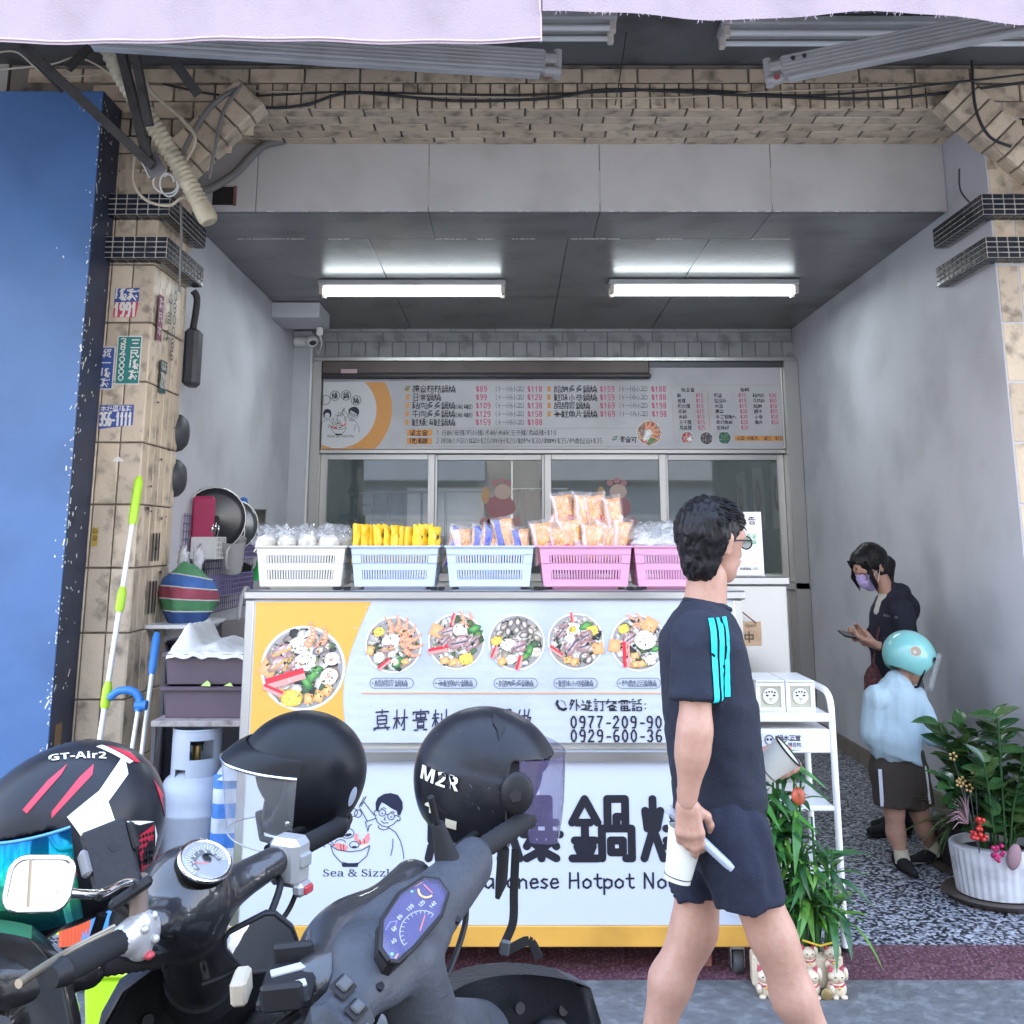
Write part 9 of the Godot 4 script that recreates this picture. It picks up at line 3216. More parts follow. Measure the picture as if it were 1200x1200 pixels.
	part(t,"throttle_cable",pipe(bend([rc - up * 0.05 + rider * 0.03,rc - up * 0.085 + rider * 0.02 - bar * 0.02,rc - up * 0.13 - bar * 0.10,ctr - up * 0.13 + bar * 0.05 + rider * 0.0],8),0.0045,8),m("black_plastic"))
	part(t,"cable_boot",pipe([rc - up * 0.10 - bar * 0.045,rc - up * 0.122 - bar * 0.085],0.008,8),m("black_plastic"))
	part(t,"brake_lever",pipe(bend([rc - rider * 0.05 + bar * 0.02,L.lerp(R,0.9) - rider * 0.065,R - rider * 0.05 + bar * 0.02]),0.006,8),m("black_plastic"))
	# mirror on the near side: chrome frame
	var mc := V(-0.555,1.205,-1.285)
	var mn := V(0.50,0.12,0.86).normalized()
	var mx := at(mc,mn,V(0.16,1,0).normalized())
	mirror(t,mx,rounded(0.066,0.052,0.015),m("chrome"))
	part(t,"mirror_stem",pipe(bend([mc - mn * 0.012 + V(0.02,-0.01,0),mc + V(0.045,-0.03,-0.06),mc + V(0.046,-0.045,-0.15),lc + up * 0.06,lc + up * 0.03]),0.0055,8),m("chrome"))
	part(t,"mirror_boot",pipe([lc + up * 0.022,lc + up * 0.075],[0.014,0.010],12),m("boot_brown",0.16,0.12,0.10,0.6))
	# second mirror, folded down on the far side
	var m2 := Transform3D(at(Vector3.ZERO,V(0.20,-0.12,0.97),up).basis.scaled(V(0.88,0.88,0.88)),V(-0.392,0.985,-1.72))
	mirror(t,m2,PackedVector2Array([W(-0.058,0.012),W(-0.052,0.022),W(0.006,0.048),W(0.022,0.047),W(0.052,0.022),W(0.060,0.002),W(0.055,-0.012),W(0.025,-0.044),W(-0.012,-0.046),W(-0.024,-0.040),W(-0.056,-0.004)]),matt)
	part(t,"mirror_stem",pipe(bend([m2 * V(0.0,0.0,-0.02),m2 * V(0.03,0.06,-0.08),rc - up * 0.03 - rider * 0.02]),0.006,8),m("black_plastic"))
	# ignition, glove box moulding and screws on the shield
	var on := func(x: float,y: float,z: float) -> Vector3: return bx0 * V(x,y,z)
	var gb := part(t,"glove_panel",flesh([[on.call(0.02,0.60,0.02),on.call(0.10,0.74,0.035),0.055,0.045,bx0.basis.z,0.45]],0.008,80.0),matt)
	part(gb,"ignition_ring",pipe([on.call(0.055,0.672,0.045),on.call(0.055,0.675,0.062)],0.026,20),m("key_ring",0.45,0.44,0.38,0.4,0.6))
	part(gb,"keyhole",pipe([on.call(0.055,0.675,0.060),on.call(0.055,0.676,0.066)],0.011,14),m("black_plastic"))
	for q in [[-0.11,0.80,0.035],[-0.17,0.70,0.035],[0.12,0.82,0.035]]:
		part(t,"screw_cap",pipe([on.call(q[0],q[1],q[2] + 0.012),on.call(q[0],q[1] + 0.002,q[2] + 0.022)],0.010,12),m("black_plastic"))
	# ---------------- grey-black scooter with the dashboard
	var g := thing("scooter","dark grey scooter with a wide scuffed cowl and blue instrument panel","scooter",Vector3.ZERO,0.0,"scooters parked in front of the stall")
	var gray := grain(m("cowl_grey",0.060,0.066,0.080,0.48),"blotch",2.6,0.5,"bump_fine")
	var bx1 := Transform3D(Basis(up,0.45),V(-0.055,0,-1.90))
	lower_body(g,bx1,gray,matt)
	leg_shield(g,bx1,[[0.22,0.14,-0.02],[0.35,0.19,-0.04],[0.55,0.205,-0.03],[0.70,0.20,0.0],[0.80,0.185,0.02],[0.86,0.16,0.03],[0.88,0.12,0.035]],matt)
	var gL := V(-0.285,1.025,-1.16)
	var gR := V(0.035,1.145,-1.825)
	var gbar := (gR - gL).normalized()
	var gup := (up - gbar * gbar.dot(up)).normalized()
	var gr := gbar.cross(gup).normalized()
	if gr.x < 0.0:
		gr = -gr
	var gc := V(-0.158,1.075,-1.475)
	var gd := (gup * 0.80 + gr * 0.60).normalized()
	var gx := (gbar - gd * gbar.dot(gd)).normalized()
	var gy := gd.cross(gx).normalized()
	if gy.dot(gup) < 0.0:
		gy = -gy
	var cowl := flesh([
		[gc - gbar * 0.050,gc + gbar * 0.055,0.058,0.055,gd,0.5],
		[gc + gbar * 0.03,gc + gbar * 0.235 + gup * 0.012,0.046,0.027,gd,0.8],[gc + gbar * 0.10 - gup * 0.02,gc + gbar * 0.225 - gup * 0.008,0.034,0.028],
		[gc - gbar * 0.04,gc - gbar * 0.125 - gup * 0.012 + gr * 0.012,0.042,0.032,gd,0.85],
		[gc - gr * 0.03 - gup * 0.02,gc - gr * 0.055 - gup * 0.05,0.055,0.05,gbar,1.25],
		[gc + gr * 0.022 - gup * 0.02,gc + gr * 0.02 - gup * 0.16 + gbar * 0.045,0.042,0.050],[gc + gr * 0.02 - gup * 0.15 + gbar * 0.045,V(-0.06,0.80,-1.83),0.050,0.060],
	],0.0055,150.0)
	part(g,"handlebar_cowl",cowl,gray)
	# instrument panel: dark blue printed face under a clear lens
	var pl := Transform3D(Basis(gx,gy,gd),gc + gd * 0.049)
	var tmc := cowl.generate_triangle_mesh()
	var out := PackedVector2Array([W(-0.084,-0.022),W(-0.080,-0.004),W(-0.046,0.020),W(0.010,0.030),W(0.064,0.024),W(0.084,0.008),W(0.078,-0.014),W(0.038,-0.028),W(-0.038,-0.032),W(-0.076,-0.030)])
	var high := 0.0
	for p in out:
		var hit := tmc.intersect_ray(pl * V(p.x * 1.05,p.y * 1.05,0.25),-gd)
		if not hit.is_empty():
			high = maxf(high,pl.basis.z.dot(hit["position"] - pl.origin))
	pl = pl.translated_local(V(0,0,high - 0.004))
	var rimb := []
	for p in out:
		rimb.append(pl * V(p.x,p.y,0.006))
	rimb.append(rimb[0])
	var ins := part(g,"instrument_panel",slab_mesh(out,0.03,pl),m("black_plastic"))
	var fb := B.new()
	fb.flat(out,pl,0.003)
	part(ins,"face",fb,m("panel_blue",0.012,0.016,0.085,0.3))
	part(ins,"panel_rim",pipe(rimb,0.0032,8),m("black_plastic"))
	part(g,"front_fairing",flesh([[gc - gbar * 0.10 - gr * 0.050 - gup * 0.012,gc + gbar * 0.13 - gr * 0.050 + gup * 0.008,0.040,0.034],[gc - gr * 0.07 - gup * 0.03,gc - gr * 0.10 - gup * 0.10,0.07,0.06,gbar,1.3]],0.0075,120.0),gloss)
	var pf := B.new()
	var flat_pl := pl
	pl = pl * Transform3D(Basis(V(1.28,0,0),V(0,0.82,0),V(0,0,1)),V(0,0,0.003))
	pf.col = Color(0.42,0.48,0.75)
	var arc := []
	for i in 21:
		var a := lerpf(PI * 1.0,PI * 0.02,i / 20.0)
		arc.append(W(-0.006 + cos(a) * 0.030,-0.026 + sin(a) * 0.028))
	line(pf,pl,arc,0.0012,false,0.001)
	for i in 13:
		var a := lerpf(PI * 1.0,PI * 0.02,i / 12.0)
		line(pf,pl,[W(-0.006 + cos(a) * 0.030,-0.026 + sin(a) * 0.028),W(-0.006 + cos(a) * 0.025,-0.026 + sin(a) * 0.023)],0.001,false,0.001)
	pf.col = Color(0.62,0.66,0.85)
	var nums := ["40","60","80","100","120","140"]
	for i in 6:
		var a := lerpf(PI * 0.86,PI * 0.12,i / 5.0)
		write(pf,pl,nums[i],-0.009 + cos(a) * 0.040,-0.023 + sin(a) * 0.036,0.0055,0.15,false,1.0,0.62,0.001)
	pf.col = Color(0.75,0.16,0.05)
	line(pf,pl,[W(-0.006,-0.027),W(0.014,-0.016)],0.0018,false,0.0015)
	line(pf,pl,[W(0.046,0.002),W(0.046,0.021)],0.0018,false,0.0015)
	pf.col = Color(0.85,0.50,0.05)
	var fa := []
	for i in 9:
		var a := lerpf(PI * 0.75,PI * 1.45,i / 8.0)
		fa.append(W(0.044 + cos(a) * 0.013,0.012 + sin(a) * 0.013))
	line(pf,pl,fa,0.003,false,0.0012)
	pf.col = Color(0.12,0.65,0.35)
	pf.flat(circle(0.0022,8,0.026,0.026),pl,0.001)
	pf.flat(circle(0.0022,8,-0.055,-0.022),pl,0.001)
	pf.col = Color(0.70,0.30,0.08)
	line(pf,pl,[W(0.034,0.029),W(0.046,0.026)],0.002,false,0.001)
	line(pf,pl,[W(-0.056,-0.030),W(-0.050,-0.028)],0.002,false,0.001)
	pf.col = Color(0.20,0.18,0.55)
	line(pf,pl,[W(-0.040,0.010),W(-0.028,0.014),W(-0.020,0.008),W(-0.030,0.002)],0.0016,false,0.001)
	part(ins,"dial_print",pf,ink("dial_ink",0.4))
	part(ins,"lens",slab_mesh(out,0.0015,flat_pl.translated_local(V(0,0,0.0085))),glass("panel_glass",0.3,0.35,0.8,0.06,0.015))
	pl = flat_pl
	# screws let into the cowl
	for q in [[0.094,0.024],[-0.094,-0.030],[0.10,-0.040],[0.10,-0.09]]:
		var hit := tmc.intersect_ray(pl * V(q[0],q[1],0.25),-gd)
		if not hit.is_empty():
			var p: Vector3 = hit["position"]
			part(g,"screw_recess",pipe([p - gd * 0.004,p + gd * 0.0015],0.0062,12),m("black_plastic"))
	# far grip and mirror stem
	grip(g,gc + gbar * 0.225 + gup * 0.014,gR)
	part(g,"mirror_boot",pipe([gc + gbar * 0.17 + gup * 0.03 - gr * 0.01,gc + gbar * 0.165 + gup * 0.085 - gr * 0.02],[0.019,0.010],12),m("black_rubber"))
	part(g,"mirror_stem",pipe([gc + gbar * 0.165 + gup * 0.08 - gr * 0.02,gc + gbar * 0.150 + gup * 0.13 - gr * 0.02],0.005,8),m("black_plastic"))
	part(g,"brake_lever",pipe(bend([gc + gbar * 0.20 - gr * 0.05,gc + gbar * 0.28 - gr * 0.065 - gup * 0.01,gR - gr * 0.05 + gbar * 0.02]),0.006,8),m("black_plastic"))
	part(g,"throttle_cable",pipe(bend([gc + gbar * 0.20 - gup * 0.035,gc + gbar * 0.19 - gup * 0.075,gc + gbar * 0.13 - gup * 0.115,gc + gbar * 0.06 - gup * 0.13],8),0.0045,8),m("black_plastic"))
	# near controls: switch block with three switches, grip, lever and clamp
	var ns := gc - gbar * 0.155 - gup * 0.012 + gr * 0.02
	var bb := Basis(gbar,gup,gr)
	var blk := part(g,"switch_housing",bx(ns,V(0.075,0.055,0.065),0.014,bb * Basis(Vector3.RIGHT,0.5)),gray)
	var top := (gup * 0.85 + gr * 0.5).normalized()
	var tb := Basis(gbar,top,gbar.cross(top))
	for q in [[0.012,0.018,0.030],[0.0,-0.012,0.026],[-0.014,-0.036,0.018]]:
		part(blk,"switch_plate",bx(ns + gbar * q[0] + top * 0.031 + tb.z * -q[1],V(q[2],0.004,q[2] * 0.8),0.002,tb),m("black_plastic"))
		part(blk,"switch_button",bx(ns + gbar * q[0] + top * 0.036 + tb.z * -q[1],V(q[2] * 0.6,0.006,q[2] * 0.5),0.002,tb * Basis(Vector3.BACK,0.25)),m("switch_dark",0.05,0.052,0.055,0.35))
	grip(g,gc - gbar * 0.195 - gup * 0.016 + gr * 0.02,gL)
	part(g,"brake_lever",pipe(bend([ns - gr * 0.06,ns - gbar * 0.08 - gr * 0.075,gL - gr * 0.05]),0.006,8),m("black_plastic"))
	# phone clamp on the near side of the cowl
	var pc := gc - gbar * 0.145 - gr * 0.06 + gup * 0.012
	var clamp := thing("phone_clamp","black folding phone clamp beside the blue instrument panel","phone holder",Vector3.ZERO)
	var cbz := Basis(gbar,gup,gr) * Basis(Vector3.UP,0.5)
	part(clamp,"plate",bx(pc,V(0.085,0.014,0.065),0.004,cbz),m("black_plastic"))
	for s in [-1.0,1.0]:
		part(clamp,"jaw",bx(pc + cbz * V(s * 0.045,0.012,0),V(0.012,0.032,0.05),0.004,cbz),m("black_plastic"))
		part(clamp,"pad",bx(pc + cbz * V(s * 0.02,0.0085,0.0),V(0.014,0.004,0.05),0.001,cbz * Basis(Vector3.UP,0.3)),m("pad_grey",0.40,0.41,0.42,0.5))
	part(clamp,"arm",pipe([pc,pc + cbz * V(0.02,-0.03,0.03),ns],0.009,8),m("black_plastic"))
	part(clamp,"bracket",bx(pc + cbz * V(-0.01,0.01,-0.055),V(0.04,0.03,0.02),0.004,cbz),m("bracket_tan",0.35,0.31,0.24,0.6))
	# ignition on the shield
	var on1 := func(x: float,y: float,z: float) -> Vector3: return bx1 * V(x,y,z)
	var g2 := part(g,"glove_panel",flesh([[on1.call(0.04,0.62,0.02),on1.call(0.12,0.76,0.04),0.06,0.05,bx1.basis.z,0.45]],0.008,80.0),matt)
	part(g2,"ignition_ring",pipe([on1.call(0.085,0.735,0.05),on1.call(0.085,0.738,0.066)],0.026,20),m("key_ring"))
	part(g2,"keyhole",pipe([on1.call(0.085,0.738,0.064),on1.call(0.085,0.739,0.070)],0.011,14),m("black_plastic"))
	for q in [[0.05,0.83,0.045],[0.13,0.815,0.05]]:
		part(g,"screw_cap",pipe([on1.call(q[0],q[1],q[2]),on1.call(q[0],q[1] + 0.002,q[2] + 0.01)],0.009,12),m("black_plastic"))
	# ---------------- third scooter, mostly out of view
	var h := thing("scooter","glossy black scooter half out of view below the full face helmet","scooter",Vector3.ZERO,0.0,"scooters parked in front of the stall")
	var bx2 := Transform3D(Basis(up,0.40),V(-0.835,0,-1.62))
	lower_body(h,bx2,gloss,matt)
	leg_shield(h,bx2,[[0.22,0.14,-0.02],[0.40,0.19,-0.04],[0.62,0.205,-0.03],[0.80,0.205,0.0],[0.92,0.195,0.02],[1.0,0.17,0.03],[1.045,0.12,0.035]],gloss)
	var h0 := bx2 * V(0,0.88,-0.03)
	var h1 := bx2 * V(0,0.97,0.03)
	part(h,"handlebar_cowl",flesh([[h0,h1,0.07,0.06],[h1,h1 + bx2.basis.x * 0.2,0.045,0.03],[h1,h1 - bx2.basis.x * 0.2,0.045,0.03]],0.012,70.0),gloss)
	grip(h,h1 + bx2.basis.x * 0.2,h1 + bx2.basis.x * 0.31)
	grip(h,h1 - bx2.basis.x * 0.2,h1 - bx2.basis.x * 0.31)
	part(h,"round_cap",pipe([bx2 * V(0.075,0.90,0.03),bx2 * V(0.075,0.902,0.058)],0.035,20),m("chrome"))
	part(h,"lower_trim",flesh([[bx2 * V(-0.10,0.74,0.03),bx2 * V(0.15,0.72,0.055),0.04,0.035,bx2.basis.z,0.5]],0.012,80.0),matt)
	# phone mount with a flat black holder behind the near mirror
	var pm := thing("phone_mount","flat black phone holder clamped on the handlebar under the full face helmet","phone holder",Vector3.ZERO)
	var pc2 := V(-0.560,1.165,-1.52)
	var pz := V(0.42,0.42,0.80).normalized()
	var pb := at(pc2,pz,V(-0.30,1,0).normalized())
	part(pm,"case",bx(pc2,V(0.062,0.092,0.016),0.004,pb.basis),matt)
	part(pm,"claw",bx(pb * V(-0.034,0.006,0.004),V(0.012,0.034,0.026),0.004,pb.basis),m("claw_grey",0.16,0.16,0.17,0.4))
	part(pm,"claw",bx(pb * V(0.034,0.016,0.0),V(0.010,0.04,0.026),0.004,pb.basis),m("black_plastic"))
	part(pm,"foot",bx(pb * V(0.012,-0.053,0.004),V(0.06,0.014,0.028),0.004,pb.basis * Basis(Vector3.BACK,0.2)),m("black_plastic"))
	part(pm,"button",pipe([pb * V(0.006,0.012,0.007),pb * V(0.006,0.012,0.0092)],0.0065,14),m("black_plastic"))
	part(pm,"stalk",pipe([pb * V(0,-0.02,-0.008),pb * V(0.0,-0.06,-0.03),lc + up * 0.02],0.009,8),m("black_plastic"))

func pod_mesh(dial: Transform3D,rx: float,ry: float) -> B:
	var b := B.new()
	b.lathe([W(0.6,-0.03),W(1.0,-0.012),W(1.02,0.0),W(0.0,0.0)],36,dial * Transform3D(Basis(V(rx,0,0),V(0,0,1),V(0,ry,0)),V(0,0,-0.001)))
	return b

func slab_mesh(poly: PackedVector2Array,d: float,xf: Transform3D) -> B:
	var b := B.new()
	b.slab(poly,d,xf)
	return b

func mirror(parent: Node,xf: Transform3D,poly: PackedVector2Array,frame: Material) -> void:
	var hb := B.new()
	var outp := PackedVector2Array()
	for p in poly:
		outp.append(p * 1.06)
	hb.slab(outp,0.014,xf.translated_local(V(0,0,-0.001)),true)
	var mo := part(parent,"mirror",hb,frame)
	var rim := []
	for p in poly:
		rim.append(xf * V(p.x * 1.05,p.y * 1.05,0.0))
	rim.append(rim[0])
	part(mo,"rim",pipe(rim,0.0035,8),frame)
	var gb := B.new()
	gb.flat(poly,xf,0.001)
	part(mo,"mirror_glass",gb,m("mirror_glass",0.86,0.87,0.88,0.01,1.0))

# ---------------------------------------------------------------- helmets
func helmet_xf(c: Vector3,f: Vector3,u: Vector3) -> Transform3D:
	var z := f.normalized()
	var x := u.cross(z).normalized()
	return Transform3D(Basis(x,z.cross(x),z),c)

func project(b: B,tm: TriangleMesh,dir: Vector3,lift: float) -> void:
	var keep := B.new()
	for k in range(0,b.v.size(),3):
		var ok := true
		for e in 3:
			var hit := tm.intersect_ray(b.v[k + e] - dir * 0.5,dir)
			if hit.is_empty():
				ok = false
				break
			var nn: Vector3 = hit["normal"]
			if nn.dot(dir) > 0.0:
				nn = -nn
			b.v[k + e] = hit["position"] + nn * lift
			b.n[k + e] = nn
		if ok:
			keep.tri(b.v[k],b.v[k + 1],b.v[k + 2],b.n[k],b.n[k + 1],b.n[k + 2])
	b.v = keep.v
	b.n = keep.n
	b.c = keep.c

func build_helmets() -> void:
	var up := Vector3.UP
	# open-face matt black helmet on the far grip of the glossy scooter; local axes: x right, y up, z ahead
	var t := thing("open_face_helmet","matt black open face helmet with a clear visor hung on the glossy scooter","helmet",V(-0.403,1.168,-2.06))
	t.basis = helmet_xf(Vector3.ZERO,V(-0.95,0.06,0.30),V(0.10,1,0.05)).basis.scaled(V(0.92,0.92,0.92))
	var mb := grain(m("helmet_matt",0.011,0.012,0.015,0.36),"blotch_soft",3.0)
	var jet := func(l: Vector3) -> float:
		var q := V(l.x,l.y if l.y > 0.0 else l.y * 0.86,l.z)
		var outer := ((q / V(0.118,0.118,0.134)).length() - 1.0) * 0.118
		var inner := ((q / V(0.098,0.100,0.116)).length() - 1.0) * 0.098
		var d := maxf(outer,-inner)
		d = maxf(d,-(l.y + 0.112 - 0.16 * maxf(-l.z - 0.02,0.0)))
		var open := maxf(l.y - 0.040,0.048 + 0.28 * maxf(-0.02 - l.y,0.0) - l.z)
		open = maxf(open,-1.0)
		return maxf(d,-open)
	var js := shape(jet,V(-0.14,-0.14,-0.15),V(0.14,0.14,0.15),0.0058)
	part(t,"shell",js,mb)
	part(t,"lining",flesh([[V(0,0.0,-0.02),V(0,0.01,0.0),0.102,0.098]],0.012,90.0),m("black_rubber"))
	var rim := []
	for i in 33:
		var a := lerpf(0.0,TAU,i / 32.0)
		var z := -cos(a) * 0.118
		rim.append(V(sin(a) * 0.103,-0.109 + 0.16 * maxf(-z - 0.02,0.0),z * 0.92 if z < 0 else minf(z * 0.92,0.075)))
	part(t,"edge_trim",pipe(rim,0.006,8),m("black_plastic"))
	# peak and clear shield
	var pk := []
	var sh := []
	for i in 7:
		var row := []
		for j in 25:
			var a := lerpf(-1.45,1.45,j / 24.0)
			var r := lerpf(0.122,0.168,i / 6.0)
			row.append(V(sin(a) * lerpf(0.120,0.128,i / 6.0),lerpf(0.060,0.028,pow(i / 6.0,1.5)) - 0.006 * absf(a),cos(a) * r))
		pk.append(row)
	for i in 9:
		var row := []
		for j in 25:
			var a := lerpf(-1.42,1.42,j / 24.0)
			var f := i / 8.0
			row.append(V(sin(a) * lerpf(0.128,0.118,f),lerpf(0.026,-0.118,f) - 0.006 * absf(a),cos(a) * lerpf(0.168,0.140,f)))
		sh.append(row)
	var pb := B.new()
	pb.grid(pk)
	part(t,"peak",pb,mb)
	var sb := B.new()
	sb.grid(sh)
	var vis := part(t,"visor",sb,glass("visor_clear",0.85,0.87,0.88,0.14,0.015))
	part(vis,"top_band",pipe(sh[0],0.0035,6),m("chrome"))
	part(vis,"bottom_edge",pipe(sh[8],0.0016,5),glass("visor_edge",0.6,0.62,0.64,0.6,0.1))
	var tmj := js.generate_triangle_mesh()
	for q in [[0.030,-0.075],[0.015,-0.095],[0.075,0.032]]:
		var hit := tmj.intersect_ray(V(-0.3,q[1],q[0]) if false else V(0.3,q[1],q[0]),Vector3.LEFT)
		if not hit.is_empty():
			var rv := B.new()
			rv.ball(hit["position"],V(0.004,0.006,0.006),10,8)
			part(t,"rivet",rv,m("chrome"))
	var xl := Transform3D(at(Vector3.ZERO,V(0.75,-0.1,-0.65)).basis,V(0.75,-0.1,-0.65) * 0.4 + V(0,-0.02,-0.03))
	part(t,"badge",decal(tmj,circle(0.012,20,0,0,0.020),xl,0.008),m("badge_pale",0.45,0.52,0.62,0.3))
	part(t,"strap",pipe([V(0.09,-0.085,0.02),V(0.07,-0.14,0.03),V(0.055,-0.17,0.035)],[0.009,0.008,0.006],6),m("black_plastic"))
	# half-jet helmet with a tinted visor on the grey scooter's far grip
	var k := thing("scuffed_helmet","scuffed black helmet with tinted visor and white lettering on the grey scooter's grip","helmet",V(-0.045,1.190,-1.90))
	k.basis = helmet_xf(Vector3.ZERO,V(0.98,-0.14,0.14),V(0.14,1,0.06)).basis
	var mk := grain(m("helmet_scuffed",0.018,0.019,0.024,0.30),"blotch",4.0,0.15,"bump_fine")
	var half := func(l: Vector3) -> float:
		var q := V(l.x,l.y if l.y > 0.0 else l.y * 0.9,l.z)
		var outer := ((q / V(0.114,0.118,0.130)).length() - 1.0) * 0.114
		# moulded ridge along the side
		outer -= 0.004 * smoothstep(0.0,0.012,-l.y + 0.035 + 0.25 * l.z * -0.2) * smoothstep(0.03,0.09,absf(l.x))
		var inner := ((q / V(0.096,0.100,0.112)).length() - 1.0) * 0.096
		var d := maxf(outer,-inner)
		d = maxf(d,-(l.y + 0.098 - 0.30 * maxf(-l.z - 0.01,0.0)))
		var open := maxf(l.y - 0.055,0.052 + 0.10 * maxf(-0.01 - l.y,0.0) - l.z)
		return maxf(d,-open)
	var ks := shape(half,V(-0.14,-0.14,-0.15),V(0.14,0.14,0.15),0.0058)
	part(k,"shell",ks,mk)
	part(k,"lining",flesh([[V(0,0.0,-0.015),V(0,0.02,0.0),0.100,0.098]],0.012,90.0),m("black_rubber"))
	var vr := []
	for i in 10:
		var row := []
		for j in 25:
			var a := lerpf(-1.05,1.05,j / 24.0)
			var f := i / 9.0
			row.append(V(sin(a * (1.0 - 0.25 * f * f)) * 0.122,lerpf(0.064,-0.085,f) + 0.018 * f * absf(a),cos(a * (1.0 - 0.25 * f * f)) * lerpf(0.133,0.141,sin(f * PI * 0.7))))
		vr.append(row)
	var kv := B.new()
	kv.grid(vr)
	part(k,"visor",kv,glass("visor_tint",0.12,0.09,0.22,0.38,0.015))
	var tk := ks.generate_triangle_mesh()
	# left side faces away, right side faces the street: +x or -x by handedness
	var sx := -1.0
	for s in [-1.0,1.0]:
		var mnt := B.new()
		mnt.ball(V(s * 0.122,0.018,0.070),V(0.012,0.034,0.028),16,10)
		var mo := part(k,"visor_mount",mnt,m("black_plastic"))
		part(mo,"screw",pipe([V(s * 0.130,0.018,0.070),V(s * 0.138,0.018,0.070)],0.011,5),m("black_gloss"))
	for s in [-1.0,1.0]:
		var side := Transform3D(at(Vector3.ZERO,V(s,0,0)).basis,V(s * 0.4,0,0))
		var txt := B.new()
		letters(txt,side,"M2R",-0.100 if s < 0 else 0.045,-0.004,0.020,"Droid Sans",1.25,700)
		project(txt,tk,V(-s,0,0),0.0065)
		part(k,"lettering",txt,m("letter_white",0.75,0.75,0.74,0.5))
		for q in [[0.055,-0.030],[0.038,-0.056]]:
			var vt: B = decal(tk,PackedVector2Array([W(q[0] * s - 0.02,q[1] + 0.008),W(q[0] * s + 0.022,q[1] - 0.010),W(q[0] * s + 0.014,q[1] - 0.012),W(q[0] * s - 0.02,q[1] - 0.004)]),side,0.01,0.001)
			if vt.v.size() > 0:
				part(k,"vent",vt,m("black_plastic"))
		var lab := decal(tk,PackedVector2Array([W(s * 0.035 - 0.010,-0.062),W(s * 0.035 + 0.010,-0.062),W(s * 0.035 + 0.010,-0.047),W(s * 0.035 - 0.010,-0.047)]),side,0.012,0.0015)
		part(k,"label",lab,m("label_cream",0.62,0.58,0.45,0.6))
		var rl := decal(tk,circle(0.009,14,s * 0.078,-0.040),side,0.01,0.0015)
		part(k,"round_label",rl,m("label_cream"))
	var tv := Transform3D(at(Vector3.ZERO,V(-0.45,0.85,0.1),Vector3.BACK).basis,V(-0.45,0.85,0.1) * 0.4)
	part(k,"top_vent",decal(tk,PackedVector2Array([W(-0.03,-0.012),W(0.0,0.016),W(0.03,0.012),W(0.012,0.004),W(0.0,-0.006)]),tv,0.01,0.003),m("black_plastic"))
	var scr := B.new()
	for i in 30:
		var a := rng.randf_range(-0.09,0.06)
		var b := rng.randf_range(-0.05,0.10)
		var d := V(0,rng.randf_range(-1,1),rng.randf_range(-1,1)) * 0.007 * rng.randf()
		scr.quad(V(-0.3,b,a),V(-0.3,b,a) + d * 0.5 + V(0,0.0005,0.0003),V(-0.3,b,a) + d,V(-0.3,b,a) + d * 0.5 - V(0,0.0004,0.0003))
	project(scr,tk,Vector3.RIGHT,0.0008)
	part(k,"scratches",scr,m("scratch_grey",0.16,0.17,0.19,0.7))
	# strap with buckle hanging below
	var stp := B.new()
	var cs := bend([V(-0.075,-0.085,0.075),V(-0.070,-0.150,0.080),V(-0.070,-0.200,0.085),V(-0.072,-0.245,0.075),V(-0.072,-0.222,0.115),V(-0.072,-0.245,0.135)],6)
	for i in cs.size() - 1:
		stp.box((cs[i] + cs[i + 1]) / 2,V(0.004,0.014,(cs[i + 1] - cs[i]).length() * 1.15),Basis.looking_at((cs[i + 1] - cs[i]).normalized(),V(0,0.3,1) if absf((cs[i + 1] - cs[i]).normalized().y) > 0.9 else Vector3.UP))
	part(k,"strap",stp,m("black_rubber"))
	part(k,"strap",pipe([V(-0.08,-0.085,0.055),V(-0.075,-0.14,0.058),V(-0.078,-0.165,0.055)],[0.010,0.010,0.004],6),m("black_rubber"))
	part(k,"buckle",bx(V(-0.072,-0.240,0.078),V(0.010,0.026,0.018),0.004),m("dark_metal"))
	# full-face helmet with an iridescent visor
	var f := thing("full_face_helmet","black, red and white full face helmet with an iridescent blue green visor","helmet",V(-0.735,1.135,-1.80))
	f.basis = helmet_xf(Vector3.ZERO,V(-0.72,-0.25,0.65),V(-0.18,0.95,0.22)).basis
	var full := func(l: Vector3) -> float:
		var q := V(l.x,l.y if l.y > 0.0 else l.y * 0.82,l.z if l.z < 0.0 else l.z * 0.95)
		var outer := ((q / V(0.128,0.130,0.155)).length() - 1.0) * 0.128
		outer = minf(outer,0.4)
		# chin bar
		var chin := V(l.x / 0.105,(l.y + 0.085) / 0.055,(l.z - 0.085) / 0.095).length() - 1.0
		outer = minf(outer,chin * 0.06)
		var inner := ((q / V(0.106,0.110,0.132)).length() - 1.0) * 0.106
		var d := maxf(outer,-inner)
		d = maxf(d,-(l.y + 0.130 - 0.10 * maxf(-l.z,0.0)))
		var open := maxf(absf(l.y + 0.002) - 0.048,0.055 - l.z)
		return maxf(d,-open)
	var fs := shape(full,V(-0.155,-0.16,-0.18),V(0.155,0.155,0.21),0.0068)
	var fo := part(f,"shell",fs,grain(m("helmet_satin",0.020,0.021,0.026,0.30),"blotch_soft",3.0))
	part(f,"lining",flesh([[V(0,-0.01,-0.03),V(0,-0.01,0.02),0.108,0.100]],0.014,80.0),m("black_rubber"))
	var fv := B.new()
	var vrows := []
	for i in 13:
		var row := []
		for j in 33:
			var a := lerpf(-1.35,1.35,j / 32.0)
			var g := i / 12.0
			row.append(V(sin(a) * 0.139,lerpf(0.062,-0.078,g) - 0.012 * absf(sin(a)),cos(a) * (0.163 + 0.010 * sin(g * PI * 0.7)) + 0.004))
		vrows.append(row)
	fv.grid(vrows)
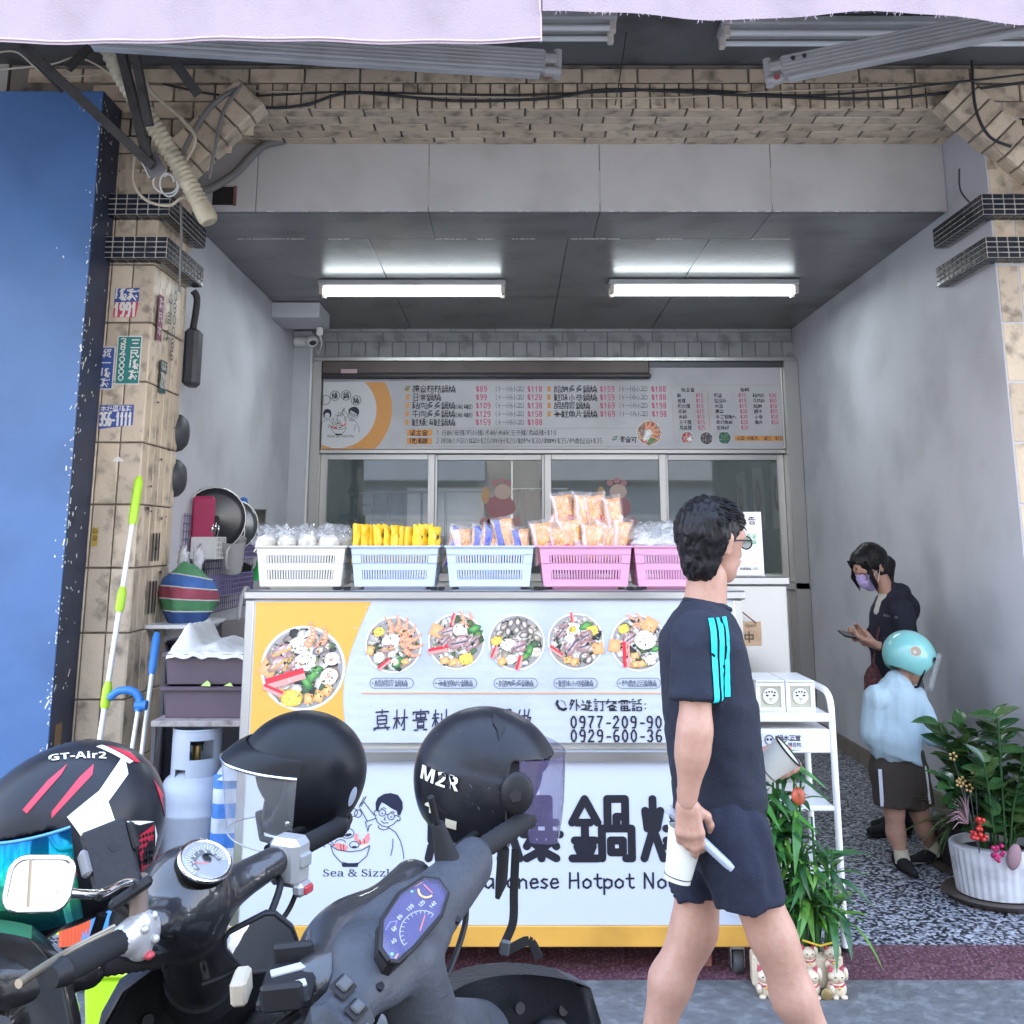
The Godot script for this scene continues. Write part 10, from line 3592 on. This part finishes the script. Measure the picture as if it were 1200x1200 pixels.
	# thin-film coating: its colour runs from blue at the upper edge to green below
	for i in fv.v.size():
		var y := fv.v[i].y
		var s := clampf((0.062 - y) / 0.14 + 0.10 * sin(fv.v[i].x * 22.0),0.0,1.0)
		fv.c[i] = Color(0.03,0.10,0.75).lerp(Color(0.0,0.62,0.66),clampf(s * 2.2,0,1)).lerp(Color(0.10,0.62,0.18),clampf(s * 2.0 - 0.75,0,1)).lerp(Color(0.01,0.10,0.16),clampf(s * 3.0 - 2.1,0,1))
	var film := ink("visor_film",0.06)
	film.metallic = 0.85
	part(f,"visor",fv,film)
	var topr := []
	for p in vrows[0]:
		topr.append(p)
	part(f,"visor_edge",pipe(topr,0.0028,6),m("visor_edge_blue",0.10,0.30,0.65,0.2,0.6))
	var tf := fs.generate_triangle_mesh()
	var red := m("helmet_red",0.46,0.02,0.045,0.3)
	var wht := m("helmet_white",0.72,0.71,0.66,0.3)
	# graphics drawn in side view (u ahead, v up) and laid onto both flanks, tilted a little to the crown
	var gr := [
		[wht,[0.02,0.005,0.035,0.052,-0.02,0.070,-0.085,0.118,-0.075,0.080,-0.028,0.048,-0.030,0.018,-0.070,-0.004,-0.100,-0.006,-0.072,0.002,-0.038,0.012]],
		[red,[0.055,0.060,-0.020,0.100,-0.030,0.118,0.0,0.104,0.052,0.070]],
		[red,[0.082,0.085,0.02,0.122,0.005,0.136,0.04,0.122,0.085,0.094]],
		[wht,[-0.050,0.150,-0.062,0.150,-0.095,0.100,-0.085,0.098]],
		[red,[-0.066,0.148,-0.10,0.120,-0.108,0.095,-0.098,0.098]],
		[red,[-0.120,0.060,-0.140,0.020,-0.142,-0.03,-0.132,-0.01,-0.122,0.03]],
		[red,[0.040,-0.018,0.070,-0.022,0.036,-0.034]],
		[wht,[-0.100,-0.010,-0.110,-0.050,-0.095,-0.095,-0.085,-0.100,-0.098,-0.050]],
		[red,[-0.060,-0.020,-0.098,-0.010,-0.090,-0.060,-0.070,-0.075]],
	]
	for s in [-1.0,1.0]:
		var nrm := V(s * 0.86,0.50,0.0).normalized()
		var xv := V(0,0,1)
		var yv := nrm.cross(xv) * (1.0 if nrm.cross(xv).y > 0.0 else -1.0)
		var side := Transform3D(Basis(xv,yv,nrm),nrm * 0.4 - yv * 0.045)
		for q in gr:
			var poly := PackedVector2Array()
			for i in range(0,q[1].size(),2):
				poly.append(W(q[1][i],q[1][i + 1] * 0.95 - 0.01))
			var db := B.new()
			decal_into(db,tf,poly,side,0.014,0.0014)
			if db.v.size() > 0:
				part(fo,"graphic",db,q[0])
		var tx := B.new()
		# lettering reads from the side it faces
		var rot := Basis(nrm,2.50 if s < 0 else 0.64)
		var tb := Transform3D(Basis(xv,yv,nrm),nrm * 0.4)
		var txf := Transform3D(Basis(-xv if s < 0 else xv,yv,nrm),nrm * 0.4)
		txf = Transform3D(Basis(yv.cross(nrm).normalized(),yv,nrm),nrm * 0.4)
		txf.basis = txf.basis * Basis(Vector3.BACK,0.42 * (-s))
		letters(tx,txf,"GT-Air2",-0.062,0.070,0.013,"Droid Sans",1.35,700)
		project(tx,tf,-nrm,0.002)
		part(fo,"lettering",tx,wht)
		var ht := B.new()
		for i in 5:
			for j in 5:
				decal_into(ht,tf,circle(0.0028,6,-0.066 - i * 0.007,-0.030 - j * 0.008),side,0.01,0.002)
		if ht.v.size() > 0:
			part(fo,"dotted_patch",ht,m("black_plastic"))
	part(f,"strap",pipe(bend([V(0.09,-0.12,0.0),V(0.07,-0.19,0.03),V(0.06,-0.22,0.05)]),0.009,6),m("black_rubber"))
